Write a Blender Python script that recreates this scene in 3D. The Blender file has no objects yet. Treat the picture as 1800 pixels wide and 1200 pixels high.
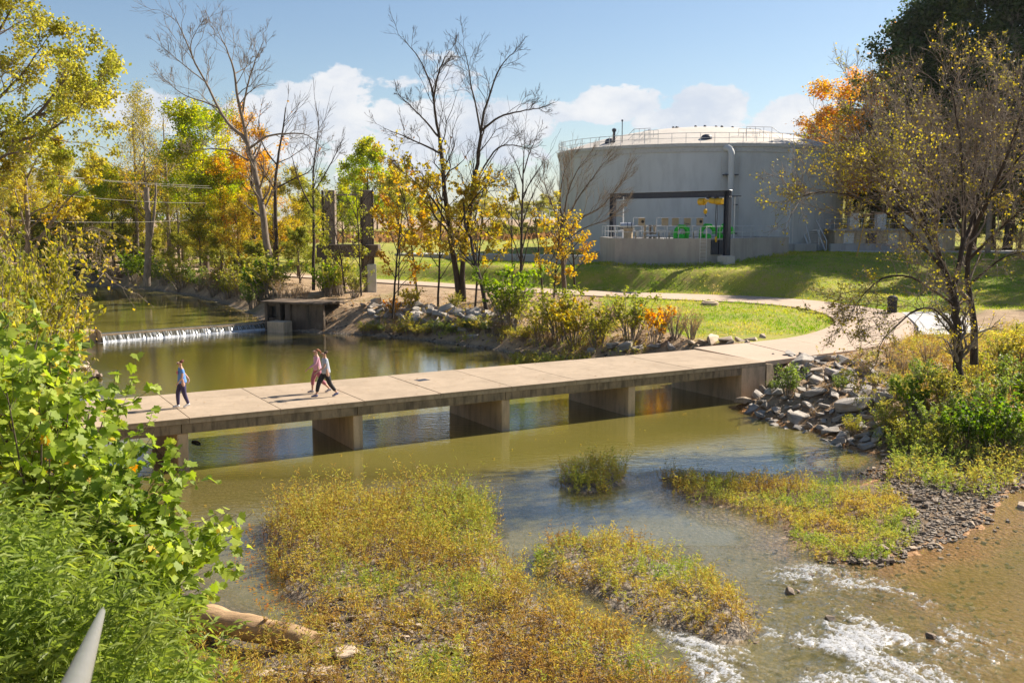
import bpy, bmesh, math, random
import numpy as np
from mathutils import Vector, Matrix

# ------------------------------------------------------------------ camera, sky, sun
S = bpy.context.scene
COL = S.collection
PI = math.pi
FPX, PITCH, CAMZ = 1750.0, math.radians(7.0), 8.4
cam = bpy.data.objects.new('camera', bpy.data.cameras.new('camera'))
COL.objects.link(cam)
cam.location = (0, 0, CAMZ)
cam.rotation_euler = (PI/2 - PITCH, 0, 0)
cam.data.sensor_width = 36.0
cam.data.lens = 36.0*FPX/1800
cam.data.clip_start = 0.1
cam.data.clip_end = 6000
cam.data.dof.use_dof = True
cam.data.dof.focus_distance = 40
cam.data.dof.aperture_fstop = 7.1
S.camera = cam

SUN_AZ, SUN_EL = math.radians(32), math.radians(38)       # azimuth counter-clockwise from +X
W = bpy.data.worlds.new('World'); S.world = W; W.use_nodes = True
S.view_settings.view_transform = 'Standard'
S.view_settings.look = 'None'
S.view_settings.exposure = 1.15
S.view_settings.gamma = 1.0
S.view_settings.use_curve_mapping = False
S.cycles.use_denoising = True
S.cycles.max_bounces = 8
S.cycles.transparent_max_bounces = 12
S.cycles.caustics_reflective = False
S.cycles.caustics_refractive = False

class NT:
    def __init__(s, tree): s.t = tree; s.n = tree.nodes; s.l = tree.links
    def node(s, typ, **kw):
        n = s.n.new(typ)
        for k, v in kw.items(): setattr(n, k, v)
        return n
    def link(s, a, b): s.l.new(a, b)
    def put(s, sock, v):
        if isinstance(v, bpy.types.NodeSocket): s.l.new(v, sock)
        elif v is not None: sock.default_value = v
    def math(s, op, a, b=None, c=None, clamp=False):
        n = s.n.new('ShaderNodeMath'); n.operation = op; n.use_clamp = clamp
        s.put(n.inputs[0], a)
        if b is not None: s.put(n.inputs[1], b)
        if c is not None: s.put(n.inputs[2], c)
        return n.outputs[0]
    def mix(s, f, a, b, mode='MIX'):
        n = s.n.new('ShaderNodeMix'); n.data_type = 'RGBA'; n.blend_type = mode; n.clamp_factor = True
        s.put(n.inputs[0], f)
        s.put(n.inputs[6], a if isinstance(a, bpy.types.NodeSocket) else (*a, 1))
        s.put(n.inputs[7], b if isinstance(b, bpy.types.NodeSocket) else (*b, 1))
        return n.outputs[2]
    def noise(s, vec, scale, detail=4, rough=.55, dist=0):
        n = s.n.new('ShaderNodeTexNoise'); n.inputs['Scale'].default_value = scale
        n.inputs['Detail'].default_value = detail; n.inputs['Roughness'].default_value = rough
        n.inputs['Distortion'].default_value = dist
        if vec is not None: s.link(vec, n.inputs['Vector'])
        return n.outputs['Fac']
    def voro(s, vec, scale, feature='F1', out='Distance'):
        n = s.n.new('ShaderNodeTexVoronoi'); n.feature = feature; n.inputs['Scale'].default_value = scale
        if vec is not None: s.link(vec, n.inputs['Vector'])
        return n.outputs[out]
    def ss(s, v, a, b):
        n = s.n.new('ShaderNodeMapRange'); n.interpolation_type = 'SMOOTHSTEP'
        s.put(n.inputs[0], v); n.inputs[1].default_value = a; n.inputs[2].default_value = b
        return n.outputs[0]
    def ramp(s, f, stops):
        n = s.n.new('ShaderNodeValToRGB'); s.put(n.inputs[0], f); e = n.color_ramp.elements
        while len(e) < len(stops): e.new(.5)
        for i, (p, c) in enumerate(stops): e[i].position = p; e[i].color = (*c, 1)
        return n.outputs[0]
    def attr(s, name):
        n = s.n.new('ShaderNodeAttribute'); n.attribute_name = name; return n.outputs['Fac']
    def obj(s): return s.n.new('ShaderNodeTexCoord').outputs['Object']
    def pos(s): return s.n.new('ShaderNodeNewGeometry').outputs['Position']
    def scale(s, vec, v):
        n = s.n.new('ShaderNodeMapping'); n.inputs['Scale'].default_value = v; s.link(vec, n.inputs[0]); return n.outputs[0]
    def bump(s, h, strength=.5, dist=.05, nrm=None):
        n = s.n.new('ShaderNodeBump'); n.inputs['Strength'].default_value = strength
        n.inputs['Distance'].default_value = dist; s.put(n.inputs['Height'], h)
        if nrm is not None: s.link(nrm, n.inputs['Normal'])
        return n.outputs[0]
    def bsdf(s, col, rough=.7, nrm=None, metal=0, spec=.5):
        n = s.n.new('ShaderNodeBsdfPrincipled')
        s.put(n.inputs['Base Color'], col if isinstance(col, bpy.types.NodeSocket) else (*col, 1))
        s.put(n.inputs['Roughness'], rough); n.inputs['Metallic'].default_value = metal
        n.inputs['Specular IOR Level'].default_value = spec
        if nrm is not None: s.link(nrm, n.inputs['Normal'])
        return n.outputs[0]
    def mixs(s, f, a, b):
        n = s.n.new('ShaderNodeMixShader'); s.put(n.inputs[0], f); s.link(a, n.inputs[1]); s.link(b, n.inputs[2]); return n.outputs[0]
    def out(s, sh):
        o = s.n.new('ShaderNodeOutputMaterial'); s.link(sh, o.inputs[0])

# sky: Nishita plus a low band of cumulus all round the horizon
def build_world():
    t = NT(W.node_tree); t.n.clear()
    sky = t.node('ShaderNodeTexSky', sky_type='NISHITA')
    sky.sun_disc = False
    sky.sun_elevation = SUN_EL
    sky.sun_rotation = PI/2 - SUN_AZ
    sky.altitude = 200; sky.air_density = 1.0; sky.dust_density = .6; sky.ozone_density = 2.2
    g = t.node('ShaderNodeTexCoord').outputs['Generated']
    sep = t.node('ShaderNodeSeparateXYZ'); t.link(g, sep.inputs[0])
    az = t.math('ARCTAN2', sep.outputs[0], sep.outputs[1])
    el = t.math('ARCSINE', sep.outputs[2])
    sc = t.scale(g, (1, 1, 1.7))
    n1 = t.noise(sc, 7.0, 9, .6, .15)
    n2 = t.noise(sc, 26, 6, .6)
    nn = t.math('ADD', t.math('MULTIPLY', n1, .72), t.math('MULTIPLY', n2, .28))
    # where the low cumulus puffs stand: azimuth, elevation, half widths (degrees)
    tot = None
    for a, e, wa, we in [(-11.2, 6.0, 4.8, 2.3), (-13.6, 5.2, 3.6, 2.2), (-5.0, 5.2, 5.6, 2.5), (-1.0, 4.8, 3.4, 2.4),
                         (5.4, 6.3, 3.2, 1.25), (11.5, 5.9, 2.7, 1.3), (15.0, 5.4, 2.6, 1.6), (-19.5, 5.8, 3.0, 1.7), (9, 5.4, 3, .8),
                         (40, 6, 7, 2.0), (-38, 6, 6, 2), (62, 5.5, 5, 1.6), (-60, 7, 8, 2), (95, 6, 9, 2), (-95, 6, 9, 2), (130, 7, 9, 2), (-130, 6, 9, 2), (170, 7, 9, 2)]:
        da = t.math('DIVIDE', t.math('SUBTRACT', az, math.radians(a)), math.radians(wa))
        de = t.math('DIVIDE', t.math('SUBTRACT', el, math.radians(e)), math.radians(we))
        q = t.math('ADD', t.math('MULTIPLY', da, da), t.math('MULTIPLY', de, de))
        v = t.math('EXPONENT', t.math('MULTIPLY', q, -1.0))
        tot = v if tot is None else t.math('MAXIMUM', tot, v)
    dens = t.math('ADD', t.math('MULTIPLY', tot, .60), t.math('ADD', t.math('MULTIPLY', t.math('SUBTRACT', nn, .5), 1.9), .5))
    m = t.ss(dens, .77, .85)
    m = t.math('MULTIPLY', m, .93)
    # thin veil of haze cloud along the horizon
    veil = t.math('MULTIPLY', t.ss(el, math.radians(11), math.radians(0)), t.math('MULTIPLY', t.ss(n1, .3, .75), .36))
    inner = t.ss(t.noise(sc, 15, 7, .6), .3, .7)
    ccol = t.mix(inner, (5.4, 5.9, 6.8), (7.6, 7.6, 7.7))
    c = t.mix(veil, sky.outputs[0], (5.2, 6.2, 7.3))
    c = t.mix(m, c, ccol)
    bg = t.node('ShaderNodeBackground'); t.link(c, bg.inputs[0]); bg.inputs[1].default_value = .056
    o = t.node('ShaderNodeOutputWorld'); t.link(bg.outputs[0], o.inputs[0])
build_world()

sl = bpy.data.lights.new('sun', 'SUN'); sun = bpy.data.objects.new('sun', sl); COL.objects.link(sun)
sl.energy = 5.0; sl.angle = math.radians(.5); sl.color = (1, .90, .76)
sd = Vector((math.cos(SUN_AZ)*math.cos(SUN_EL), math.sin(SUN_AZ)*math.cos(SUN_EL), math.sin(SUN_EL)))
sun.rotation_euler = sd.to_track_quat('Z', 'Y').to_euler()
sun.location = sd*200

# ------------------------------------------------------------------ helpers
def ray(px, py):
    u = (px-900)/FPX; v = (600-py)/FPX
    return np.array([u, math.cos(PITCH)+v*math.sin(PITCH), -math.sin(PITCH)+v*math.cos(PITCH)])
def at(px, py, z):
    r = ray(px, py); t = (z-CAMZ)/r[2]; return np.array([r[0]*t, r[1]*t, z])
def ay(px, py, Y):
    r = ray(px, py); t = Y/r[1]; return np.array([r[0]*t, Y, CAMZ+r[2]*t])

def tag(o, label=None, cat=None, group=None, kind=None):
    if label: o['label'] = label
    if cat: o['category'] = cat
    if group: o['group'] = group
    if kind: o['kind'] = kind
    return o
def empty(name, loc=(0, 0, 0), rz=0, **kw):
    o = bpy.data.objects.new(name, None); COL.objects.link(o)
    o.location = loc; o.rotation_euler = (0, 0, rz); o.empty_display_size = .2
    return tag(o, **kw)
def link(name, me, mat=None, parent=None, loc=None, rot=None, scl=None):
    o = bpy.data.objects.new(name, me); COL.objects.link(o)
    if mat is not None and not me.materials: me.materials.append(mat)
    if parent is not None: o.parent = parent
    if loc is not None: o.location = loc
    if rot is not None: o.rotation_euler = rot
    if scl is not None: o.scale = scl
    return o
def copy_tree(o, parent=None):
    c = o.copy(); COL.objects.link(c)
    if parent is not None: c.parent = parent
    for ch in [x for x in o.children]: copy_tree(ch, c)
    return c

def npmesh(name, V, F, smooth=False, attrs=None):
    """V (n,3) float, F (m,k) int, all faces with k corners; or a list of such arrays"""
    Fs = F if isinstance(F, list) else [F]
    Fs = [np.asarray(f) for f in Fs if len(f)]
    me = bpy.data.meshes.new(name)
    V = np.asarray(V, dtype=np.float32)
    me.vertices.add(len(V)); me.vertices.foreach_set('co', V.ravel())
    idx = np.concatenate([f.ravel() for f in Fs]).astype(np.int32)
    sizes = np.concatenate([np.full(len(f), f.shape[1]) for f in Fs])
    st = np.concatenate([[0], np.cumsum(sizes)[:-1]]).astype(np.int32)
    me.loops.add(len(idx)); me.loops.foreach_set('vertex_index', idx)
    me.polygons.add(len(sizes)); me.polygons.foreach_set('loop_start', st)
    try: me.polygons.foreach_set('loop_total', sizes.astype(np.int32))
    except Exception: pass
    me.update(calc_edges=True)
    me.polygons.foreach_set('use_smooth', np.full(len(sizes), smooth))
    if attrs:
        for k, a in attrs.items():
            at_ = me.attributes.new(k, 'FLOAT', 'POINT'); at_.data.foreach_set('value', np.asarray(a, dtype=np.float32))
    me.validate()
    return me

class MB:
    """collects simple solids into one mesh"""
    def __init__(s): s.v = []; s.f = []; s.n = 0
    def add(s, V, F):
        s.v += [tuple(map(float, p)) for p in V]; s.f += [tuple(int(i)+s.n for i in f) for f in F]; s.n += len(V); return s
    def box(s, c, d, rz=0, M=None):
        cx, cy, cz = c; hx, hy, hz = d[0]/2, d[1]/2, d[2]/2
        P = [(x, y, z) for z in (-hz, hz) for y in (-hy, hy) for x in (-hx, hx)]
        ca, sa = math.cos(rz), math.sin(rz)
        if M is not None: P = [tuple(M @ Vector(p)) for p in P]
        P = [(x*ca-y*sa+cx, x*sa+y*ca+cy, z+cz) for x, y, z in P]
        return s.add(P, [(0, 2, 3, 1), (4, 5, 7, 6), (0, 1, 5, 4), (2, 6, 7, 3), (0, 4, 6, 2), (1, 3, 7, 5)])
    def prism(s, pts, z0, z1):
        n = len(pts)
        zz0 = z0 if hasattr(z0, '__len__') else [z0]*n
        zz1 = z1 if hasattr(z1, '__len__') else [z1]*n
        V = [(p[0], p[1], zz0[i]) for i, p in enumerate(pts)] + [(p[0], p[1], zz1[i]) for i, p in enumerate(pts)]
        F = [tuple(range(n-1, -1, -1)), tuple(range(n, 2*n))] + [(i, (i+1) % n, n+(i+1) % n, n+i) for i in range(n)]
        return s.add(V, F)
    def tube(s, pts, r, m=8, cap=True):
        pts = [Vector([float(c) for c in p]) for p in pts]; n = len(pts)
        rr = r if hasattr(r, '__len__') else [r]*n
        V = []; a = None
        for i, p in enumerate(pts):
            t = (pts[min(i+1, n-1)]-pts[max(i-1, 0)]).normalized()
            if a is None: a = t.orthogonal().normalized()
            else:
                a = (a - t*a.dot(t))
                a = a.normalized() if a.length > 1e-5 else t.orthogonal().normalized()
            b = t.cross(a)
            for k in range(m):
                w = 2*PI*k/m; V.append(p+(a*math.cos(w)+b*math.sin(w))*rr[i])
        F = [(i*m+k, i*m+(k+1) % m, (i+1)*m+(k+1) % m, (i+1)*m+k) for i in range(n-1) for k in range(m)]
        if cap: F += [tuple(range(m-1, -1, -1)), tuple(range((n-1)*m, n*m))]
        return s.add(V, F)
    def lathe(s, c, prof, m=16, cap=True):
        V = []
        for r, z in prof:
            for k in range(m):
                w = 2*PI*k/m; V.append((c[0]+r*math.cos(w), c[1]+r*math.sin(w), c[2]+z))
        n = len(prof)
        F = [(i*m+k, i*m+(k+1) % m, (i+1)*m+(k+1) % m, (i+1)*m+k) for i in range(n-1) for k in range(m)]
        if cap: F += [tuple(range(m-1, -1, -1)), tuple(range((n-1)*m, n*m))]
        return s.add(V, F)
    def mesh(s, name, smooth=False):
        me = bpy.data.meshes.new(name); me.from_pydata(s.v, [], s.f); me.update()
        bm = bmesh.new(); bm.from_mesh(me); bmesh.ops.recalc_face_normals(bm, faces=bm.faces); bm.to_mesh(me); bm.free()
        if smooth:
            me.polygons.foreach_set('use_smooth', [True]*len(me.polygons))
            try: me.set_sharp_from_angle(angle=math.radians(40))
            except Exception: pass
        return me
    def build(s, name, mat, parent=None, smooth=False, **kw):
        return link(name, s.mesh(name, smooth), mat, parent, **kw)

def bevel(o, w, seg=2):
    m = o.modifiers.new('edge_wear', 'BEVEL'); m.width = w; m.segments = seg; m.limit_method = 'ANGLE'; return o

# numpy value noise
def _h(ix, iy, seed):
    n = (ix.astype(np.int64)*374761393 + iy.astype(np.int64)*668265263 + seed*1442695041) & 0xffffffff
    n = ((n ^ (n >> 13))*1274126177) & 0xffffffff
    return ((n ^ (n >> 16)) & 0xffff)/65535.0
def vnoise(x, y, seed=0):
    ix = np.floor(x); iy = np.floor(y); fx = x-ix; fy = y-iy
    fx = fx*fx*(3-2*fx); fy = fy*fy*(3-2*fy)
    a = _h(ix, iy, seed); b = _h(ix+1, iy, seed); c = _h(ix, iy+1, seed); d = _h(ix+1, iy+1, seed)
    return a+(b-a)*fx+(c-a)*fy+(a-b-c+d)*fx*fy
def fbm(x, y, oc=4, seed=0):
    r = 0; a = .5; t = 0
    for i in range(oc): r = r+a*vnoise(x, y, seed+i*17); t += a; a *= .5; x = x*2.03; y = y*2.03
    return r/t
def sstep(x, a, b):
    t = np.clip((x-a)/(b-a), 0, 1); return t*t*(3-2*t)

# ------------------------------------------------------------------ materials
def newmat(name):
    m = bpy.data.materials.new(name); m.use_nodes = True; m.node_tree.nodes.clear(); return m, NT(m.node_tree)
def surf(name, c1, c2=None, rough=.8, scale=3, bump=.3, bdist=.02, metal=0, spec=.4, fine=None, stretch=(1, 1, 1), world=False, dirt=None):
    m, t = newmat(name); v = t.pos() if world else t.obj()
    v = t.scale(v, stretch)
    c2 = c2 or tuple(x*.75 for x in c1)
    n = t.noise(v, scale, 8, .62)
    f = t.noise(v, fine or scale*9, 5, .6)
    col = t.mix(t.ss(n, .3, .7), c1, c2)
    col = t.mix(t.math('MULTIPLY', t.ss(f, .4, .75), .35), col, tuple(x*.6 for x in c2))
    if dirt: col = t.mix(t.math('MULTIPLY', t.ss(t.noise(v, scale*.35, 6, .7), .5, .72), .7), col, dirt)
    b = t.bump(t.math('ADD', t.math('MULTIPLY', n, .5), t.math('MULTIPLY', f, .5)), bump, bdist)
    t.out(t.bsdf(col, rough, b, metal, spec)); return m
def leafmat(name, stops, trans=.45, rough=.5, spec=.3, gain=1.55):
    stops = [(p, tuple(min(x*gain, .72) for x in c)) for p, c in stops]
    m, t = newmat(name)
    a = t.attr('rnd')
    oi = t.node('ShaderNodeObjectInfo').outputs['Random']
    f = t.math('ADD', a, t.math('MULTIPLY', t.math('SUBTRACT', oi, .5), .16), clamp=True)
    col = t.ramp(f, stops)
    nz = t.noise(t.obj(), 1.3, 3)
    col = t.mix(t.math('MULTIPLY', t.ss(nz, .35, .7), .3), col, t.mix(.5, col, (.2, .12, .02)))
    d = t.bsdf(col, rough, None, 0, spec)
    tr = t.node('ShaderNodeBsdfTranslucent')
    hs = t.node('ShaderNodeHueSaturation'); hs.inputs['Value'].default_value = 1.65; hs.inputs['Saturation'].default_value = 1.1
    t.link(col, hs.inputs['Color']); t.link(hs.outputs[0], tr.inputs[0])
    t.out(t.mixs(trans, d, tr.outputs[0])); return m

MAT = {}
def concrete(name, c1, c2, stain, streak=0, sc=1.2):
    m, t = newmat(name); v = t.obj()
    n = t.noise(v, sc, 8, .65); f = t.noise(v, sc*22, 4, .6); g = t.noise(t.scale(v, (1, 1, .18)), sc*4.5, 6, .6)
    col = t.mix(t.ss(n, .3, .72), c1, c2)
    col = t.mix(t.math('MULTIPLY', t.ss(f, .5, .8), .5), col, tuple(x*.65 for x in c2))
    if streak: col = t.mix(t.math('MULTIPLY', t.ss(g, .42, .68), streak), col, stain)
    b = t.bump(t.math('ADD', t.math('MULTIPLY', n, .4), f), .35, .012)
    t.out(t.bsdf(col, .88, b, 0, .3)); MAT[name] = m; return m
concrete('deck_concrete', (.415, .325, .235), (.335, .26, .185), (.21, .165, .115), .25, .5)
concrete('path_concrete', (.48, .37, .28), (.41, .315, .24), (.34, .27, .19), .12, .35)
concrete('new_concrete', (.50, .49, .475), (.45, .44, .425), (.36, .35, .33), .1, .4)
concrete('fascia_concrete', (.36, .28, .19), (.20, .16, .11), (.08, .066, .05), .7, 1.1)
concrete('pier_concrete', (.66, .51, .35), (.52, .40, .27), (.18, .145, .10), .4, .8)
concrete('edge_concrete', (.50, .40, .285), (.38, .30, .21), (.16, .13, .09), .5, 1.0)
concrete('old_concrete', (.20, .145, .10), (.10, .075, .055), (.03, .026, .02), .7, .5)
concrete('weir_concrete', (.50, .36, .22), (.38, .27, .165), (.16, .12, .08), .3, .6)
concrete('pit_concrete', (.44, .415, .385), (.37, .35, .33), (.25, .23, .22), .4, .35)
MAT['tank_paint'] = surf('tank_paint', (.575, .59, .585), (.52, .535, .53), .55, .12, .05, .01, fine=1.1, stretch=(1, 1, .3))
MAT['tank_trim'] = surf('tank_trim', (.54, .54, .52), (.48, .48, .465), .6, .5, .1)
MAT['dome_paint'] = surf('dome_paint', (.58, .53, .47), (.52, .475, .42), .7, .15, .1)
MAT['galv'] = surf('galv', (.55, .56, .57), (.45, .46, .47), .38, 3, .1, metal=.6)
MAT['rail_paint'] = surf('rail_paint', (.60, .61, .62), (.5, .51, .52), .45, 3, .05)
MAT['steel_dark'] = surf('steel_dark', (.035, .045, .072), (.028, .035, .055), .5, 2, .1)
MAT['steel_black'] = surf('steel_black', (.012, .012, .013), (.02, .02, .02), .45, 5, .1)
MAT['hoist_yellow'] = surf('hoist_yellow', (.75, .47, .015), (.62, .36, .01), .4, 4, .1)
MAT['pump_green'] = surf('pump_green', (.03, .62, .04), (.025, .5, .03), .35, 4, .1)
MAT['beige'] = surf('beige', (.50, .40, .27), (.42, .34, .23), .6, 3, .1)
MAT['rail_grey'] = surf('rail_grey', (.34, .34, .33), (.27, .27, .26), .4, 30, .15, .002, metal=.5)
MAT['white_metal'] = surf('white_metal', (.74, .74, .72), (.66, .66, .65), .45, 3, .05)
MAT['wood_pole'] = surf('wood_pole', (.26, .185, .13), (.15, .105, .075), .9, 3, .5, stretch=(4, 4, .5))
MAT['bark'] = surf('bark', (.165, .125, .09), (.085, .063, .046), .95, 5, .7, .03, stretch=(2, 2, .6), world=True)
MAT['bark_pale'] = surf('bark_pale', (.30, .245, .19), (.16, .125, .095), .95, 3, .6, .03, stretch=(2, 2, .6), world=True)
MAT['bark_dark'] = surf('bark_dark', (.085, .062, .046), (.045, .034, .026), .95, 5, .7, .03, stretch=(2, 2, .6), world=True)
MAT['twig'] = surf('twig', (.32, .26, .20), (.20, .16, .125), .9, 6, .3, world=True)
MAT['log'] = surf('log', (.52, .35, .19), (.38, .245, .13), .85, 3.0, 1.0, .03, stretch=(.35, 3, 3), dirt=(.12, .075, .04))
MAT['rock_grey'] = surf('rock_grey', (.46, .415, .365), (.26, .235, .21), .9, 2.2, .8, .05, stretch=(1, 1, 2.6), dirt=(.36, .26, .16))
MAT['rock_tan'] = surf('rock_tan', (.58, .465, .345), (.40, .31, .22), .9, 2.5, .8, .04, stretch=(1, 1, 2.2), dirt=(.16, .115, .075))
MAT['rock_dark'] = surf('rock_dark', (.32, .24, .175), (.17, .125, .09), .7, 4, .8, .04, dirt=(.24, .17, .11))
MAT['foam'] = surf('foam', (.7, .7, .7), (.6, .6, .6), .5, 8, .6, .03)
MAT['orange_wood'] = surf('orange_wood', (.55, .33, .05), (.45, .25, .04), .6, 4, .1)
MAT['dark_gap'] = surf('dark_gap', (.02, .018, .015), (.015, .013, .012), .9)
MAT['wire'] = surf('wire', (.30, .28, .25), (.25, .24, .22), .6)

Y_ = [(0, (.055, .12, .012)), (.3, (.13, .19, .016)), (.55, (.30, .27, .02)), (.8, (.42, .29, .02)), (1, (.36, .14, .015))]
MAT['leaf_green'] = leafmat('leaf_green', [(0, (.055, .10, .012)), (.4, (.12, .17, .016)), (.75, (.21, .235, .02)), (1, (.33, .27, .025))], gain=1.75, trans=.58)
MAT['leaf_yellowgreen'] = leafmat('leaf_yellowgreen', [(0, (.07, .10, .010)), (.4, (.175, .175, .03)), (.75, (.30, .255, .045)), (1, (.40, .27, .04))], trans=.56, gain=1.72)
MAT['leaf_yellow'] = leafmat('leaf_yellow', [(0, (.13, .14, .02)), (.4, (.31, .26, .035)), (.75, (.44, .29, .04)), (1, (.36, .16, .03))], gain=1.35, trans=.5)
MAT['leaf_orange'] = leafmat('leaf_orange', [(0, (.16, .12, .012)), (.4, (.40, .22, .016)), (.75, (.45, .16, .016)), (1, (.30, .09, .02))], trans=.6)
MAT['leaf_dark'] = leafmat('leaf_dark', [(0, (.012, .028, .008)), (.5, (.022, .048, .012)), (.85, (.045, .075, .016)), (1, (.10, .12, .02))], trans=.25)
MAT['leaf_brown'] = leafmat('leaf_brown', [(0, (.24, .165, .07)), (.5, (.19, .115, .05)), (1, (.11, .06, .035))])
MAT['leaf_weed'] = leafmat('leaf_weed', [(0, (.13, .19, .035)), (.25, (.25, .27, .055)), (.5, (.32, .26, .06)), (.72, (.27, .165, .045)), (1, (.12, .075, .042))], trans=.42, gain=1.5)
MAT['leaf_syc'] = leafmat('leaf_syc', [(0, (.07, .12, .018)), (.45, (.18, .235, .03)), (.8, (.32, .35, .06)), (.93, (.42, .32, .035)), (1, (.36, .13, .015))], trans=.46, rough=.52, spec=.3, gain=1.55)
MAT['leaf_willow'] = leafmat('leaf_willow', [(0, (.07, .11, .02)), (.5, (.17, .22, .04)), (.85, (.30, .32, .06)), (1, (.44, .34, .04))], trans=.45, rough=.5, gain=1.45)
MAT['grass'] = leafmat('grass', [(0, (.08, .16, .014)), (.4, (.17, .23, .022)), (.75, (.30, .28, .045)), (1, (.36, .27, .12))], trans=.4, gain=1.6)
# ------------------------------------------------------------------ lie of the land
def pxp(L, z): return [tuple(at(a, b, z)[:2]) for a, b in L]
ISL_BIG = pxp([(468, 925), (560, 897), (700, 893), (790, 885), (850, 893), (862, 935), (880, 995), (925, 1052), (1000, 1092), (1072, 1120), (1135, 1158), (1185, 1215), (1240, 1330)], 0) + [(-4, 13), (-5.2, 17.5)] + pxp([(565, 1098), (535, 1075), (505, 1040), (490, 985)], 0)
ISL_TWO = pxp([(935, 975), (1000, 962), (1080, 962), (1180, 985), (1260, 1028), (1308, 1075), (1318, 1120), (1255, 1128), (1150, 1088), (1050, 1050), (955, 1008)], 0)
ISL_SMALL = pxp([(985, 848), (1020, 835), (1095, 832), (1085, 852), (1050, 868), (1010, 865)], 0)
BAR_UP = pxp([(1545, 838), (1480, 852), (1380, 850), (1300, 845), (1190, 836), (1158, 842)], 0)
BAR_LO = pxp([(1165, 856), (1210, 882), (1300, 903), (1370, 920), (1392, 958), (1440, 985), (1530, 992), (1640, 962), (1720, 930), (1765, 872), (1815, 850)], 0)
LP = ([(-17.3, 75.2), (-15.8, 74.2), (-9.9, 71.8), (-5.5, 68.4), (-1.1, 63.9), (3.4, 59.4), (7.2, 56), (9.4, 53.5), (9.3, 50), (11.2, 45.3), (10.2, 44.2), (10.5, 41.6), (12.2, 38.8), (12.5, 35.8), (13.5, 35.0)]
      + BAR_UP + BAR_LO + [(24, 33), (70, 30), (70, -20), (2, -20), (1, 4), (-.6, 9), (-3.4, 13), (-5.6, 18.2), (-6.6, 20.2), (-8.5, 22), (-11, 25), (-14, 29), (-16, 33), (-18, 38), (-20.5, 45), (-22.5, 52), (-27, 61), (-31, 66), (-28.6, 68.6), (-19.2, 76.8)])
UP = [(-33, 66.3), (-29.2, 67.9), (-19.2, 76.8)] + pxp([(447, 556), (432, 546), (400, 535), (345, 521), (290, 513), (245, 507), (190, 504), (120, 502), (60, 502)], .55) + [(-76, 112), (-70, 98), (-55, 90), (-43, 80), (-37, 72)]
EDGES = [((1219, 611), (1340, 636), 1.79), ((1330, 601), (1430, 625), 1.8), ((1400, 592), (1520, 613), 1.82), ((1445, 580), (1595, 594), 1.88), ((1466, 568), (1625, 575), 1.93), ((1458, 556), (1610, 557), 2.0), ((1425, 545), (1540, 543), 2.08),
         ((1370, 537), (1450, 530.5), 2.15), ((1290, 531), (1340, 522), 2.2), ((1200, 527), (1225, 517.5), 2.25), ((1100, 522.5), (1100, 513.5), 2.28), ((1000, 518), (985, 509), 2.3), ((900, 512), (880, 504), 2.3), ((800, 505.5), (775, 497.5), 2.32), ((700, 499), (670, 491.5), 2.35), ((600, 492), (560, 485.5), 2.4)]
def catmull(P, n):
    P = np.array(P, float); Q = np.vstack([2*P[0]-P[1], P, 2*P[-1]-P[-2]]); out = []
    m = len(P)-1
    for s in np.linspace(0, m, n):
        i = min(int(s), m-1); t = s-i
        a, b, c, d = Q[i], Q[i+1], Q[i+2], Q[i+3]
        out.append(.5*((2*b)+(-a+c)*t+(2*a-5*b+4*c-d)*t*t+(-a+3*b-3*c+d)*t**3))
    return np.array(out)
def mid_path():
    """the two edges of the path and its centre line, in metres"""
    a = [np.array([*at(*p, z)[:2], z]) for p, q, z in EDGES]; b = [np.array([*at(*q, z)[:2], z]) for p, q, z in EDGES]
    d = (a[-1]+b[-1]-a[-3]-b[-3])/4
    for k in (3, 8, 16): a.append(a[len(EDGES)-1]+d*k*.55+np.array([0, 0, .03*k-d[2]*k*.55])); b.append(b[len(EDGES)-1]+d*k*.55+np.array([0, 0, .03*k-d[2]*k*.55]))
    return catmull(a, 420), catmull(b, 420)
PL_, PR_ = mid_path(); PC = (PL_+PR_)/2; PHW = np.linalg.norm((PL_-PR_)[:, :2], axis=1)/2
PW = 2.35
def pathd(x, y):
    """distance to the centre line, less where the path is wider, so that PW is its edge everywhere"""
    best = np.full(x.shape, 1e9)
    for q, h_ in zip(PC[::4], PHW[::4]): best = np.minimum(best, np.hypot(x-q[0], y-q[1])-(h_-PW))
    return best

def inpoly(x, y, poly):
    P = np.array(poly); c = np.zeros(x.shape, bool); j = len(P)-1
    for i in range(len(P)):
        xi, yi = P[i]; xj, yj = P[j]
        with np.errstate(divide='ignore', invalid='ignore'):
            c ^= ((yi > y) != (yj > y)) & (x < (xj-xi)*(y-yi)/(yj-yi+1e-12)+xi)
        j = i
    return c
def polydist(x, y, poly, closed=True):
    P = np.array(poly)[:, :2]; d = np.full(x.shape, 1e9); n = len(P)
    for i in range(n if closed else n-1):
        a, b = P[i], P[(i+1) % n]; e = b-a; L = (e*e).sum()+1e-12
        t = np.clip(((x-a[0])*e[0]+(y-a[1])*e[1])/L, 0, 1)
        d = np.minimum(d, np.hypot(x-a[0]-t*e[0], y-a[1]-t*e[1]))
    return d
def sdist(x, y, poly):
    d = polydist(x, y, poly); return np.where(inpoly(x, y, poly), -d, d)   # negative inside

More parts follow.
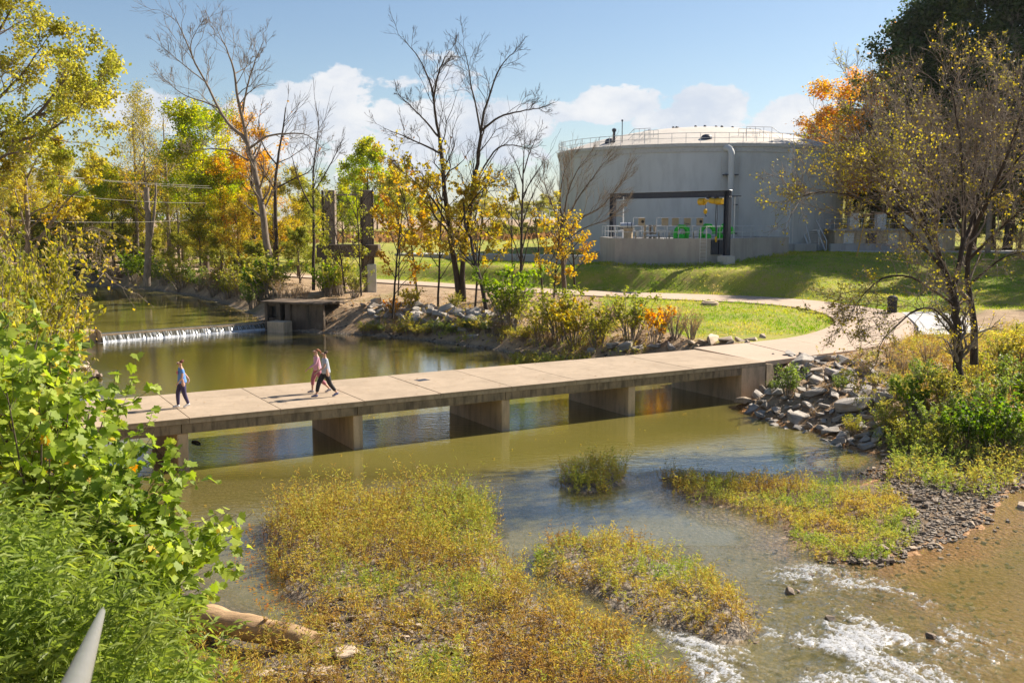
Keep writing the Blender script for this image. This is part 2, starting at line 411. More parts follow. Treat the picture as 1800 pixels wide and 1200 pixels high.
CTRL = np.array([(-7.5, 18, .9), (-5, 17, .35), (0, 15, .25), (3, 14, .2), (-9, 18, 1.6), (-7.5, 14, 2.3), (-10, 10, 4.4), (-12, 20, 2.4), (-15, 27, 1.9), (-18, 32, 1.8), (-30, 34, 2.8),
    (-25, 48, 1.6), (-33, 60, 1.8), (-45, 70, 2.4), (-60, 90, 2.6), (-3, 11, 1.6), (-5, 3, 4.9), (-3.6, 8, 4.0), (-5, 8.8, 4.3), (-7, 9.5, 4.5), (-3.4, 9.6, 3.2), (-5.2, 10.6, 3.7), (-20, 10, 4.8), (0, 5, 2),
    (12.5, 47, 1.65), (16, 48, 1.7), (17.7, 39, 1.4), (15, 41, 1.15), (20, 37, 1.1), (25, 37, 1.4), (30, 42, 2.1), (24, 50, 1.85), (35, 50, 2.3), (50, 45, 3), (27, 66, 2.0), (34, 66, 2.4), (29, 76, 2.6), (40, 70, 3.2), (50, 75, 4.5),
    (10, 28, .12), (12, 28, .14), (9, 27, .12), (7, 30, .10), (5.5, 31, .08), (14, 32, .2), (10, 31, .12), (13, 30, .14), (16.5, 32.5, .3), (19, 34, .6), (11, 26, .08),
    (10, 65, 1.85), (15, 62, 1.85), (5, 70, 1.95), (16, 70, 2.0), (0, 77, 2.05), (9, 75, 2.1), (-8, 78, 1.9), (-14, 84, 2.0), (-17, 80, 1.75), (-15, 92, 2.1), (-5, 82, 2.1),
    (2, 66, 1.5), (8, 60, 1.5), (-6, 74, 1.6), (-13, 78, 1.75),
    (14, 84, 3.2), (5, 95, 3.8), (9, 91, 4.6), (0, 100, 4.1), (-10, 120, 4.1), (19, 85, 4.25), (17, 87, 4.6), (20, 88, 4.85), (24, 87, 4.5), (12, 87, 4.3), (27, 92, 5.25), (31, 96, 5.3), (36, 96, 5.0), (45, 100, 5.0), (22, 79, 2.9), (29, 83, 3.3), (38, 85, 3.6), (22, 106, 5.0), (22, 123, 5.0), (5, 120, 4.95), (38, 112, 5.0), (0, 140, 4.9),
    (58, 112, 5.0), (50, 104, 4.9), (64, 116, 5.6), (66, 95, 6.5), (60, 85, 5.8), (76, 112, 9), (62, 132, 8), (62, 145, 13), (80, 150, 19), (42, 152, 8), (52, 170, 14), (90, 100, 15), (110, 140, 24), (80, 80, 11), (90, 200, 24),
    (-30, 128, 3.1), (-60, 140, 3.2), (-45, 135, 3.0), (-100, 150, 4), (-20, 160, 4.4), (0, 200, 4.6), (-60, 220, 4.6), (40, 260, 6), (-150, 90, 4), (-90, 110, 3), (120, 60, 9), (90, 40, 4)], float)
def Zland(x, y):
    num = np.zeros(x.shape); den = np.zeros(x.shape)
    for cx, cy, cz in CTRL:
        w = 1/((x-cx)**2+(y-cy)**2+(22.0 if cy > 76 else 1.0))**1.9
        num += w*cz; den += w
    z = num/den
    r = np.hypot(x, y-100)
    far = sstep(r, 170, 420)
    z = z*(1-far)+far*(4.2+5*fbm(x/260, y/260, 3, 5)*sstep(y, 100, 500))
    return z
def in_lawn(x, y):
    inner = pxp([(1040, 520), (1200, 523), (1370, 532), (1480, 556), (1485, 574), (1440, 592), (1360, 596), (1300, 592), (1210, 582), (1130, 560), (1060, 538)], 2.0)
    outer = [(24, 60), (26, 64), (30.5, 66), (60, 66), (300, 40), (300, 320), (-60, 320), (-42, 128), (-20, 108), (-12, 99), (-3, 90), (5, 84), (12.6, 79.6), (18, 76), (21, 72.5), (23, 68)]
    a = -sdist(x, y, inner); b = -sdist(x, y, outer)
    return np.clip(sstep(a+(fbm(x*1.1, y*1.1, 3, 3)-.5)*1.6, -.4, .5)+sstep(b+(fbm(x*1.1, y*1.1, 3, 3)-.5)*1.0, -.4, .4), 0, 1)
def fields(x, y):
    """height and zone masks of the terrain"""
    x = np.asarray(x, float); y = np.asarray(y, float)
    jx = x+(fbm(x*.7, y*.7, 3, 11)-.5)*1.0*sstep(y, 0, 60)+(fbm(x*2.2, y*2.2, 2, 12)-.5)*.35
    jy = y+(fbm(x*.7, y*.7, 3, 21)-.5)*.8+(fbm(x*2.2, y*2.2, 2, 22)-.5)*.35
    sL = sdist(jx, jy, LP); sU = sdist(jx, jy, UP)
    isl = np.full(x.shape, 1e9)
    for P in (ISL_BIG, ISL_TWO, ISL_SMALL): isl = np.minimum(isl, sdist(jx, jy, P))
    Z = Zland(x, y)
    rough = (fbm(x*1.4, y*1.4, 4, 31)-.5)
    lawn = in_lawn(x, y)
    Z = Z+rough*(.28*(1-lawn)+.04)*sstep(np.hypot(x, y-60), 400, 200)
    pd = pathd(x, y)
    near = np.array(pd < 7)
    if near.any():
        xs, ys = x[near], y[near]; best = np.full(xs.shape, 1e9); pz = np.zeros(xs.shape)
        for q in PC[::4]:
            d = (xs-q[0])**2+(ys-q[1])**2; m = d < best; best[m] = d[m]; pz[m] = q[2]
        k = 1-sstep(pd[near], PW+.35, PW+3.2)
        Z[near] = Z[near]*(1-k)+(pz-.07)*k
    deep = .18+.9*sstep(y, 31.5, 37)
    deep = np.where((x > 9) & (y < 33), .14, deep)
    deep = np.where((x > 2) & (y < 25), .13, deep)
    w = np.where(y < 32, 3.6, 3.2)
    bed = -deep*sstep(-sL, 0, 1.8)-.02+rough*.09
    zL = np.where(sL > 0, .0+Z*sstep(sL+.15, -.2, w), bed)
    zU = np.where(sU > 0, .54+(Z-.54)*sstep(sU+.15, 0, 2.6), .54-.5*sstep(-sU, 0, 2))
    z = np.where((sU < sL) & (sU < 6) & (y > 62), zU, zL)
    zi = .17+rough*.16
    z = np.where((isl < .5) & (sL < 0), np.maximum(z, bed*(1-sstep(-isl, -.5, .5))+zi*sstep(-isl, -.5, .5)), z)
    return dict(z=z, sL=sL, sU=sU, isl=isl, lawn=lawn, pd=pd)
def H(x, y):
    return float(fields(np.array([x]), np.array([y]))['z'][0])
def hit(px, py, lo=9, hi=260):
    """where the sight line of an image point meets the ground or the water"""
    r = ray(px, py); t_ = np.linspace(lo, hi, 1400); x, y, z = r[0]*t_, r[1]*t_, CAMZ+r[2]*t_
    g = np.maximum(Hs(x, y), np.where(sdist(x, y, UP) < .3, .55, 0)); k_ = np.where(z <= g)[0]; i = k_[0] if len(k_) else 1399
    return np.array([x[i], y[i], g[i]])
def Hs(x, y): return fields(np.asarray(x), np.asarray(y))['z']

def axis(parts):
    out = []
    for a, b, s in parts: out += list(np.arange(a, b, s))
    out.append(parts[-1][1]); return np.array(out)
def grid(xs, ys):
    X, Y = np.meshgrid(xs, ys); nx, ny = len(xs), len(ys)
    i = np.arange(nx*ny).reshape(ny, nx)
    F = np.stack([i[:-1, :-1], i[:-1, 1:], i[1:, 1:], i[1:, :-1]], -1).reshape(-1, 4)
    return X.ravel(), Y.ravel(), F
xs = axis([(-3500, -600, 500), (-600, -150, 60), (-150, -50, 5), (-50, -22, .8), (-22, 30, .32), (30, 60, .8), (60, 150, 5), (150, 600, 60), (600, 3500, 500)])
ys = axis([(-60, 8, 6), (8, 56, .32), (56, 130, .7), (130, 200, 4), (200, 700, 50), (700, 4500, 400)])
X, Y, F = grid(xs, ys)
fl = fields(X, Y)
dirtn = fbm(X*.25, Y*.25, 3, 44)
me = npmesh('ground', np.stack([X, Y, fl['z']], 1), F, True, dict(lawn=fl['lawn'], sl=np.minimum(np.minimum(fl['sL'], fl['sU']), np.where(fl['sL'] < 0, fl['isl'], 99)), gravel=((np.abs(Y-27) < 9) & (X > 4) & (fl['z'] < .6)) | ((Y < 22) & (fl['z'] < .5))))
m, t = newmat('ground_soil')
v = t.pos()
lawn = t.attr('lawn'); sl_ = t.attr('sl'); gv = t.attr('gravel')
n1 = t.noise(v, .16, 5, .6); n2 = t.noise(v, 1.1, 6, .65); n3 = t.noise(v, 9, 5, .7); n4 = t.noise(v, 38, 3, .6)
gc = t.mix(t.ss(n1, .38, .62), (.20, .27, .022), (.36, .33, .05))
gc = t.mix(t.ss(n2, .43, .70), gc, (.42, .30, .11))
gc = t.mix(t.math('MULTIPLY', t.ss(n3, .42, .62), .45), gc, (.13, .20, .018))
gc = t.mix(t.math('MULTIPLY', t.ss(n4, .5, .7), .4), gc, (.46, .42, .09))
dc = t.mix(t.ss(n2, .35, .65), (.27, .185, .115), (.44, .32, .205))
dc = t.mix(t.math('MULTIPLY', t.ss(n3, .5, .66), .8), dc, (.48, .34, .18))
dc = t.mix(t.math('MULTIPLY', t.ss(n4, .54, .66), .8), dc, (.13, .09, .06))
dc = t.mix(t.math('MULTIPLY', t.ss(n1, .55, .7), .5), dc, (.16, .16, .03))
vd = t.voro(v, 7.5); vc = t.voro(v, 7.5, 'F1', 'Color')
sepc = t.node('ShaderNodeSeparateColor'); t.link(vc, sepc.inputs[0])
pc = t.ramp(sepc.outputs[0], [(0, (.08, .055, .035)), (.4, (.19, .125, .07)), (.75, (.31, .22, .13)), (1, (.44, .35, .24))])
pc = t.mix(t.ss(vd, .35, .75), pc, (.05, .03, .018))
sepx = t.node('ShaderNodeSeparateXYZ'); t.link(v, sepx.inputs[0])
bedc = t.mix(t.ss(t.math('ADD', sepx.outputs[0], t.math('MULTIPLY', n2, 4.0)), 7.5, 12.5), t.mix(.45, pc, (.26, .235, .20)), t.mix(.6, pc, (.46, .20, .04)))
wet = t.ss(sl_, .45, .0)
col = t.mix(lawn, dc, gc)
col = t.mix(t.math('MULTIPLY', gv, .85), col, t.mix(.55, pc, (.13, .09, .055)))
col = t.mix(wet, col, bedc)
rough = t.math('SUBTRACT', .95, t.math('MULTIPLY', wet, .35))
hgt = t.math('ADD', t.math('MULTIPLY', n3, .7), t.math('ADD', t.math('MULTIPLY', n4, .3), t.math('MULTIPLY', t.math('MULTIPLY', vd, wet), -.8)))
t.out(t.bsdf(col, rough, t.bump(hgt, .9, .09), 0, .25))
tag(link('ground', me, m), kind='structure')

# ------------------------------------------------------------------ water
def ridged(x, y, seed): return 1-np.abs(2*fbm(x, y, 4, seed)-1)
RX = pxp([(1330, 1000), (1420, 985), (1560, 1000), (1700, 1060), (1830, 1120), (1830, 1260), (1400, 1260), (1320, 1130), (1310, 1060)], 0)
RX2 = pxp([(1060, 1062), (1170, 1098), (1320, 1140), (1400, 1250), (1250, 1250), (1190, 1150), (1120, 1098)], 0)
xs = axis([(-40, 1, .5), (1, 13, .05), (13, 60, .5)])
ys = axis([(-18, 15, 1), (15, 25, .06), (25, 77, .5)])
X, Y, F = grid(xs, ys)
keep = (sdist(X, Y, LP) < 1.2) & (sdist(X, Y, UP) > -.15)
depth = -fields(X, Y)['z']
mask = np.clip(sstep(-sdist(X, Y, RX), -.5, .8)+sstep(-sdist(X, Y, RX2), -.2, .4), 0, 1)
fa = math.radians(-52)                                           # the riffle runs this way
U = X*math.cos(fa)+Y*math.sin(fa); V = -X*math.sin(fa)+Y*math.cos(fa)
wx = U+1.2*(fbm(U*.8, V*.8, 3, 61)-.5); wy = V+1.2*(fbm(U*.8, V*.8, 3, 62)-.5)
st = ridged(wx*2.4, wy*5.5, 71); st2 = ridged(wx*6.5, wy*12, 72)
big = fbm(wx*.55, wy*.9, 3, 74)
bub = fbm(U*11, V*19, 3, 75)
foam = sstep(st*.40+st2*.36+bub*.46+(big-.5)*.85, .73, 1.08)*mask
zz = mask*((st-.6)*.07+(st2-.6)*.035+foam*.035+(big-.5)*.05)*sstep(depth, -.02, .1)
# dam foot
P0, P1 = np.array([-28.4, 68.2]), np.array([-19.0, 76.4])
e = (P1-P0)/np.linalg.norm(P1-P0); dn = np.array([e[1], -e[0]])
ds = (X-P0[0])*e[0]+(Y-P0[1])*e[1]; dd = (X-P0[0])*dn[0]+(Y-P0[1])*dn[1]
foam = np.maximum(foam, sstep(dd, 1.9, .3)*(ds > -.3)*(ds < 12.7)*(dd > -1)*.95)
F = F[keep[F].all(1)]
used = np.unique(F); rm = np.full(len(X), -1); rm[used] = np.arange(len(used))
me = npmesh('water', np.stack([X, Y, zz], 1)[used], rm[F], True,
            dict(depth=depth[used], foam=foam[used], riffle=mask[used]))
def water_mat(name, attrs=True):
    m, t = newmat(name); v = t.pos()
    n1 = t.noise(t.scale(v, (1, 2.2, 1)), 1.9, 3, .5); n2 = t.noise(t.scale(v, (1, 1.7, 1)), 7, 3, .5); big = t.noise(v, .09, 3)
    calm = t.ss(big, .40, .62)
    lp = t.math('MULTIPLY', n1, t.math('ADD', t.math('MULTIPLY', calm, .8), .2))
    hgt = t.math('ADD', lp, t.math('MULTIPLY', n2, .25))
    if attrs:
        rf = t.attr('riffle'); n3 = t.noise(v, 24, 4, .6)
        sh_ = t.math('MULTIPLY', t.ss(t.attr('depth'), .22, .13), t.math('MULTIPLY', t.noise(t.scale(v, (1, 2.4, 1)), 9, 4, .6, .5), .75))
        hgt = t.math('ADD', t.math('ADD', hgt, sh_), t.math('MULTIPLY', t.math('MULTIPLY', n3, rf), 1.2))
        b = t.bump(hgt, .34, .042)
    else:
        b = t.bump(hgt, .16, .03)
    col = t.mix(t.ss(t.noise(v, .12, 4), .35, .65), (.20, .178, .042), (.235, .20, .052))
    d = t.node('ShaderNodeBsdfDiffuse'); t.link(col if attrs else t.mix(.25, col, (.30, .27, .07)), d.inputs[0])
    tr = t.node('ShaderNodeBsdfTransparent'); tr.inputs[0].default_value = (.97, .93, .84, 1)
    body = d.outputs[0]
    if attrs:
        dep = t.attr('depth')
        clear = t.math('MULTIPLY', t.math('EXPONENT', t.math('MULTIPLY', t.math('MAXIMUM', t.math('SUBTRACT', dep, .06), 0.0), -4.5)), .86)
        body = t.mixs(clear, d.outputs[0], tr.outputs[0])
    gl = t.node('ShaderNodeBsdfGlossy'); gl.inputs['Roughness'].default_value = .035; t.link(b, gl.inputs['Normal'])
    dt = t.node('ShaderNodeVectorMath', operation='DOT_PRODUCT'); t.link(b, dt.inputs[0]); t.link(t.node('ShaderNodeNewGeometry').outputs['Incoming'], dt.inputs[1])
    co = t.math('SUBTRACT', 1.0, t.math('ABSOLUTE', dt.outputs['Value']), clamp=True)
    fres = t.math('ADD', .022, t.math('MULTIPLY', t.math('POWER', co, 4.6), .978))      # Schlick, the same from both sides
    sh = t.mixs(t.math('MULTIPLY', fres, 1.6 if attrs else 1.15, clamp=True), body, gl.outputs[0])
    if attrs:
        fo = t.attr('foam')
        fd = t.bsdf((.47, .48, .50), .3, None, 0, .6)
        fn = t.ss(t.math('ADD', t.noise(t.scale(v, (1, 1, 1)), 13, 6, .8, 1.5), t.math('MULTIPLY', t.math('SUBTRACT', fo, .5), .22)), .495, .63)
        k = t.math('MULTIPLY', t.ss(fo, .05, .6), t.math('ADD', t.math('MULTIPLY', fn, .9), .08), clamp=True)
        sh = t.mixs(k, sh, fd)
    t.out(sh); return m
tag(link('water', me, water_mat('creek_water')), kind='structure')
bm = bmesh.new(); bm.faces.new([bm.verts.new((x, y, .555)) for x, y in UP])
bmesh.ops.triangulate(bm, faces=bm.faces); me = bpy.data.meshes.new('upper_pool_water'); bm.to_mesh(me); bm.free()
# widen the sheet a little under the banks, except along the crest
cen = np.array(UP).mean(0)
for v_ in me.vertices:
    p = np.array(v_.co[:2])
    if min(np.hypot(*(p-np.array(q))) for q in [(-29.2, 67.9), (-19.2, 76.8)]) > .1:
        d = (p-cen); p = p+d/np.linalg.norm(d)*.9; v_.co[0], v_.co[1] = p
tag(link('pool_water', me, water_mat('pool_water', False)), kind='structure')

# ------------------------------------------------------------------ footpath in slabs
path_root = empty('footpath', kind='structure')
def ribbon(i0, i1, up, th, gap=.012):
    L = PL_[i0:i1+1].copy(); R = PR_[i0:i1+1].copy()
    for Q in (L, R):
        d0 = Q[1]-Q[0]; d1 = Q[-1]-Q[-2]; Q[0] += d0/np.linalg.norm(d0)*min(gap, .3*np.linalg.norm(d0)); Q[-1] -= d1/np.linalg.norm(d1)*min(gap, .3*np.linalg.norm(d1))
    n = len(L); V = []; Fc = []
    for k in range(n): V += [(L[k][0], L[k][1], L[k][2]+up), (R[k][0], R[k][1], R[k][2]+up), (R[k][0], R[k][1], R[k][2]+up-th), (L[k][0], L[k][1], L[k][2]+up-th)]
    for k in range(n-1):
        a, b = 4*k, 4*k+4
        Fc += [(a, a+1, b+1, b), (a+1, a+2, b+2, b+1), (a+2, a+3, b+3, b+2), (a+3, a, b, b+3)]
    Fc += [(0, 3, 2, 1), (4*n-4, 4*n-3, 4*n-2, 4*n-1)]
    return MB().add(V, Fc)
cum = np.concatenate([[0], np.cumsum(np.linalg.norm(np.diff(PC[:, :2], axis=0), axis=1))])
i0 = 0
while cum[i0] < cum[-1]-4:
    i1 = max(int(np.searchsorted(cum, cum[i0]+3.2)), i0+2)
    if i1 >= len(PC): break
    ribbon(i0, i1, .012 if i0 < 4 else .03, .22).build('slab', MAT['path_concrete'], path_root)
    i0 = i1
# pale new paving beside the bend, with a raised kerb
PAD = [(23.6, 70.6), (26.8, 72.2), (30.6, 71.4), (32.6, 69.2), (32.9, 66.4), (31.2, 63.0), (28.6, 60.3), (25.6, 60.2), (25.3, 66)]
PAD = pxp([(1585, 550), (1625, 549), (1690, 552), (1745, 560), (1770, 572), (1752, 581), (1700, 587), (1622, 588.5), (1614, 575), (1600, 561)], 2.02)
PADS = catmull([(*p, 0) for p in PAD]+[(*PAD[0], 0)], 60)[:-1]
pad_root = empty('paved_pad', kind='structure')
zp = 2.07
c = PADS.mean(0); 
sp = sorted(set([round(q, 2) for q in np.linspace(PADS[:, 0].min(), PADS[:, 0].max(), 8)]))
def clip_x(poly, x0, x1):
    def cl(P, f, x):
        out = []
        for i in range(len(P)):
            a, b = P[i-1], P[i]; fa_, fb = f(a[0]), f(b[0])
            if fa_ != fb: k = (x-a[0])/(b[0]-a[0]); out.append((x, a[1]+k*(b[1]-a[1])))
            if fb: out.append((b[0], b[1]))
        return out
    return cl(cl([tuple(p[:2]) for p in poly], lambda q: q >= x0, x0), lambda q: q <= x1, x1)
for a, b in zip(sp[:-1], sp[1:]):
    P = clip_x(PADS, a+.012, b-.012)
    if len(P) > 2: MB().prism(P, zp-.22, zp).build('slab', MAT['new_concrete'], pad_root)
# service road along the top of the slope
rd = [(7, 99.3), (0, 98), (-4, 99)]
MB().prism([(34, 103.5), (47, 101.2), (58, 101.4), (70, 104), (70, 107), (58, 104.6), (47, 104.2), (34, 106.5)], 4.6, 5.16).build('service_road', MAT['new_concrete']).__setitem__('kind', 'structure')
MB().prism([(-14, 119), (6.4, 97.4), (9.2, 97.6), (9.2, 99.2), (6.8, 99.6), (-12, 121)], 3.5, [4.32, 4.88, 4.9, 4.9, 4.86, 4.36]).build('service_path', MAT['new_concrete']).__setitem__('kind', 'structure')

# ------------------------------------------------------------------ the low concrete footbridge
BA = math.atan2(13.79, 23.66); BE = np.array([math.cos(BA), math.sin(BA)]); BN = np.array([-BE[1], BE[0]]); B0 = np.array([-12.0, 32.13]); BW = 5.0
def bp(s, n): p = B0+BE*s+BN*n; return (p[0], p[1])
bridge = empty('footbridge', (*bp(10, BW/2), 0))
tag(bridge, 'low concrete slab footbridge on thick wall piers crossing the green creek', 'bridge')
bridge_inv = Matrix.Translation(bridge.location).inverted()
def bbuild(mb, name, mat, parent=bridge, bev=.02, world=True):
    o = mb.build(name, MAT[mat], parent)
    if world: o.matrix_parent_inverse = bridge_inv
    if bev: bevel(o, bev, 2)
    return o
rngB = random.Random(4)
SEND = 27.6
joints = [-8.0+3.12*k for k in range(12)]
joints = [j for j in joints if j < SEND-1.5]+[SEND]
for a, b in zip(joints[:-1], joints[1:]):
    z = 1.8+rngB.uniform(-.006, .006)
    bbuild(MB().prism([bp(a+.012, -.04), bp(b-.012, -.04), bp(b-.012, BW+.04), bp(a+.012, BW+.04)], z-.07, z), 'deck_slab', 'deck_concrete', bev=.012)
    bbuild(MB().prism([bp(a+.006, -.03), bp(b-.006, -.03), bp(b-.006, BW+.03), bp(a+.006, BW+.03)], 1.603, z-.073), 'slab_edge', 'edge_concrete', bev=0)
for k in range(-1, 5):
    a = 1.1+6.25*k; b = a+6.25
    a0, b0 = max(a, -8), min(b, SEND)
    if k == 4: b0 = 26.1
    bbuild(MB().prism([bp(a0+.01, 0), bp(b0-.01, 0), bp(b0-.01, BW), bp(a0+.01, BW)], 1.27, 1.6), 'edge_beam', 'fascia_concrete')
for k in range(0, 4):
    s = 1.32+6.25*k
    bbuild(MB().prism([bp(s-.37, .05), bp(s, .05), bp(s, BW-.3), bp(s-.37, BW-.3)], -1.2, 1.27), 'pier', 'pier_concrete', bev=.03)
bbuild(MB().prism([bp(26.12, -.02), bp(27.6, -.02), bp(27.6, BW), bp(26.12, BW)], -1.2, 1.6), 'abutment', 'pier_concrete', bev=.03)
bbuild(MB().prism([bp(27.62, -.05), bp(29.6, .5), bp(29.6, .8), bp(27.62, .25)], -.8, [1.7, 1.45, 1.45, 1.7]), 'wing_wall', 'fascia_concrete', bev=.02)
dcp = at(742, 668, 1.8); bbuild(MB().box((dcp[0], dcp[1], 1.806), (.55, .4, .012), BA+.2), 'drain_cover', 'steel_dark', bev=0)

# ------------------------------------------------------------------ weir and its abutments
weir = empty('weir', (P0[0], P0[1], 0)); weir.rotation_euler[2] = math.atan2(e[1], e[0])
tag(weir, 'low weir with a white curtain of falling water between concrete abutments', 'weir')
L_w = float(np.linalg.norm(P1-P0))
MB().prism([(-.2, -.2), (L_w+.3, -.2), (L_w+.3, .75), (-.2, .75)], -.8, .515).build('sill', MAT['weir_concrete'], weir)
nx_, nz_ = 420, 12
xx = np.linspace(0, L_w, nx_); tt = np.linspace(0, 1, nz_)
A, T_ = np.meshgrid(xx, tt)
off = .18*(fbm(A*5, T_*.6, 3, 91)-.5)*sstep(T_, .1, .6)
yy = .35-.62*T_**.5-.25*T_-off; zz = np.where(T_ < .15, .57, .57-.56*((T_-.15)/.85)**1.5)
i = np.arange(nx_*nz_).reshape(nz_, nx_)
Fw = np.stack([i[:-1, :-1], i[:-1, 1:], i[1:, 1:], i[1:, :-1]], -1).reshape(-1, 4)
me = npmesh('falling_water', np.stack([A.ravel(), yy.ravel(), zz.ravel()], 1), Fw, True)
m, t = newmat('falling_water'); v = t.obj()
st_ = t.noise(t.scale(v, (1, .05, .14)), 10, 5, .65)
sep = t.node('ShaderNodeSeparateXYZ'); t.link(v, sep.inputs[0])
k = t.math('MULTIPLY', t.ss(st_, .46, .72), t.ss(sep.outputs[2], .60, .30))
k = t.math('MAXIMUM', k, t.ss(sep.outputs[2], .16, .03))
glass = t.bsdf((.09, .085, .06), .12, None, 0, .6)
t.out(t.mixs(k, glass, t.bsdf((.62, .65, .70), .5)))
link('falling_water', me, m, weir)
lw = MB(); 
lw.prism([(-3.9, .0), (-.25, -.05), (-.25, .9), (-3.9, 1.1)], -.6, [.98, .84, .84, .98])
o = bevel(lw.build('abutment', MAT['weir_concrete'], weir), .12, 4); o['label'] = 'tan rounded concrete end wall'
o = bevel(MB().prism([(-9.5, .5), (-4.0, .0), (-4.0, 1.1), (-9.5, 1.5)], -.6, .98).build('abutment', MAT['weir_concrete'], weir), .1, 3); o['label'] = 'tan concrete wall in the bushes'
o = bevel(MB().prism([(-.24, -.28), (-.02, -.34), (-.02, .85), (-.24, .85)], -.6, [.9, .7, .7, .9]).build('buttress', MAT['weir_concrete'], weir), .04, 2)
MB().box((L_w/2, .42, .545), (L_w, .12, .05)).build('crest_board', MAT['steel_dark'], weir)

gate = empty('sluice_chamber', (-18.6, 76.0, 0))
tag(gate, 'dark weathered concrete sluice chamber at the right end of the weir', 'sluice')
gate.rotation_euler[2] = math.radians(-24)
O = MAT['old_concrete']
# front runs along local +x, about 5 m long; local -y faces the camera
def gb(name, c, d, mat=O, bv=.04): o = MB().box(c, d).build(name, mat, gate); bevel(o, bv); return o
gb('roof_slab', (2.35, 1.0, 2.13), (5.6, 3.0, .16))
gb('post', (.0, -.2, .95), (.28, .45, 2.2)); gb('post', (1.15, -.2, .95), (.35, .45, 2.2)); gb('post', (1.95, -.15, .95), (.5, .4, 2.2))
gb('beam', (.57, -.12, .45), (.85, .3, 1.0)); gb('beam', (.57, -.12, 1.95), (.85, .3, .2))
gb('wall', (3.6, .0, .95), (2.85, .3, 2.2)); gb('wall', (1.55, .35, .95), (.5, .3, 2.2)); gb('wall', (-.05, 1.4, .9), (.25, 2.2, 2.1)); gb('wall', (2.4, 2.2, .9), (5.0, .3, 2.1))
gb('low_block', (1.7, -1.0, .3), (1.5, 1.1, 1.0), MAT['pier_concrete'])
o = gb('steel_plate', (.57, .1, 1.4), (.8, .05, .85), MAT['steel_black'], .005)

# ruined gate towers
ruin = empty('gate_ruin', (-16.0, 88.0, H(-16, 88)))
tag(ruin, 'two tall ruined concrete pillars joined by a dark beam above ivy', 'ruin')
zb = ruin.location.z
pA = ay(584, 500, 88)[0]+16; pB = ay(649, 500, 88)[0]+16
def rb(name, c, d, mat=O): o = MB().box(c, d).build(name, mat, ruin); bevel(o, .06); return o
for px_, nm in ((pA, 0), (pB, 0)):
    rb('pillar', (px_, 0, 4.2), (.9, .9, 9.4), MAT['bark_pale'])
rb('pillar_rib', (pA-.62, -.3, 4.8), (.16, .5, 8.2), MAT['bark_dark']); rb('pillar_rib', (pB-.5, -.62, 4.9), (.2, .14, 8.0), MAT['bark_dark']); rb('pillar_rib', (pB+.5, -.62, 4.9), (.16, .14, 8.0), MAT['bark_dark'])
rb('crossbeam', ((pA+pB)/2-.05, -.3, 3.65), (pB-pA+2.1, 1.7, 1.1), MAT['old_concrete'])
rb('crossbeam', ((pA+pB)/2, 0, 8.5), (pB-pA, .15, .12), MAT['bark_pale'])
rb('gate_leaf', (pB+.35, -.75, 1.2), (.8, .1, 2.6), MAT['galv'])
rb('buttress', (pA+.1, -.4, 1.3), (1.6, 1.6, 3.6), MAT['old_concrete'])

# ------------------------------------------------------------------ the air: thin autumn haze
hz = MB().box((0, 2200, 24), (7400, 4700, 54)).build('haze', None)
hm, ht = newmat('haze'); pv = ht.node('ShaderNodeVolumePrincipled'); pv.inputs['Color'].default_value = (.86, .91, 1, 1); pv.inputs['Density'].default_value = .00006; pv.inputs['Anisotropy'].default_value = .35
ht.l.new(pv.outputs[0], ht.node('ShaderNodeOutputMaterial').inputs['Volume']); hz.data.materials.append(hm); tag(hz, 'thin pale autumn haze over the creek and the woods', kind='stuff')
# ------------------------------------------------------------------ storage tank
TC = (22.7, 122.9); TR = 16.9; TZ0, TZ1 = 4.7, 16.3
tank = empty('storage_tank', (*TC, TZ0))
tag(tank, 'huge round grey water tank with a low pale domed roof and rim railing', 'tank')
hT = TZ1-TZ0
def ring(mb, r0, r1, z0, z1, m=160):
    V = []; 
    for r, z in ((r1, z0), (r1, z1), (r0, z1), (r0, z0)):
        V += [(r*math.cos(2*PI*k/m), r*math.sin(2*PI*k/m), z) for k in range(m)]
    return mb.add(V, [(i*m+k, i*m+(k+1) % m, ((i+1) % 4)*m+(k+1) % m, ((i+1) % 4)*m+k) for i in range(4) for k in range(m)])
ring(MB(), TR-.4, TR, 0, hT-.9).build('wall', MAT['tank_paint'], tank, True)
ring(MB(), TR-.4, TR+.10, hT-.897, hT-.35).build('rim_band', MAT['tank_trim'], tank, True)
ring(MB(), TR-.4, TR+.24, hT-.347, hT).build('rim_cornice', MAT['tank_trim'], tank, True)
MB().lathe((0, 0, 0), [(TR+.5, -.3), (TR+.5, .12), (TR+.02, .14)], 120, False).build('footing', MAT['pit_concrete'], tank, True)
prof = [(TR*math.sin(a)/math.sin(.40)*1.0, (math.cos(a)-math.cos(.40))*3.35/(1-math.cos(.40))) for a in np.linspace(.40, 0.001, 14)]
prof = [((TR+.1)*q, 3.0*(1-q**2)) for q in np.linspace(1, 0.001, 16)]
dome = MB().lathe((0, 0, hT+.003), prof, 120, False).build('dome_roof', MAT['dome_paint'], tank, True)
def domez(x, y): q = math.hypot(x, y)/TR; return hT+3.0*(1-q*q)
for k in range(22):
    a = 2*PI*k/22*1.0+.1; r = 3.0+ (k % 3)*1.6
    x, y = r*math.cos(a), r*math.sin(a)
    MB().lathe((x, y, domez(x, y)-.05), [(.16, 0), (.16, .16), (.1, .24)], 8).build('roof_vent', MAT['steel_dark'], tank)
def tpol(px, r=TR):
    """angle on the tank whose front face shows at image column px"""
    d = ray(px, 440); D = np.array([d[0], d[1]])/np.hypot(d[0], d[1]); C = np.array(TC); b = D@C; disc = b*b-(C@C-r*r)
    s_ = b-math.sqrt(max(disc, 0)); p = D*s_-C; return math.atan2(p[1], p[0])
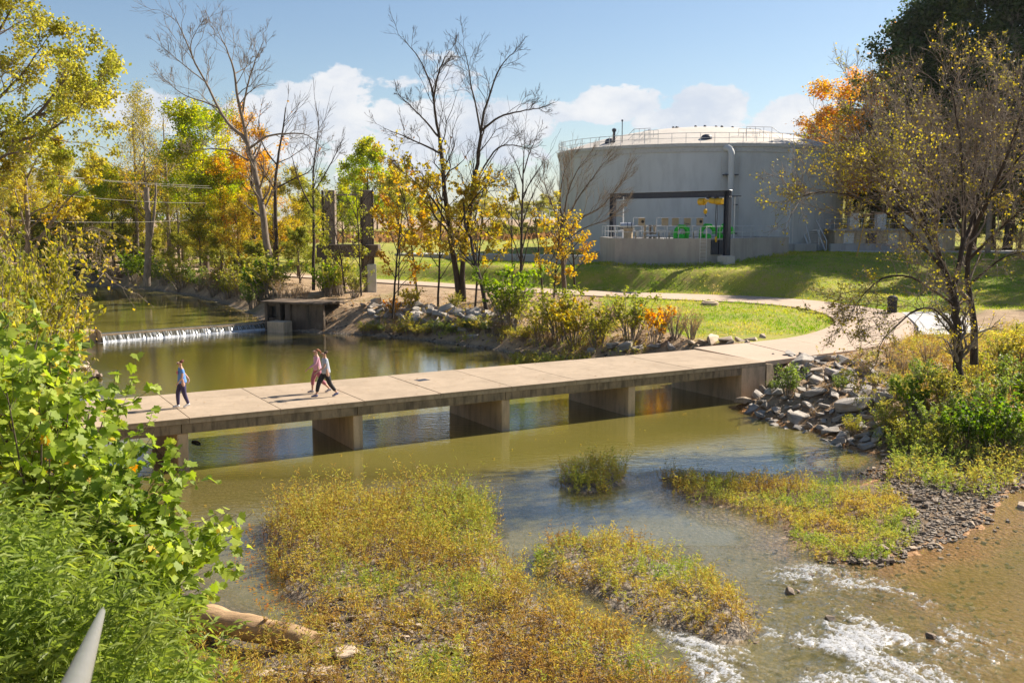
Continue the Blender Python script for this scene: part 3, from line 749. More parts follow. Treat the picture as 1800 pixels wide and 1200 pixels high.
for px_ in (1068, 1238, 1240):
    a = tpol(px_, TR-1.6) if px_ != 1238 else tpol(1238, TR-1.2)
    r = TR-1.8; x, y = r*math.cos(a), r*math.sin(a)
    MB().lathe((x, y, domez(x, y)-.1), [(.6, 0), (.6, .25), (.45, .45), (.2, .55)], 16).build('roof_hatch', MAT['steel_dark'], tank, True) if px_ != 1240 else None
a = tpol(1076, TR-1.4); x, y = (TR-1.5)*math.cos(a), (TR-1.5)*math.sin(a)
MB().lathe((x, y, domez(x, y)-.1), [(.14, 0), (.14, 1.3), (.24, 1.32), (.24, 1.6), (.05, 1.7)], 10).build('roof_flue', MAT['steel_dark'], tank)
a = tpol(1089, TR-1.0); x, y = (TR-1.2)*math.cos(a), (TR-1.2)*math.sin(a)
MB().lathe((x, y, domez(x, y)-.1), [(.05, 0), (.045, 2.4), (.1, 2.42), (.1, 2.6)], 8).build('antenna', MAT['steel_dark'], tank)
# guard rail round the rim
rail = MB(); rr = TR+.12; m = 120
for z, q in ((1.07, .03), (.55, .022)):
    rail.tube([(rr*math.cos(2*PI*k/m), rr*math.sin(2*PI*k/m), hT+z) for k in range(m+1)], q, 6, False)
gr = rail.build('guard_rail', MAT['rail_paint'], tank)
pm = MB().tube([(0, 0, 0), (0, 0, 1.07)], .027, 6).mesh('post'); pm.materials.append(MAT['rail_paint'])
for k in range(72):
    a = 2*PI*k/72; o = link('post', pm, None, gr, loc=(rr*math.cos(a), rr*math.sin(a), hT))
# raised access walkways over the rim (front right, front left)
def crossover(pa, pb, wid=2.4):
    mb = MB(); a0, a1 = tpol(pa), tpol(pb)
    for rad in (TR-.6, TR-.6-wid):
        P = [(rad*math.cos(a), rad*math.sin(a), hT+z) for a, z in ((a0, .8), (a0, 1.75), (a1-(a1-a0)*.28, 1.75), (a1, 1.1))]
        mb.tube(P, .03, 6)
        P2 = [(p[0], p[1], p[2]-.5) for p in P[1:]]; mb.tube(P2, .022, 6)
        for q in np.linspace(0, .72, 4):
            a = a0+(a1-a0)*q; mb.tube([(rad*math.cos(a), rad*math.sin(a), hT+.2), (rad*math.cos(a), rad*math.sin(a), hT+1.75)], .025, 6)
    return mb.build('walkway_rail', MAT['rail_paint'], tank)
crossover(1310, 1372); crossover(1136, 1096)
# overflow pipe
a = tpol(1279); ux, uy = math.cos(a), math.sin(a); tx, ty = -uy, ux
zt = ay(1279, 262, 107)[2]-TZ0; 
pr = TR+.75
P = [(ux*pr, uy*pr, -.1), (ux*pr, uy*pr, zt-1.2), (ux*pr, uy*pr, zt-.6), (ux*(pr-.12)-tx*.1, uy*(pr-.12)-ty*.1, zt-.2), (ux*(pr-.4)-tx*.25, uy*(pr-.4)-ty*.25, zt), (ux*(TR-.1)-tx*.55, uy*(TR-.1)-ty*.55, zt+.02)]
pipe = MB().tube(P, .34, 14).build('overflow_pipe', MAT['tank_paint'], tank, True)
for z in (2.2, 5.2, 8.3, 10.6):
    if z < zt-.8: MB().box((ux*(TR+.45), uy*(TR+.45), z), (.9, 1.5, .09), a).build('pipe_bracket', MAT['steel_dark'], pipe)
for dx in (-.95, .95):
    mb = MB(); mb.tube([(ux*(TR+.3)+tx*dx, uy*(TR+.3)+ty*dx, 0), (ux*(TR+.3)+tx*dx, uy*(TR+.3)+ty*dx, hT-1.4)], .035, 6)
    mb.build('conduit', MAT['tank_trim'], tank)
# vertical pilaster with a drain pipe, and a caged ladder at the left end
for px_, w_ in ((1385, .6),):
    a = tpol(px_); MB().box(((TR+.12)*math.cos(a), (TR+.12)*math.sin(a), hT/2-.2), (.5, w_, hT-.45), a).build('pilaster', MAT['white_metal'], tank)
    MB().tube([((TR+.48)*math.cos(a), (TR+.48)*math.sin(a), 0), ((TR+.48)*math.cos(a), (TR+.48)*math.sin(a), hT+.2)], .07, 8).build('drain_pipe', MAT['tank_trim'], tank)
def cbox(a, rad, z, d, dt=0):
    return (rad*math.cos(a)-math.sin(a)*dt, rad*math.sin(a)+math.cos(a)*dt, z)
a = tpol(994); lad = MB()
for dt in (-.3, .3): lad.tube([cbox(a, TR+.35, .3, 0, dt), cbox(a, TR+.35, hT+1.1, 0, dt)], .035, 6)
for k in range(38): lad.tube([cbox(a, TR+.35, .5+.3*k, 0, -.3), cbox(a, TR+.35, .5+.3*k, 0, .3)], .018, 5)
lo = lad.build('ladder', MAT['rail_paint'], tank)
cg = MB()
for z in np.arange(2.4, hT+1.2, 1.1):
    cg.tube([cbox(a, TR+.35+.42*math.sin(q), z, 0, .42*math.cos(q)) for q in np.linspace(0, PI, 8)], .02, 5)
for q in np.linspace(0.2, PI-.2, 5): cg.tube([cbox(a, TR+.35+.42*math.sin(q), 2.4, 0, .42*math.cos(q)), cbox(a, TR+.35+.42*math.sin(q), hT+1.2, 0, .42*math.cos(q))], .016, 5)
cg.build('safety_cage', MAT['rail_paint'], lo)

# ------------------------------------------------------------------ pump pit
PIT = [(9.35, 90.6), (13.6, 89.9), (17.3, 88.9), (20.2, 90.6), (22.5, 93.2), (26.9, 97.2), (25.0, 102.5), (8.6, 98.2)]
ZP = 6.68
pit = empty('pump_pit', (17, 94, 4.8)); tag(pit, 'raised concrete pump pit with angled walls in front of the grey tank', 'pump pit')
inv = Matrix.Translation(pit.location).inverted()
def pb(mb, name, mat, parent=pit, bv=0):
    o = mb.build(name, MAT[mat] if isinstance(mat, str) else mat, parent)
    if parent is pit: o.matrix_parent_inverse = inv
    if bv: bevel(o, bv)
    return o
MB().n
cx, cy = 17, 95.5
for i in range(len(PIT)):
    a, b = np.array(PIT[i]), np.array(PIT[(i+1) % len(PIT)])
    d = (b-a)/np.linalg.norm(b-a); n = np.array([-d[1], d[0]])
    if n@(np.array([cx, cy])-a) < 0: n = -n
    a2, b2 = a+d*.006, b-d*.006
    pb(MB().prism([tuple(a2), tuple(b2), tuple(b2+n*.35-d*.15), tuple(a2+n*.35+d*.15)], 3.6, ZP), 'wall_panel', 'pit_concrete')
pb(MB().prism([tuple(np.array(p)+(np.array([cx, cy])-p)/np.linalg.norm(np.array([cx, cy])-p)*.4) for p in PIT], 5.9, 6.55), 'floor_slab', 'new_concrete')
grail = None
def rail_run(pts, name, parent, inv_, z0, h=1.07, step=1.35, r=.026, mids=(.55,)):
    mb = MB()
    for q in (h,)+tuple(mids): mb.tube([(p[0], p[1], z0+q) for p in pts], r, 6)
    root = mb.build(name, MAT['rail_paint'], parent)
    if inv_ is not None: root.matrix_parent_inverse = inv_
    me = MB().tube([(0, 0, 0), (0, 0, h)], r, 6).mesh('post'); me.materials.append(MAT['rail_paint'])
    for a, b in zip(pts[:-1], pts[1:]):
        a, b = np.array(a[:2]), np.array(b[:2]); n = max(1, int(round(np.linalg.norm(b-a)/step)))
        for k in range(n): p = a+(b-a)*k/n; link('post', me, None, root, loc=(p[0], p[1], z0))
    link('post', me, None, root, loc=(pts[-1][0], pts[-1][1], z0))
    return root
inset = [tuple(np.array(p)+(np.array([cx, cy])-p)/np.linalg.norm(np.array([cx, cy])-p)*.25) for p in PIT]
rail_run(inset+[inset[0]], 'guard_rail', pit, inv, ZP)
a, b = np.array([17.3, 88.9]), np.array([20.2, 90.6])
lx = np.array(ay(1236, 440, 88.7)[:2])
lad = MB()
for dx in (-.28, .28): lad.tube([(lx[0]+dx, 88.72, 4.6), (lx[0]+dx, 88.72, ZP+1.0)], .03, 6)
for k in range(7): lad.tube([(lx[0]-.28, 88.72, 4.9+.3*k), (lx[0]+.28, 88.72, 4.9+.3*k)], .018, 5)
pb(lad, 'ladder', 'rail_paint')
for q, (px_, w_) in enumerate(((1254, .7), (1266, .45))):
    o = pb(MB().box((ay(px_, 440, 89.6)[0], 89.25+.3*q, 5.9), (w_, .12, 1.3), .45), 'wall_grille', 'steel_dark')
# crane frame
fr = empty('crane_frame', (14.5, 94, 4.9)); tag(fr, 'dark steel gantry frame with two columns and one beam over the pump pit', 'gantry')
finv = Matrix.Translation(fr.location).inverted()
def fb(mb, name, mat, bv=0.01):
    o = mb.build(name, MAT[mat], fr); o.matrix_parent_inverse = finv
    if bv: bevel(o, bv, 1)
    return o
cA = np.array([9.95, 99.0]); cB = np.array([18.95, 88.3]); fa2 = math.atan2(*(cB-cA)[::-1])
def ibeam_col(c, z0, z1, w, rz):
    mb = MB(); 
    mb.box((*c, (z0+z1)/2), (w, .03, z1-z0), rz)
    for s_ in (-1, 1): mb.box((c[0]-math.sin(rz)*0+math.cos(rz)*s_*w/2, c[1]+math.sin(rz)*s_*w/2, (z0+z1)/2), (.035, w*.85, z1-z0), rz)
    return mb
for c, z0 in ((cA, 5.15), (cB, 5.2)):
    fb(ibeam_col(c, z0, 10.85, .5, fa2), 'column', 'steel_dark')
    fb(MB().box((*c, z0-.02), (.75, .75, .05), fa2), 'base_plate', 'galv')
    fb(MB().box((*c, z0-.85), (1.1, 1.1, 1.6), fa2), 'pedestal', 'new_concrete', .03)
mid = (cA+cB)/2; Lb = np.linalg.norm(cB-cA)+.6
mb = MB(); mb.box((*mid, 10.6), (Lb, .03, .5), fa2)
for z in (10.35, 10.87): mb.box((*mid, z), (Lb, .34, .035), fa2)
fb(mb, 'beam', 'steel_dark')
fb(MB().box((*mid, 10.91), (Lb+.1, .42, .03), fa2), 'top_plate', 'galv')
# travelling hoist
hc = np.array(ay(1262, 350, 91.2)[:2]); k_ = np.dot(hc-cA, (cB-cA))/np.dot(cB-cA, cB-cA); k_ = .885; hc = cA+(cB-cA)*k_
dv = (cB-cA)/np.linalg.norm(cB-cA)
ho = empty('chain_hoist', (*hc, 10.0), fa2); tag(ho, 'yellow electric chain hoist hanging below the gantry beam', 'hoist')
MB().box((-.1, 0, .02), (1.7, .3, .22)).build('trolley', MAT['hoist_yellow'], ho)
for x, r in ((-1.25, .32), (.0, .26), (.72, .3)):
    m_ = MB().tube([(x-.32, 0, -.05+(.1 if x == 0 else 0)), (x+.32, 0, -.05)], [r, r], 14).build('motor', MAT['hoist_yellow'], ho, True); bevel(m_, .04)
for x in (-.5, .35): 
    MB().tube([(x, -.2, .33), (x, .2, .33)], .14, 12).build('wheel', MAT['steel_dark'], ho)
MB().tube([(-.85, 0, -.2), (-.85, 0, -.75)], .02, 6).build('hook_chain', MAT['steel_dark'], ho)
MB().lathe((-.85, 0, -1.15), [(.08, 0), (.17, .12), (.17, .38), (.07, .46)], 10).build('hook_block', MAT['hoist_yellow'], ho, True)
MB().tube([(-.85, 0, -1.15), (-.85, 0, -1.3), (-.76, 0, -1.38), (-.7, 0, -1.28)], .03, 6).build('hook', MAT['steel_black'], ho)
mb = MB(); mb.tube([(.35, 0, -.2), (.30, 0, -1.6), (.4, 0, -3.2)], .03, 6); mb.tube([(.45, 0, -.2), (.5, 0, -1.5), (.42, 0, -3.2)], .03, 6); mb.build('control_cable', MAT['steel_black'], ho)
MB().box((.41, 0, -3.4), (.16, .12, .5)).build('pendant_control', MAT['hoist_yellow'], ho)
# pumps
def pump(px_, D, s_, label, rz=0):
    p = ay(px_, 425, D); r = empty('pump', (p[0], p[1], 6.55), rz); tag(r, label, 'pump', 'green pumps in the concrete pit')
    MB().tube([(0, 0, -.05), (0, 0, .55*s_), (.08, 0, .85*s_), (.35*s_, 0, 1.12*s_), (.75*s_, 0, 1.1*s_), (1.05*s_, 0, .82*s_), (1.08*s_, 0, .45*s_)], .19*s_, 12).build('elbow_pipe', MAT['pump_green'], r, True)
    MB().lathe((0, 0, .0), [(.32*s_, 0), (.32*s_, .09), (.2*s_, .1)], 14).build('flange', MAT['pump_green'], r, True)
    MB().lathe((.5*s_, 0, .0), [(.36*s_, 0), (.36*s_, .35), (.25*s_, .5)], 14).build('pump_casing', MAT['pump_green'], r, True)
pump(1187, 91.6, 1.05, 'bright green pump elbow left of the others behind the pit railing')
pump(1232, 92.4, 1.12, 'bright green pump in the middle near the ladder'); pump(1264, 92.6, 1.12, 'bright green pump partly behind the gantry column')
for px_, D, lab in ((1207, 92.2, 'narrow green valve body between two green pumps'),):
    p = ay(px_, 425, D); r = empty('valve', (p[0], p[1], 6.55)); tag(r, lab, 'valve')
    MB().lathe((0, 0, 0), [(.2, 0), (.2, .9), (.26, .95), (.26, 1.1)], 10).build('body', MAT['pump_green'], r, True); MB().lathe((0, 0, 1.1), [(.04, 0), (.04, .3), (.2, .3), (.2, .34)], 10).build('handwheel', MAT['steel_dark'], r)
for px_, D, back, lab in ((1127, 91.5, 1, 'beige control box on a steel rack, far left one'), (1168, 91.9, 0, 'beige control box on a steel rack, second from left'), (1186, 92.3, 0, 'beige control box on a steel rack above the left green pump'),
                         (1207, 92.3, 0, 'beige control box on a steel rack above the green valve'), (1229, 92, 1, 'beige control box with a dark dial, above the middle pump')):
    p = ay(px_, 425, D); r = empty('control_box', (p[0], p[1], 6.55)); tag(r, lab, 'control box', 'beige control boxes on the pump pit')
    fm = MB()
    for dx in (-.75, .15): fm.tube([(dx, 0, 0), (dx, 0, 2.0)], .035, 6)
    fm.tube([(-.75, 0, 1.98), (.35, 0, 1.98)], .03, 6); fm.tube([(-.75, 0, .9), (.15, 0, .9)], .03, 6)
    fm.build('rack', MAT['rail_paint'], r)
    bevel(MB().box((.0, -.08, 1.62), (.6, .25, .72)).build('box', MAT['beige'], r), .02)
    MB().box((.0, -.22, 1.95), (.66, .5, .04)).build('hood', MAT['white_metal'], r)
    if back: MB().tube([(.08, -.2, 1.62), (.08, -.25, 1.62)], .14, 12).build('dial', MAT['steel_black'], r)
    MB().box((-.35, .0, .55), (.3, .25, .5)).build('junction_box', MAT['galv'], r); MB().tube([(-.5, .05, 0), (-.5, .05, .6), (-.35, .05, .8)], .08, 8).build('pipe', MAT['beige'], r)
p = ay(1140, 430, 91.8); r = empty('pipework', (p[0], p[1], 6.55)); tag(r, 'rusty brown valves and pipework between the silver vent and control boxes', 'pipework')
for q, x in enumerate((-.35, .15, .55)): MB().lathe((x, .1*q, 0), [(.14, 0), (.14, .5), (.2, .52), (.2, .66), (.1, .68), (.1, 1.1), (.16, 1.15), (.16, 1.3)], 10).build('riser', MAT['bark_pale'] if q % 2 else MAT['beige'], r, True)
MB().tube([(-.5, 0, .35), (.7, 0, .35)], .1, 8).build('manifold', MAT['white_metal'], r)
p = ay(1100, 430, 92); r = empty('ventilator', (p[0], p[1], 6.55)); tag(r, 'silver hooded ventilator at the left end of the pump pit', 'ventilator')
MB().lathe((.2, 0, 0), [(.42, 0), (.42, .9), (.5, .92), (.5, 1.05)], 16).build('body', MAT['beige'], r, True)
o = MB().tube([(-.55, 0, 1.2), (.75, 0, 1.2)], .34, 14).build('hood', MAT['galv'], r, True)
for q in range(5): MB().tube([(-.1+.18*q, 0, 1.2), (-.04+.18*q, 0, 1.2)], .365, 14).build('hood_rib', MAT['steel_dark'] if q % 2 else MAT['galv'], o, True)
MB().box((-.55, 0, 1.02), (.5, .6, .1)).build('cowl_lip', MAT['steel_dark'], r)
for k_i, (px_, D, top, z0_, lab, arm) in enumerate(((1096, 96.5, 345, 6.55, 'slim white lamp post at the left end of the pump pit', 0), (1292, 94.5, 345, 6.55, 'slim lamp post with a flat twin head right of the gantry', 1))):
    p = ay(px_, top, D); r = empty('lamp_post', (p[0], p[1], z0_)); tag(r, lab, 'lamp post')
    h = p[2]-z0_
    MB().tube([(0, 0, -.1), (0, 0, h)], [.075, .05], 8).build('pole', MAT['white_metal'], r)
    if arm: MB().box((0, 0, h), (1.15, .22, .09)).build('lamp_head', MAT['steel_dark'], r); MB().box((-.45, 0, h-.07), (.35, .2, .05)).build('lens', MAT['white_metal'], r); MB().box((.45, 0, h-.07), (.35, .2, .05)).build('lens', MAT['white_metal'], r)
    else: MB().box((.25, 0, h), (.6, .2, .1)).build('lamp_head', MAT['steel_dark'], r)
p = ay(1775, 350, 114); r = empty('street_lamp', (p[0], p[1], H(p[0], p[1]))); tag(r, 'tall pale light pole beside the road under the dark trees', 'lamp post'); h = 9
MB().tube([(0, 0, -.2), (0, 0, h)], [.13, .07], 10).build('pole', MAT['white_metal'], r, True); MB().box((-.5, 0, h), (1.2, .25, .12)).build('lamp_head', MAT['galv'], r); MB().lathe((0, 0, -.4), [(.35, 0), (.35, .55)], 12).build('base', MAT['new_concrete'], r)

# stair, platform, blocks at the right of the tank
st = empty('access_stair', (0, 0, 0)); 
a0_ = ay(1437, 440, 106.5); st.location = (a0_[0], 106.5, 5.0); tag(st, 'steel access stair with handrails up to a platform beside the tank', 'stairs')
for k in range(11):
    MB().box((.0, .26*k, .2+.19*k), (1.5, .27, .04)).build('tread', MAT['galv'], st)
for x in (-.8, .8):
    MB().box((x, 1.4, 1.05), (.06, .02, .1)).build('clip', MAT['galv'], st)
    mb = MB(); mb.tube([(x, -.1, .05), (x, 2.9, 2.2)], .09, 6); mb.build('stringer', MAT['white_metal'], st)
    mb = MB(); mb.tube([(x*1.1, -.2, 1.1), (x*.8, 2.9, 3.3)], .045, 6); mb.tube([(x*1.1, -.2, .1), (x*1.1, -.2, 1.1)], .045, 6); mb.build('handrail', MAT['white_metal'], st)
MB().box((0, 3.9, 2.2), (2.2, 2.0, .12)).build('landing', MAT['galv'], st)
for x in (-1.0, 1.0):
    for y in (3.0, 4.8): MB().box((x, y, 1.05), (.1, .1, 2.3)).build('leg', MAT['galv'], st)
MB().box((0, 4.9, 3.0), (1.1, .08, 1.3)).build('door', MAT['white_metal'], st)
rail_run([(-1.05, 3.0), (-1.05, 4.85), (1.05, 4.85), (1.05, 3.0)], 'guard_rail', st, None, 2.26)
vb = empty('valve_house', (0, 0, 0)); q = ay(1560, 440, 110); vb.location = (q[0], 111, 4.9); tag(vb, 'low shaded concrete valve house with railings half hidden behind the yellow tree', 'valve house')
MB().box((0, 0, 1.1), (13.0, 6, 2.3)).build('wall', MAT['pier_concrete'], vb); MB().box((0, 0, 2.35), (13.6, 6.6, .2)).build('roof', MAT['pit_concrete'], vb)
for k in range(5): MB().box((-5+2.4*k, -3.02, 1.1), (1.1, .06, 1.8)).build('door', MAT['steel_dark'] if k % 2 else MAT['galv'], vb)
rail_run([(-6.6, 3.1), (-6.6, -3.1), (6.6, -3.1), (6.6, 3.1)], 'guard_rail', vb, None, 2.46, step=1.5)
for k in range(3):
    o = MB().box((-4+3*k, -1.2, 3.3), (1.0, .9, 1.7)).build('equipment_cabinet', MAT['white_metal'] if k == 1 else MAT['galv'], vb); bevel(o, .03)
blk = bpy.data.meshes.new('concrete_block'); 
bmb = MB().prism([(-1.15, -.3), (1.15, -.3), (1.15, .3), (-1.15, .3)], 0, .85).mesh('concrete_block'); bmb.materials.append(MAT['pit_concrete'])
for k, (px_, D, yy_) in enumerate(((1398, 104.5, 0), (1414, 104.2, .0), (1477, 104.6, 0), (1503, 104.6, 0), (1530, 104.9, 0), (1556, 105.2, 0))):
    q = ay(px_, 440, D); o = link('barrier_block', bmb, loc=(q[0], D, 5.0), rot=(0, 0, .05)); bevel(o, .05)
    tag(o, ['grey concrete block just right of the pump pit wall', 'grey concrete block at the foot of the stair, left side', 'grey concrete block just right of the stair'][k] if k < 3 else 'grey concrete block in the shade behind the yellow tree', 'concrete block', 'concrete blocks along the service road')

# litter bin, manhole, marker post
q = at(1568, 548, 2.1); r = empty('litter_bin', (q[0], q[1], 2.07)); tag(r, 'black slatted litter bin standing beside the path bend', 'litter bin')
q2 = H(q[0], q[1]); r.location.z = max(q2, 2.0)-.02
for k in range(16):
    a = 2*PI*k/16; MB().box((.3*math.cos(a), .3*math.sin(a), .5), (.03, .085, .9), a).build('slat', MAT['steel_black'], r)
MB().lathe((0, 0, .06), [(.25, 0), (.25, .86)], 14).build('liner', MAT['steel_black'], r)
MB().lathe((0, 0, .95), [(.35, 0), (.36, .08), (.3, .22), (.12, .3)], 16).build('lid', MAT['steel_black'], r, True)
q = at(1248, 537, 2.05); q = np.array([q[0], q[1], H(q[0], q[1])]); r = empty('manhole', tuple(q)); tag(r, 'round concrete manhole with a lid set in the mown grass', 'manhole')
MB().lathe((0, 0, -.2), [(.62, 0), (.62, .36), (.55, .40)], 24).build('ring', MAT['path_concrete'], r, True); MB().lathe((0, 0, .2), [(.42, 0), (.42, .05), (.36, .06)], 20).build('lid', MAT['beige'], r, True)
q = ay(1505, 462, 92); zq = H(q[0], 92); o = MB().tube([(q[0], 92, zq-.1), (q[0]+1.3, 93.5, zq+4.2)], .06, 8).build('guy_guard', MAT['orange_wood']); tag(o, 'slanting yellow guy wire guard on the slope behind the tree', 'guy guard')
# utility poles far behind, near the tank's left
for px_, top, D, lab in ((966, 368, 190, 'thin distant lamp pole in the field left of the tank'), (952, 372, 205, 'smaller distant pole beside another in the field left of the tank')):
    q = ay(px_, top, D); zq = H(q[0], D); r = empty('distant_pole', (q[0], D, zq)); tag(r, lab, 'pole'); h = q[2]-zq
    MB().tube([(0, 0, -.2), (0, 0, h)], .09, 6).build('pole', MAT['white_metal'], r); MB().box((.4, 0, h), (1.1, .2, .12)).build('arm', MAT['galv'], r)
# wires across the left sky
def wire(a, b, sag, lab):
    a = ay(*a); b = ay(*b); P = []
    for k in range(25):
        t_ = k/24; p = a+(b-a)*t_; p[2] -= sag*4*t_*(1-t_); P.append(p)
    tag(MB().tube(P, .016, 5).build('power_line', MAT['wire']), lab, 'cable', 'overhead cables across the left trees')
wire((-200, 268, 60), (372, 331, 100), .35, 'topmost overhead cable crossing the left trees'); wire((-200, 275, 60), (368, 327, 101), .3, 'second overhead cable just below the topmost one')
wire((-200, 300, 60), (360, 357, 100), .5, 'third overhead cable crossing the left trees'); wire((-200, 372, 60), (330, 387, 100), .4, 'lowest overhead cable crossing the left trees')
# ------------------------------------------------------------------ tree growing
def nrm(a): return a/(np.linalg.norm(a, axis=-1, keepdims=True)+1e-9)
def tubes(P, R, m):
    """P (n,N,3) polylines, R (n,N) radii -> verts, quad faces"""
    n, N, _ = P.shape
    T = np.empty_like(P); T[:, 1:-1] = P[:, 2:]-P[:, :-2]; T[:, 0] = P[:, 1]-P[:, 0]; T[:, -1] = P[:, -1]-P[:, -2]; T = nrm(T)
    ref = np.where(np.abs(T[..., 2:3]) > .9, np.array([1., 0, 0]), np.array([0, 0, 1.]))
    ref = np.broadcast_to(ref[:, :1], T.shape)
    A = nrm(np.cross(T, ref)); B = np.cross(T, A)
    w = 2*PI*np.arange(m)/m
    V = P[:, :, None]+R[:, :, None, None]*(A[:, :, None]*np.cos(w)[None, None, :, None]+B[:, :, None]*np.sin(w)[None, None, :, None])
    i = np.arange(n*N*m).reshape(n, N, m); j = np.roll(i, -1, 2)
    F = np.stack([i[:, :-1], j[:, :-1], j[:, 1:], i[:, 1:]], -1).reshape(-1, 4)
    return V.reshape(-1, 3), F
class Batch:
    def __init__(s): s.V = []; s.F = []; s.n = 0; s.A = []
    def add(s, V, F, A=None):
        s.V.append(V); s.F.append(F+s.n); s.n += len(V); s.A.append(np.zeros(len(V)) if A is None else A); return s
    def mesh(s, name, smooth=False, attrs=True):
        q = {}; 
        for f in s.F: q.setdefault(f.shape[1], []).append(f)
        return npmesh(name, np.concatenate(s.V), [np.concatenate(v) for v in q.values()], smooth, dict(rnd=np.concatenate(s.A)) if attrs else None)
def spawn(P, R, k, ang, ln, up, N, rng, tmin=.25, tmax=1.0, rfac=.55, jit=.08, tip=.25, absl=False, grav=0, taper=.5):
    n, M, _ = P.shape
    idx = np.repeat(np.arange(n), k)
    t = rng.uniform(tmin, tmax, len(idx)); t[::k] = tmax
    f = t*(M-1); i = np.minimum(f.astype(int), M-2); fr = (f-i)[:, None]
    p0 = P[idx, i]*(1-fr)+P[idx, i+1]*fr; r0 = R[idx, i]*(1-fr[:, 0])+R[idx, i+1]*fr[:, 0]
    T = nrm(P[idx, i+1]-P[idx, i])
    L = np.linalg.norm(np.diff(P, axis=1), axis=2).sum(1)[idx]
    L = (L*rng.uniform(ln[0], ln[1], len(idx)))*(1-taper*t) if not absl else rng.uniform(ln[0], ln[1], len(idx))
    rnd = rng.normal(size=(len(idx), 3)); perp = nrm(rnd-(rnd*T).sum(1, keepdims=True)*T)
    a = np.radians(rng.uniform(ang[0], ang[1], len(idx)))[:, None]
    a[::k] *= .35
    D = nrm(np.cos(a)*T+np.sin(a)*perp+np.array([0, 0, up]))
    s = np.linspace(0, 1, N)[None, :, None]
    bend = rng.normal(size=(len(idx), 1, 3))*jit*2; bend[..., 2] += up*.5-grav
    Q = p0[:, None]+L[:, None, None]*(D[:, None]*s+bend*s*s*.5)
    if N > 2:
        w = rng.normal(size=(len(idx), N, 3))*jit*.35*L[:, None, None]*np.minimum(s*2, 1); w[:, 0] = 0; Q = Q+w
    r0 = r0*rfac
    RR = r0[:, None]*(1-(1-tip)*np.linspace(0, 1, N)[None])
    return Q, RR
def leafcards(C, size, rng, aspect=.6, tone=None, spread=.12, up=.3, sv=.35):
    n = len(C); N = nrm(rng.normal(size=(n, 3))+np.array([0, 0, up])); a = rng.normal(size=(n, 3)); A = nrm(np.cross(N, a)); B = np.cross(N, A)
    s = (size*rng.uniform(1-sv, 1+sv, n))[:, None]
    V = np.stack([C-A*s*.5, C+B*s*aspect*.5-N*s*.08, C+A*s*.5, C-B*s*aspect*.5-N*s*.08], 1).reshape(-1, 3)
    F = np.arange(4*n).reshape(-1, 4)
    t = np.full(n, .4) if tone is None else tone
    t = np.clip(t+rng.normal(size=n)*spread, 0, 1)
    return V, F, np.repeat(t, 4)
def pts_on(Q, per, rng, jit=0, tmin=.15):
    n, N, _ = Q.shape; idx = np.repeat(np.arange(n), per); t = rng.uniform(tmin, 1, len(idx))*(N-1); i = np.minimum(t.astype(int), N-2); f = (t-i)[:, None]
    return Q[idx, i]*(1-f)+Q[idx, i+1]*f+rng.normal(size=(len(idx), 3))*jit
def resample(P, n): return catmull(P, n)

# ---- generic leafy trees, several kinds whose meshes are shared by their copies
def leafy_proto(seed, h, spread, nl, leaf, tone, limbs=15, sub=6, tw=4, per=18, crown0=.25, bare=0, up=.35, trunk_r=.017, lean=.04, vine=0):
    rng = np.random.default_rng(seed)
    z = np.linspace(0, 1, 9); P = np.stack([np.cumsum(rng.normal(size=9)*lean*h/9), np.cumsum(rng.normal(size=9)*lean*h/9), z*h*.93], 1); P[0, :2] = 0
    P[:, :2] -= P[0, :2]; P = P[None]; R = (h*trunk_r*(1-z*.85))[None]
    b = Batch(); V, F = tubes(P, R, 8); b.add(V, F)
    Q1, R1 = spawn(P, R, limbs, (35, 72), (spread*.75, spread*1.1), up, 6, rng, crown0, .98, .5, .10, .25, taper=.55)
    V, F = tubes(Q1, R1, 5); b.add(V, F)
    Q2, R2 = spawn(Q1, R1, sub, (25, 65), (.35, .6), .12, 4, rng, .25, 1, .5, .12)
    V, F = tubes(Q2, R2, 4); b.add(V, F)
    Q3, R3 = spawn(Q2, R2, tw, (25, 70), (.35, .7), .08, 3, rng, .2, 1, .5, .12)
    V, F = tubes(Q3, np.maximum(R3, .008), 3); b.add(V, F)
    trunk = b.mesh('trunk', True, False)
    if per:
        C = pts_on(Q3, per, rng, h*.018, .1)
        if bare: C = C[rng.random(len(C)) > bare]
        if vine:
            tz = rng.uniform(.02, .55, vine); a = rng.uniform(0, 2*PI, vine); rr = h*.02+rng.random(vine)*.35
            i = tz*8; ii = i.astype(int); base = P[0, ii]*(1-(i-ii))[:, None]+P[0, ii+1]*(i-ii)[:, None]
            C = np.vstack([C, base+np.stack([np.cos(a)*rr, np.sin(a)*rr, rng.normal(size=vine)*.2], 1)])
        tn = tone+(fbm(C[:, 0]*.35+seed, C[:, 2]*.35, 3, seed)-.5)*.9
        V, F, A = leafcards(C, leaf, rng, .72, tn, .13)
        crown = Batch().add(V, F, A).mesh('crown')
    else: crown = None
    return trunk, crown
KINDS = {}
def kind(name, leafm, barkm, **kw):
    t_, c_ = leafy_proto(**kw); t_.materials.append(MAT[barkm])
    if c_ is not None: c_.materials.append(MAT[leafm])
    zz_ = np.empty(len((c_ or t_).vertices)*3, np.float32); (c_ or t_).vertices.foreach_get('co', zz_); KINDS[name] = (t_, c_, float(np.percentile(zz_[2::3], 98.5)))
kind('green_a', 'leaf_green', 'bark', seed=1, h=16, spread=.42, nl=0, leaf=0.224, tone=.78, per=35, limbs=18)
kind('green_b', 'leaf_green', 'bark', seed=2, h=13, spread=.5, nl=0, leaf=0.210, tone=.72, per=35, limbs=18)
kind('yg_a', 'leaf_yellowgreen', 'bark', seed=3, h=15, spread=.42, nl=0, leaf=0.238, tone=.42, per=30, limbs=18)
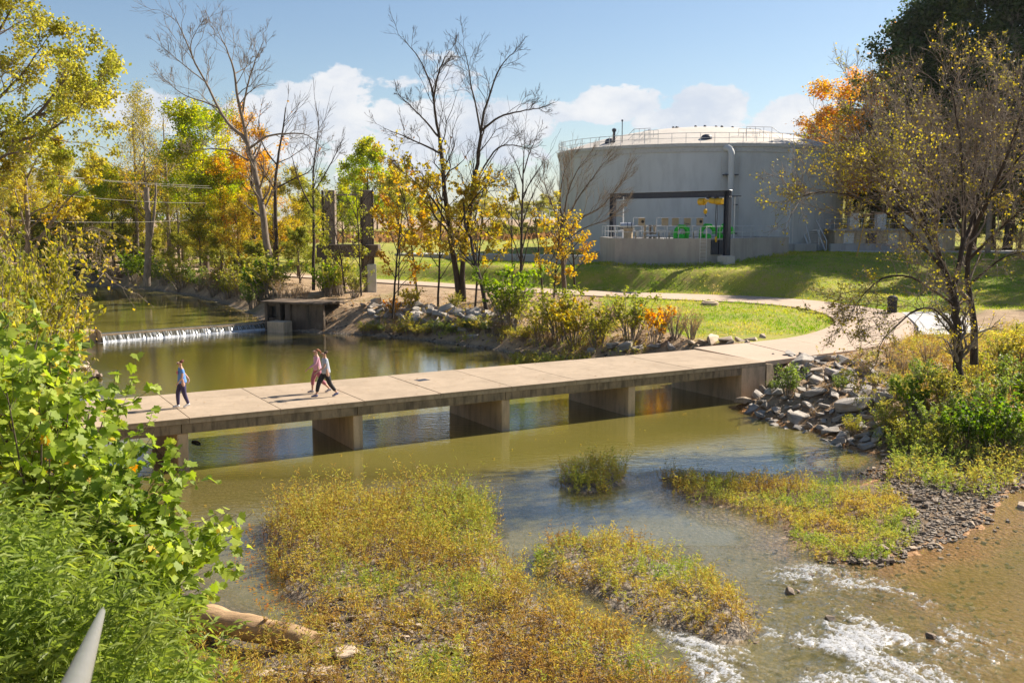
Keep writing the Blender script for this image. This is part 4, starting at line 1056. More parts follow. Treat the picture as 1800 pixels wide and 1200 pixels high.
kind('yg_b', 'leaf_yellowgreen', 'bark', seed=4, h=12, spread=.5, nl=0, leaf=0.210, tone=.55, per=30, crown0=.12, limbs=18)
kind('yg_c', 'leaf_yellowgreen', 'bark_pale', seed=5, h=17, spread=.36, nl=0, leaf=0.210, tone=.5, per=19, crown0=.2)
kind('yellow_a', 'leaf_yellow', 'bark', seed=6, h=12, spread=.45, nl=0, leaf=0.189, tone=.35, per=21, crown0=.15)
kind('orange_a', 'leaf_orange', 'bark_dark', seed=7, h=17, spread=.45, nl=0, leaf=0.210, tone=.42, per=32, limbs=18)
kind('orange_b', 'leaf_orange', 'bark_dark', seed=8, h=14, spread=.48, nl=0, leaf=0.210, tone=.25, per=24)
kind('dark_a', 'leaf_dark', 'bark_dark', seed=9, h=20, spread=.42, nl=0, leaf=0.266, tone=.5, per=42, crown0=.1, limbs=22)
kind('thin_a', 'leaf_yellow', 'bark_pale', seed=10, h=14, spread=.42, nl=0, leaf=0.140, tone=.5, per=7, crown0=.25, sub=8, tw=5)
kind('bare_a', None, 'twig', seed=11, h=15, spread=.45, nl=0, leaf=0.140, tone=.5, per=0, crown0=.25, sub=9, tw=6)
kind('bush_tree', 'leaf_yellowgreen', 'bark', seed=12, h=7, spread=.6, nl=0, leaf=0.154, tone=.35, per=30, crown0=.05, limbs=20)
def plant_tree(kindname, x, y, label, top=None, h=None, group=None, cat='tree', name='tree', wide=1.0, rz=None, sink=.15):
    t_, c_, h0 = KINDS[kindname]; z = H(x, y)-sink
    if top is not None: h = top-z
    s = h/h0/1.0
    rz = rz if rz is not None else (x*12.9898+y*78.233) % 6.28
    r = empty(name, (x, y, z), rz); r.scale = (s*wide, s*wide, s)
    tag(r, label, cat, group)
    link('trunk', t_, None, r)
    if c_ is not None: link('crown', c_, None, r)
    return r
def pt(kindname, px, D, toppx, label, **kw):
    """a tree whose top shows at (px, toppx), D metres into the scene"""
    while D < 170:                                               # never in the pool
        q = ay(px, toppx, D)
        if sdist(np.array([q[0]]), np.array([D*1.0]), UP)[0] > 1.6: break
        D += 2
    q = ay(px, toppx, D); return plant_tree(kindname, q[0], D, label, top=q[2], **kw)

# background wood across the river, left
G1 = 'trees of the wood across the river'
pt('green_a', 352, 112, 188, 'tall bright green tree right of the tallest leafless trunk, broad crown', wide=1.25)
pt('orange_a', 440, 108, 205, 'tree with rusty orange top behind the leaning bare tree', wide=1.0)
pt('green_b', 385, 106, 290, 'mid height green tree below the rusty topped one', wide=1.2)
pt('green_b', 645, 125, 248, 'round green tree standing behind the ruined pillars', wide=1.15)
pt('yg_b', 700, 122, 300, 'small yellow green tree right behind the second ruined pillar', wide=1.1)
pt('green_b', 600, 118, 330, 'low green tree seen between the bare slim tree and first pillar', wide=1.1)
pt('yellow_a', 480, 99, 330, 'yellow tree at the foot of the leaning bare tree', wide=1.2)
pt('yellow_a', 415, 97, 345, 'small yellow tree with thin stems by the bank', wide=1.1)
pt('yg_a', 520, 104, 300, 'yellow green tree between leaning bare tree and slim bare tree', wide=1.0)
pt('yg_b', 350, 103, 370, 'low yellow green tree on the bank right of the split snag', wide=1.2)
rngT = random.Random(11)
k = 0
for D, row in ((118, range(-60, 420, 62)), (135, range(-30, 560, 70)), (160, range(-80, 640, 62))):
    for px in row:
        kn = rngT.choice(['yg_a', 'yg_b', 'yg_c', 'yellow_a', 'yg_a', 'green_b', 'thin_a'])
        base_top = {118: 322, 135: 296, 160: 282}[D]
        if px > 430: base_top += 60
        pt(kn, px+rngT.uniform(-18, 18), D+rngT.uniform(-5, 5), base_top+rngT.uniform(-25, 38), 'autumn tree in the dense wood across the river', group=G1, wide=rngT.uniform(1, 1.35)); k += 1
for px, top, D in ((225, 150, 120), (285, 130, 122), (255, 190, 118), (395, 180, 125)):
    pt('thin_a' if px != 285 else 'bare_a', px, D, top, {225: 'thin leafless tree with a few dry leaves, left of the tallest fork', 285: 'greyish bare tree rising behind the bright green tree', 255: 'thin half bare tree leaning over the river wood', 395: 'thin tree with few leaves in front of the white cloud'}[px], wide=.9)
# bushes right on the far left bank
for px, top, D in ((150, 350, 100), (215, 395, 108), (270, 420, 104), (320, 410, 100), (385, 400, 97), (450, 425, 93), (100, 380, 98), (50, 360, 90), (180, 430, 116), (240, 435, 118), (525, 400, 96)):
    pt('bush_tree', px, D, top, 'bushy small tree leaning over the far bank of the pool', group='small trees along the pool bank', wide=1.25, name='small_tree')
for q in range(24):
    pt('bush_tree', 20+q*22+rngT.uniform(-8, 8), rngT.uniform(122, 150), rngT.uniform(385, 425)+(8 if q > 18 else 0), 'low leafy tree of the understory in the wood across the pool', group='understory trees across the pool', wide=1.5, name='small_tree')
# far tree line and distant trees
for q in range(26):
    px = 560+q*26+rngT.uniform(-8, 8)
    if 985 < px < 1470 and q % 2: continue
    D = rngT.uniform(260, 330); pt(rngT.choice(['yg_b', 'green_b', 'yg_a']), px, D, rngT.uniform(338, 362), 'distant tree of the low line beyond the field', group='far tree line beyond the field', wide=1.9, name='distant_tree')
for q in range(9):
    px = 860+q*14+rngT.uniform(-4, 4); pt('bush_tree', px, rngT.uniform(170, 185), rngT.uniform(384, 398), 'small hedge tree at the far edge of the lawn', group='hedge trees at the edge of the lawn', wide=1.5, name='small_tree')
# wooded hill on the right
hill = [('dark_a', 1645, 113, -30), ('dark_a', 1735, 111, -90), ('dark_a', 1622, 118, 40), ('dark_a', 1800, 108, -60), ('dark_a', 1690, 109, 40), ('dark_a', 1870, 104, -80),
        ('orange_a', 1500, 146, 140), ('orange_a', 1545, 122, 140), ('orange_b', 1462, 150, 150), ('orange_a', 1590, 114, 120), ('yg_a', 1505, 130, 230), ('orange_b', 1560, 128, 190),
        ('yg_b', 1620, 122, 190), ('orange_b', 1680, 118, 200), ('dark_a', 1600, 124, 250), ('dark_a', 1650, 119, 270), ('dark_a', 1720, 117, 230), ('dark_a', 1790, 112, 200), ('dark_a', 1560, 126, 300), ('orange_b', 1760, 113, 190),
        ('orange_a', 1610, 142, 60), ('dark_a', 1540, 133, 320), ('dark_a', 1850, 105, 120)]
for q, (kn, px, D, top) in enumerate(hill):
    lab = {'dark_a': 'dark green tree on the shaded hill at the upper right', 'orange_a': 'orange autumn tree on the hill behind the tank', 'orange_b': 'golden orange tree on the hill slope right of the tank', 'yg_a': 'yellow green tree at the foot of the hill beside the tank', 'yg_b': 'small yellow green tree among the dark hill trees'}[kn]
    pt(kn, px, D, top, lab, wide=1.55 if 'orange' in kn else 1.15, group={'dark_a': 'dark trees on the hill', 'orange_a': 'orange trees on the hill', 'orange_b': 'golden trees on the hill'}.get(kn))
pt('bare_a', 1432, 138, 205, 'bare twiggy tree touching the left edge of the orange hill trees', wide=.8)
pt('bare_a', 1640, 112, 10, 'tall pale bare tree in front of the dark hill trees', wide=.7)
pt('bare_a', 1760, 100, 30, 'tall pale bare tree near the right edge above the yellow tree', wide=.9)
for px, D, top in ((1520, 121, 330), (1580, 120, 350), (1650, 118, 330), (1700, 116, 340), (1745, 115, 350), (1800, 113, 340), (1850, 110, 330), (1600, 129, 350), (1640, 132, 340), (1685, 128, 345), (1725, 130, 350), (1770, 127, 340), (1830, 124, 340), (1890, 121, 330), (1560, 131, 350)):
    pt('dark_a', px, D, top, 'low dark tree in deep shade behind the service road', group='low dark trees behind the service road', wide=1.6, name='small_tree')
# trees on the hill just beyond the right edge of the picture throw the shade on the lawn
for x, y, h in ((55, 92, 21), (61, 99, 23), (54, 83, 19), (62, 87, 22), (70, 96, 22), (57, 74, 19), (70, 108, 22)):
    plant_tree('dark_a' if (int(x) % 2) else 'orange_a', x, y, 'tall hillside tree just outside the right edge shading the lawn', h=h, group='hillside trees shading the lawn')

# ---- trees that show their branches: main limbs laid out one by one
def hero(name, label, cat, limbs, levels, barkm, leaf=None, rng_seed=1, group=None, sides=(8, 6, 4, 3, 3), twigm=None):
    """limbs: list of (points [(px,py,Y)..], r0, r1); levels: spawn settings"""
    rng = np.random.default_rng(rng_seed)
    b0 = Batch(); Ps = []; Rs = []
    origin = limbs[0][0][0]; o = ay(*origin)
    for pts, r0, r1 in limbs:
        P = catmull([ay(*p) for p in pts], 14)-o
        w = rng.normal(size=P.shape)*min(r1*.8, .035); w[0] = 0; P = P+w
        Ps.append(P); Rs.append(r1+(r0-r1)*np.linspace(1, 0, 14)**1.0)
    P = np.array(Ps); R = np.array(Rs)
    V, F = tubes(P, R, sides[0]); b0.add(V, F)
    root = empty(name, tuple(o)); tag(root, label, cat, group)
    link('trunk', b0.mesh('trunk', True, False), MAT[barkm], root)
    b1 = Batch(); Q = P; RR = R; allq = []
    for li, lv in enumerate(levels):
        lv = dict(lv); k_ = lv.pop('k'); minr = lv.pop('minr', .004); src = lv.pop('src', None)
        if li == 0 and src is not None: Q, RR = Q[src], RR[src]
        Q, RR = spawn(Q, RR, k_, rng=rng, **lv); RR = np.maximum(RR, minr)
        V, F = tubes(Q, RR, sides[min(li+1, len(sides)-1)]); b1.add(V, F); allq.append(Q)
    link('branches', b1.mesh('branches', True, False), MAT[twigm or (barkm if barkm != 'bark' else 'twig')], root)
    if leaf:
        for lf in (leaf if isinstance(leaf, list) else [leaf]):
            C = pts_on(allq[lf.get('lvl', -1)], lf['per'], rng, lf.get('jit', .04), .2)
            if 'keep' in lf: C = C[lf['keep'](C+o, rng)]
            V, F, A = leafcards(C, lf['size'], rng, lf.get('aspect', .7), lf['tone']+(fbm(C[:, 0]*.9, C[:, 2]*.9, 3, 5)-.5)*.7, .12)
            link('leaves', Batch().add(V, F, A).mesh('leaves'), MAT[lf['mat']], root)
    return root
# leaning bare fork, left
D = 93
hero('bare_tree', 'tallest leafless tree with a pale leaning trunk forking into two crowns', 'tree', [
    ([(478, 505, D), (470, 440, D), (462, 380, D), (450, 310, D), (437, 258, D)], .36, .24),
    ([(437, 258, D), (425, 238, D), (405, 222, D), (385, 190, D+.5), (362, 145, D+1), (340, 105, D+1), (322, 60, D+1), (308, 32, D+1)], .19, .03),
    ([(437, 258, D), (430, 225, D), (418, 175, D-1), (412, 130, D-1), (400, 90, D-1.5), (385, 60, D-2)], .19, .03),
    ([(425, 205, D-.3), (435, 150, D-1), (448, 110, D-2), (462, 75, D-2)], .1, .025),
    ([(437, 262, D), (470, 240, D-1), (510, 235, D-2), (540, 238, D-3), (570, 262, D-3)], .12, .02),
    ([(436, 282, D), (405, 265, D+1), (365, 262, D+2), (330, 268, D+2)], .1, .02),
    ([(385, 190, D+.5), (360, 180, D+2), (320, 165, D+3), (285, 135, D+3)], .09, .02),
    ([(340, 105, D+1), (335, 80, D), (345, 55, D), (355, 40, D)], .06, .015),
    ([(412, 130, D-1), (430, 120, D), (455, 100, D+1)], .06, .015),
    ([(362, 145, D+1), (330, 120, D), (300, 95, D-1), (275, 75, D-1)], .06, .015),
    ], [dict(k=10, ang=(25, 60), ln=(.26, .48), up=.25, N=5, tmin=.3, rfac=.42, jit=.14, minr=.016),
        dict(k=7, ang=(20, 55), ln=(.4, .65), up=.2, N=4, rfac=.55, jit=.12, minr=.011),
        dict(k=5, ang=(20, 50), ln=(.4, .7), up=.15, N=3, rfac=.6, minr=.007)], 'bark_pale', rng_seed=3)
D = 97
hero('bare_tree', 'dark half bare tree just right of the tallest leaning one, broken top', 'tree', [
    ([(487, 500, D), (486, 430, D), (483, 350, D), (487, 290, D), (495, 240, D), (502, 190, D)], .24, .05),
    ([(487, 330, D), (515, 315, D), (545, 300, D), (560, 270, D)], .09, .02), ([(487, 290, D), (465, 260, D), (455, 225, D), (458, 190, D)], .08, .02)],
    [dict(k=8, ang=(25, 65), ln=(.2, .4), up=.3, N=4, tmin=.4, rfac=.45, minr=.018), dict(k=6, ang=(20, 55), ln=(.4, .7), up=.2, N=3, rfac=.6, minr=.011)], 'bark_dark', rng_seed=4,
    leaf=dict(per=1, size=.22, tone=.7, mat='leaf_orange', lvl=0))
D = 84
hero('bare_tree', 'slim bare tree left of the ruined pillars, fan of fine twigs', 'tree', [
    ([(551, 510, D), (551, 440, D), (552, 370, D), (550, 310, D), (556, 262, D), (560, 225, D)], .15, .03),
    ([(551, 370, D), (530, 330, D), (517, 290, D), (512, 265, D)], .07, .015), ([(551, 340, D), (572, 305, D), (590, 270, D), (600, 250, D)], .07, .015), ([(551, 400, D), (570, 375, D), (585, 350, D)], .05, .012)],
    [dict(k=9, ang=(20, 50), ln=(.22, .42), up=.3, N=4, tmin=.35, rfac=.45, minr=.016), dict(k=6, ang=(18, 45), ln=(.4, .7), up=.25, N=3, rfac=.6, minr=.009)], 'bark_dark', rng_seed=5)
# twin bare tree in the middle with autumn leaves low down
D = 76
hero('bare_tree', 'tall double trunked bare tree in the middle with tawny leaves low down', 'tree', [
    ([(808, 530, D), (800, 470, D), (790, 400, D), (783, 340, D), (778, 290, D), (773, 245, D)], .24, .13),
    ([(773, 245, D), (766, 210, D), (762, 170, D), (750, 130, D), (735, 100, D+1), (712, 72, D+1)], .115, .02),
    ([(815, 530, D), (812, 470, D), (822, 400, D), (834, 330, D), (840, 280, D), (845, 235, D)], .22, .12),
    ([(845, 235, D), (850, 200, D), (860, 170, D), (872, 135, D-1), (885, 110, D-1), (900, 95, D-1)], .105, .02),
    ([(845, 235, D), (838, 195, D+1), (828, 150, D+1), (822, 110, D+1), (815, 85, D+1)], .085, .018),
    ([(762, 178, D), (768, 140, D-1), (778, 110, D-1), (790, 90, D-1)], .09, .02),
    ([(846, 230, D), (880, 205, D-1), (920, 195, D-2), (950, 190, D-2)], .10, .018),
    ([(835, 320, D), (870, 265, D+1), (900, 255, D+1), (930, 262, D+1)], .08, .018),
    ([(775, 270, D), (745, 255, D+1), (710, 240, D+2), (675, 225, D+2)], .09, .018),
    ([(770, 240, D), (745, 210, D), (725, 190, D), (700, 165, D)], .08, .018),
    ([(790, 400, D), (760, 350, D-1), (730, 320, D-1), (705, 300, D-1)], .09, .02),
    ([(860, 560, D-5), (845, 500, D-5), (832, 440, D-4), (820, 400, D-3), (815, 350, D-2)], .17, .06),
    ([(795, 440, D), (820, 370, D-2), (850, 330, D-2), (870, 320, D-2)], .08, .02),
    ], [dict(k=10, ang=(25, 60), ln=(.28, .5), up=.28, N=5, tmin=.3, rfac=.40, jit=.14, minr=.014),
        dict(k=7, ang=(20, 55), ln=(.4, .65), up=.2, N=4, rfac=.55, jit=.12, minr=.009),
        dict(k=5, ang=(20, 50), ln=(.4, .7), up=.15, N=3, rfac=.6, minr=.006)], 'bark_dark', rng_seed=6,
    leaf=[dict(per=3, size=.26, tone=.55, mat='leaf_yellow', lvl=1, jit=.2, keep=lambda C, r: (C[:, 2] < 12.2-r.random(len(C))*3.0)),
          dict(per=1, size=.22, tone=.75, mat='leaf_brown', lvl=1, jit=.1, keep=lambda C, r: (C[:, 2] > 11) & (C[:, 2] < 15.5) & (r.random(len(C)) < .28) & (C[:, 0] < -3.5))])
# leafy tawny saplings around it
def sapling(px, py, D, toppy, lean, label, tone=.5, mat='leaf_yellow', seed=1, per=5, size=.2, n=5, spread=30, lvls=None, bark='bark_dark', r=.09, keep=None):
    rng = random.Random(seed)
    L = [([(px, py, D), (px+lean*.3, py+(toppy-py)*.4, D), (px+lean*.7, py+(toppy-py)*.75, D), (px+lean, toppy, D)], r, .015)]
    for q in range(n):
        t_ = .2+.65*q/n; x0 = px+lean*t_; y0 = py+(toppy-py)*t_; s_ = (-1 if q % 2 else 1)*rng.uniform(.6, 1.3)*spread; dy = (toppy-py)*rng.uniform(.18, .34)
        L.append(([(x0, y0, D), (x0+s_*.4, y0+dy*.5, D+rng.uniform(-.5, .5)), (x0+s_, y0+dy, D+rng.uniform(-1, 1))], r*.4, .012))
    lf = dict(per=per, size=size, tone=tone, mat=mat, jit=.12)
    if keep: lf['keep'] = keep
    return hero('sapling', label, 'tree', L, lvls or [dict(k=7, ang=(25, 60), ln=(.25, .45), up=.2, N=4, tmin=.2, rfac=.5, minr=.011), dict(k=5, ang=(25, 55), ln=(.4, .7), up=.1, N=3, rfac=.6, minr=.007)], bark,
                leaf=lf if per else None, rng_seed=seed)
sapling(735, 535, 78, 290, -35, 'tawny leaved young tree left of the tall double trunk', .5, seed=21, n=8, spread=55, per=6, size=.26)
sapling(690, 560, 72, 345, 20, 'small orange leaved sapling above the grey rocks', .75, 'leaf_yellow', seed=22, n=6, spread=35, per=4, size=.22)
sapling(770, 540, 75, 300, 10, 'yellow leaved young tree in front of the tall double trunk', .45, seed=23, n=8, spread=55, per=6, size=.26)
sapling(835, 545, 74, 330, 20, 'leafy tawny young tree just right of the double trunk', .5, seed=24, n=8, spread=45, per=5, size=.26)
sapling(914, 548, 72, 235, 8, 'slim bare tree right of the tall double trunk, upswept branches', seed=25, n=9, spread=32, per=0, r=.13)
sapling(900, 545, 74, 320, 0, 'very thin bare pole of a sapling beside the slim bare tree', seed=26, n=1, spread=8, per=0, r=.06)
sapling(956, 545, 74, 330, -22, 'thin bare sapling leaning left at the lawn edge', seed=27, n=5, spread=25, per=0, r=.07)
sapling(972, 545, 72, 385, 15, 'small tree with tawny leaves right of the slim bare trees', .55, seed=28, n=6, spread=40, per=3, size=.22)
sapling(635, 520, 80, 330, -10, 'thin leafless tree growing in front of the ruined pillars', seed=29, n=9, spread=36, per=0, r=.08)
sapling(607, 515, 82, 350, -30, 'thin tree with a few green leaves between the ruined pillars', .3, 'leaf_yellowgreen', seed=30, n=8, spread=38, per=5, size=.2, r=.08)
sapling(700, 520, 82, 380, 6, 'thin leafless sapling right of the ruined pillars', seed=31, n=5, spread=24, per=0, r=.07)
# bare spreading bush-tree in front of the tank
D = 82
hero('bare_tree', 'bare tree with fanned upswept branches in front of the tank left side', 'tree', [
    ([(992, 520, D), (990, 470, D), (985, 430, D), (990, 395, D)], .2, .12),
    ([(990, 420, D), (1020, 385, D), (1055, 365, D), (1085, 330, D), (1102, 305, D)], .09, .012), ([(990, 400, D), (1015, 350, D), (1040, 315, D), (1062, 285, D)], .08, .012),
    ([(990, 395, D), (998, 340, D), (1015, 300, D), (1030, 280, D)], .08, .012), ([(988, 400, D), (985, 350, D), (990, 310, D), (1000, 285, D)], .08, .012),
    ([(987, 400, D), (970, 360, D), (960, 330, D), (955, 305, D)], .07, .012), ([(990, 425, D), (1030, 400, D), (1070, 385, D), (1095, 365, D)], .06, .012)],
    [dict(k=14, ang=(12, 38), ln=(.3, .6), up=.2, N=4, tmin=.2, rfac=.45, minr=.013), dict(k=8, ang=(12, 35), ln=(.4, .7), up=.15, N=3, rfac=.6, minr=.008), dict(k=3, ang=(12, 35), ln=(.4, .7), up=.15, N=3, rfac=.6, minr=.006)], 'bark', rng_seed=9)
sapling(1010, 500, 79, 400, -6, 'small tree with reddish yellow leaves at the foot of the fanned bare tree', .7, seed=33, n=6, spread=30, per=4, size=.2)

# big yellow leaved tree at the right
D = 38.5
hero('yellow_tree', 'big twiggy tree with sparse yellow leaves on two dark trunks, right', 'tree', [
    ([(1687, 695, D), (1686, 640, D), (1684, 590, D), (1680, 545, D), (1676, 515, D)], .2, .14),
    ([(1676, 515, D), (1650, 440, D+1), (1640, 360, D+2), (1650, 280, D+2.5), (1640, 200, D+3)], .1, .016),
    ([(1630, 400, D-.6), (1570, 350, D-2), (1530, 270, D-3), (1500, 220, D-3)], .08, .014),
    ([(1715, 400, D+1.5), (1760, 300, D), (1790, 220, D-.5), (1800, 150, D-.5)], .08, .014),
    ([(1676, 515, D), (1655, 460, D-.3), (1630, 400, D-.6), (1600, 340, D-1), (1570, 290, D-1.3), (1540, 240, D-1.5), (1520, 190, D-1.5)], .12, .02),
    ([(1655, 470, D-.3), (1610, 420, D-1), (1560, 375, D-1.6), (1500, 345, D-2), (1450, 338, D-2.2), (1410, 345, D-2.3)], .08, .012),
    ([(1676, 515, D), (1690, 440, D+.5), (1695, 360, D+.8), (1690, 280, D+1), (1680, 200, D+1), (1665, 130, D+1)], .12, .02),
    ([(1690, 440, D+.5), (1720, 350, D+1.5), (1740, 260, D+2), (1750, 180, D+2)], .08, .018),
    ([(1712, 640, D+1.5), (1712, 580, D+1.5), (1705, 520, D+1.5), (1700, 470, D+1.5), (1715, 400, D+1.5), (1745, 340, D+1.5), (1790, 280, D+1.5), (1840, 220, D+1.5)], .17, .02),
    ([(1715, 400, D+1.5), (1710, 320, D+2.5), (1720, 240, D+3), (1740, 150, D+3)], .08, .018),
    ([(1678, 535, D), (1640, 510, D-1), (1600, 487, D-2), (1555, 488, D-2.5), (1515, 520, D-2.6), (1490, 560, D-2.6)], .06, .01),
    ([(1682, 585, D), (1645, 545, D-1), (1610, 545, D-2), (1580, 570, D-2.6), (1550, 600, D-2.8), (1540, 640, D-2.8)], .05, .01),
    ([(1640, 430, D-.5), (1590, 350, D-2.5), (1550, 310, D-3.5), (1510, 290, D-4)], .07, .012),
    ([(1630, 400, D-.6), (1620, 320, D+.5), (1610, 240, D+1), (1590, 160, D+1)], .08, .015),
    ([(1705, 500, D+1.5), (1740, 470, D), (1770, 450, D-1), (1810, 440, D-1.5)], .05, .01),
    ([(1700, 460, D+1.5), (1760, 400, D+.5), (1810, 360, D), (1860, 330, D)], .07, .012),
    ([(1620, 380, D-.8), (1560, 320, D), (1500, 280, D+1), (1460, 260, D+1.5)], .06, .012),
    ([(1690, 400, D+.6), (1650, 330, D+2), (1620, 270, D+3), (1600, 220, D+3)], .06, .012),
    ], [dict(k=18, ang=(25, 62), ln=(.28, .5), up=.2, N=5, tmin=.2, rfac=.42, jit=.16, minr=.010),
        dict(k=10, ang=(25, 60), ln=(.4, .65), up=.14, N=4, rfac=.55, jit=.14, minr=.006),
        dict(k=6, ang=(25, 60), ln=(.4, .65), up=.05, N=3, rfac=.6, minr=.0048)], 'bark_dark', rng_seed=14, twigm='twig',
    leaf=[dict(per=3, size=.088, tone=.24, mat='leaf_yellow', jit=.05, keep=lambda C, r: (r.random(len(C)) < .06+.30*sstep(fbm(C[:, 0]*.7, C[:, 2]*.7, 3, 9)+.22*(C[:, 0] < 14.5)*(C[:, 2] < 11), .48, .66)))])

# overhanging tree, upper left, and the smaller one below it
D = 40
hero('overhanging_tree', 'big yellow green tree reaching over the pool from the upper left corner', 'tree', [
    ([(-260, 560, D), (-230, 430, D), (-190, 330, D), (-130, 270, D)], .32, .2),
    ([(-130, 270, D), (-60, 245, D), (10, 235, D), (60, 205, D), (100, 160, D), (130, 110, D)], .15, .02),
    ([(-130, 270, D), (-90, 180, D), (-40, 110, D), (0, 50, D), (30, 0, D)], .15, .02),
    ([(-60, 245, D), (0, 250, D-1), (60, 240, D-2), (110, 215, D-2.5), (150, 180, D-3)], .1, .015),
    ([(-60, 240, D), (-10, 180, D+1), (40, 130, D+2), (80, 70, D+2)], .1, .015),
    ([(-100, 260, D), (-40, 290, D-1), (20, 270, D-2), (70, 270, D-2)], .08, .012),
    ([(60, 205, D), (110, 190, D+1), (150, 165, D+1), (185, 140, D+1)], .06, .012),
    ([(-90, 180, D), (-60, 80, D-1), (-20, 0, D-1), (10, -60, D-1)], .1, .015)],
    [dict(k=10, ang=(25, 60), ln=(.28, .48), up=.12, N=5, tmin=.25, rfac=.45, jit=.15, minr=.012),
     dict(k=7, ang=(25, 60), ln=(.35, .6), up=.05, N=4, rfac=.55, minr=.007), dict(k=4, ang=(25, 60), ln=(.4, .6), up=0, N=3, rfac=.6, minr=.004)], 'bark', rng_seed=15,
    leaf=dict(per=11, size=.13, tone=.45, mat='leaf_yellowgreen', jit=.13))
D = 46
hero('leaning_tree', 'grey limbed tree on the left bank with golden leaves on drooping branches', 'tree', [
    ([(38, 520, D), (42, 470, D), (50, 420, D), (48, 370, D), (44, 320, D), (38, 280, D)], .17, .06),
    ([(45, 480, D), (65, 430, D), (90, 390, D), (120, 350, D), (150, 330, D)], .11, .02),
    ([(42, 490, D), (25, 440, D), (5, 405, D), (-20, 385, D)], .09, .02),
    ([(48, 492, D), (85, 455, D-1), (120, 420, D-1), (160, 400, D-1.5), (190, 410, D-2)], .08, .012),
    ([(46, 500, D), (90, 485, D-1), (130, 465, D-2), (170, 470, D-2.5), (205, 500, D-3)], .06, .01),
    ([(80, 470, D-1), (110, 500, D-2), (130, 540, D-2.5), (140, 570, D-3)], .04, .008),
    ([(90, 390, D), (110, 370, D+1), (140, 365, D+1)], .05, .01), ([(50, 420, D), (30, 350, D-1), (20, 300, D-1)], .06, .012),
    ([(44, 320, D), (70, 270, D), (90, 240, D)], .05, .01)],
    [dict(k=10, ang=(25, 65), ln=(.25, .45), up=.05, N=5, tmin=.25, rfac=.45, jit=.16, minr=.01, grav=.1),
     dict(k=6, ang=(25, 60), ln=(.35, .6), up=0, N=4, rfac=.55, minr=.006), dict(k=4, ang=(25, 60), ln=(.4, .6), up=0, N=3, rfac=.6, minr=.004)], 'bark_pale', rng_seed=16,
    leaf=dict(per=7, size=.14, tone=.4, mat='leaf_yellow', jit=.08, keep=lambda C, r: r.random(len(C)) < .05+.55*sstep(fbm(C[:, 0]*.7, C[:, 2]*.9, 3, 33)+.25*(C[:, 2] > 10)-.1*(C[:, 0] > -18.5), .5, .62)))
# dead split snag across the pool
D = 100
hero('dead_snag', 'dead branchless split trunk standing on the far bank of the pool', 'dead tree', [
    ([(259, 502, D), (261, 440, D), (260, 380, D), (257, 328, D)], .38, .26), ([(262, 430, D), (268, 400, D), (272, 360, D), (274, 322, D)], .2, .11)],
    [dict(k=4, ang=(30, 70), ln=(.03, .07), up=0, N=3, tmin=.4, rfac=.3, minr=.02)], 'bark_pale', rng_seed=17)
# ------------------------------------------------------------------ shrubs and weeds
def blades(C, Dn, L, w, rng, tone, spread=.1, droop=.15):
    n = len(C); Dn = nrm(Dn); S_ = nrm(np.cross(Dn, rng.normal(size=(n, 3)))); L = np.broadcast_to(L, n)[:, None]; w = np.broadcast_to(w, n)[:, None]
    mid = C+Dn*L*.45; tip = C+Dn*L; tip = tip-np.array([0, 0, 1])*L*droop
    V = np.stack([C, mid+S_*w*.5, tip, mid-S_*w*.5], 1).reshape(-1, 3); F = np.arange(4*n).reshape(-1, 4)
    t = np.clip(tone+rng.normal(size=n)*spread, 0, 1); return V, F, np.repeat(t, 4)
def bush_proto(seed, stems, leaf, aspect, tone, per=8, sub=7):
    rng = np.random.default_rng(seed)
    a = rng.uniform(0, 2*PI, stems); r = rng.uniform(.1, .55, stems); h = rng.uniform(.6, 1.0, stems)
    s = np.linspace(0, 1, 5)[None, :, None]
    tip = np.stack([np.cos(a)*r, np.sin(a)*r, h], 1); base = tip*np.array([.25, .25, 0])
    P = base[:, None]+(tip-base)[:, None]*s+np.array([0, 0, 1])*(s*(1-s))*.25+rng.normal(size=(stems, 5, 3))*.015
    R = np.broadcast_to(.012*(1-.75*np.linspace(0, 1, 5)), (stems, 5))
    b = Batch(); V, F = tubes(P, R, 4); b.add(V, F)
    Q, RR = spawn(P, R, sub, (25, 65), (.22, .42), .2, 3, rng, .25, 1, .6); V, F = tubes(Q, RR, 3); b.add(V, F)
    C = pts_on(Q, per, rng, .02, .1)
    tn = tone+(fbm(C[:, 0]*3+seed, C[:, 2]*3, 3, seed)-.5)*.8
    V, F, A = leafcards(C, leaf, rng, aspect, tn, .12, up=.5)
    return b.mesh('stems', True, False), Batch().add(V, F, A).mesh('leaves')
BUSH = {}
for nm, lm, kw in (('green', 'leaf_willow', dict(seed=40, stems=18, leaf=.07, aspect=.4, tone=.3, per=9)), ('green2', 'leaf_green', dict(seed=41, stems=18, leaf=.075, aspect=.6, tone=.3, per=10)),
                   ('yellow', 'leaf_yellow', dict(seed=42, stems=18, leaf=.085, aspect=.6, tone=.35, per=9)), ('yg', 'leaf_yellowgreen', dict(seed=43, stems=20, leaf=.065, aspect=.5, tone=.38, per=10)),
                   ('yg2', 'leaf_yellowgreen', dict(seed=44, stems=22, leaf=.06, aspect=.5, tone=.45, per=10)), ('dark', 'leaf_green', dict(seed=45, stems=18, leaf=.08, aspect=.6, tone=.15)),
                   ('dry', 'leaf_brown', dict(seed=46, stems=24, leaf=.045, aspect=.5, tone=.3, per=4)), ('orange', 'leaf_orange', dict(seed=47, stems=14, leaf=.09, aspect=.7, tone=.5, per=5))):
    s_, l_ = bush_proto(**kw); s_.materials.append(MAT['twig']); l_.materials.append(MAT[lm]); BUSH[nm] = (s_, l_)
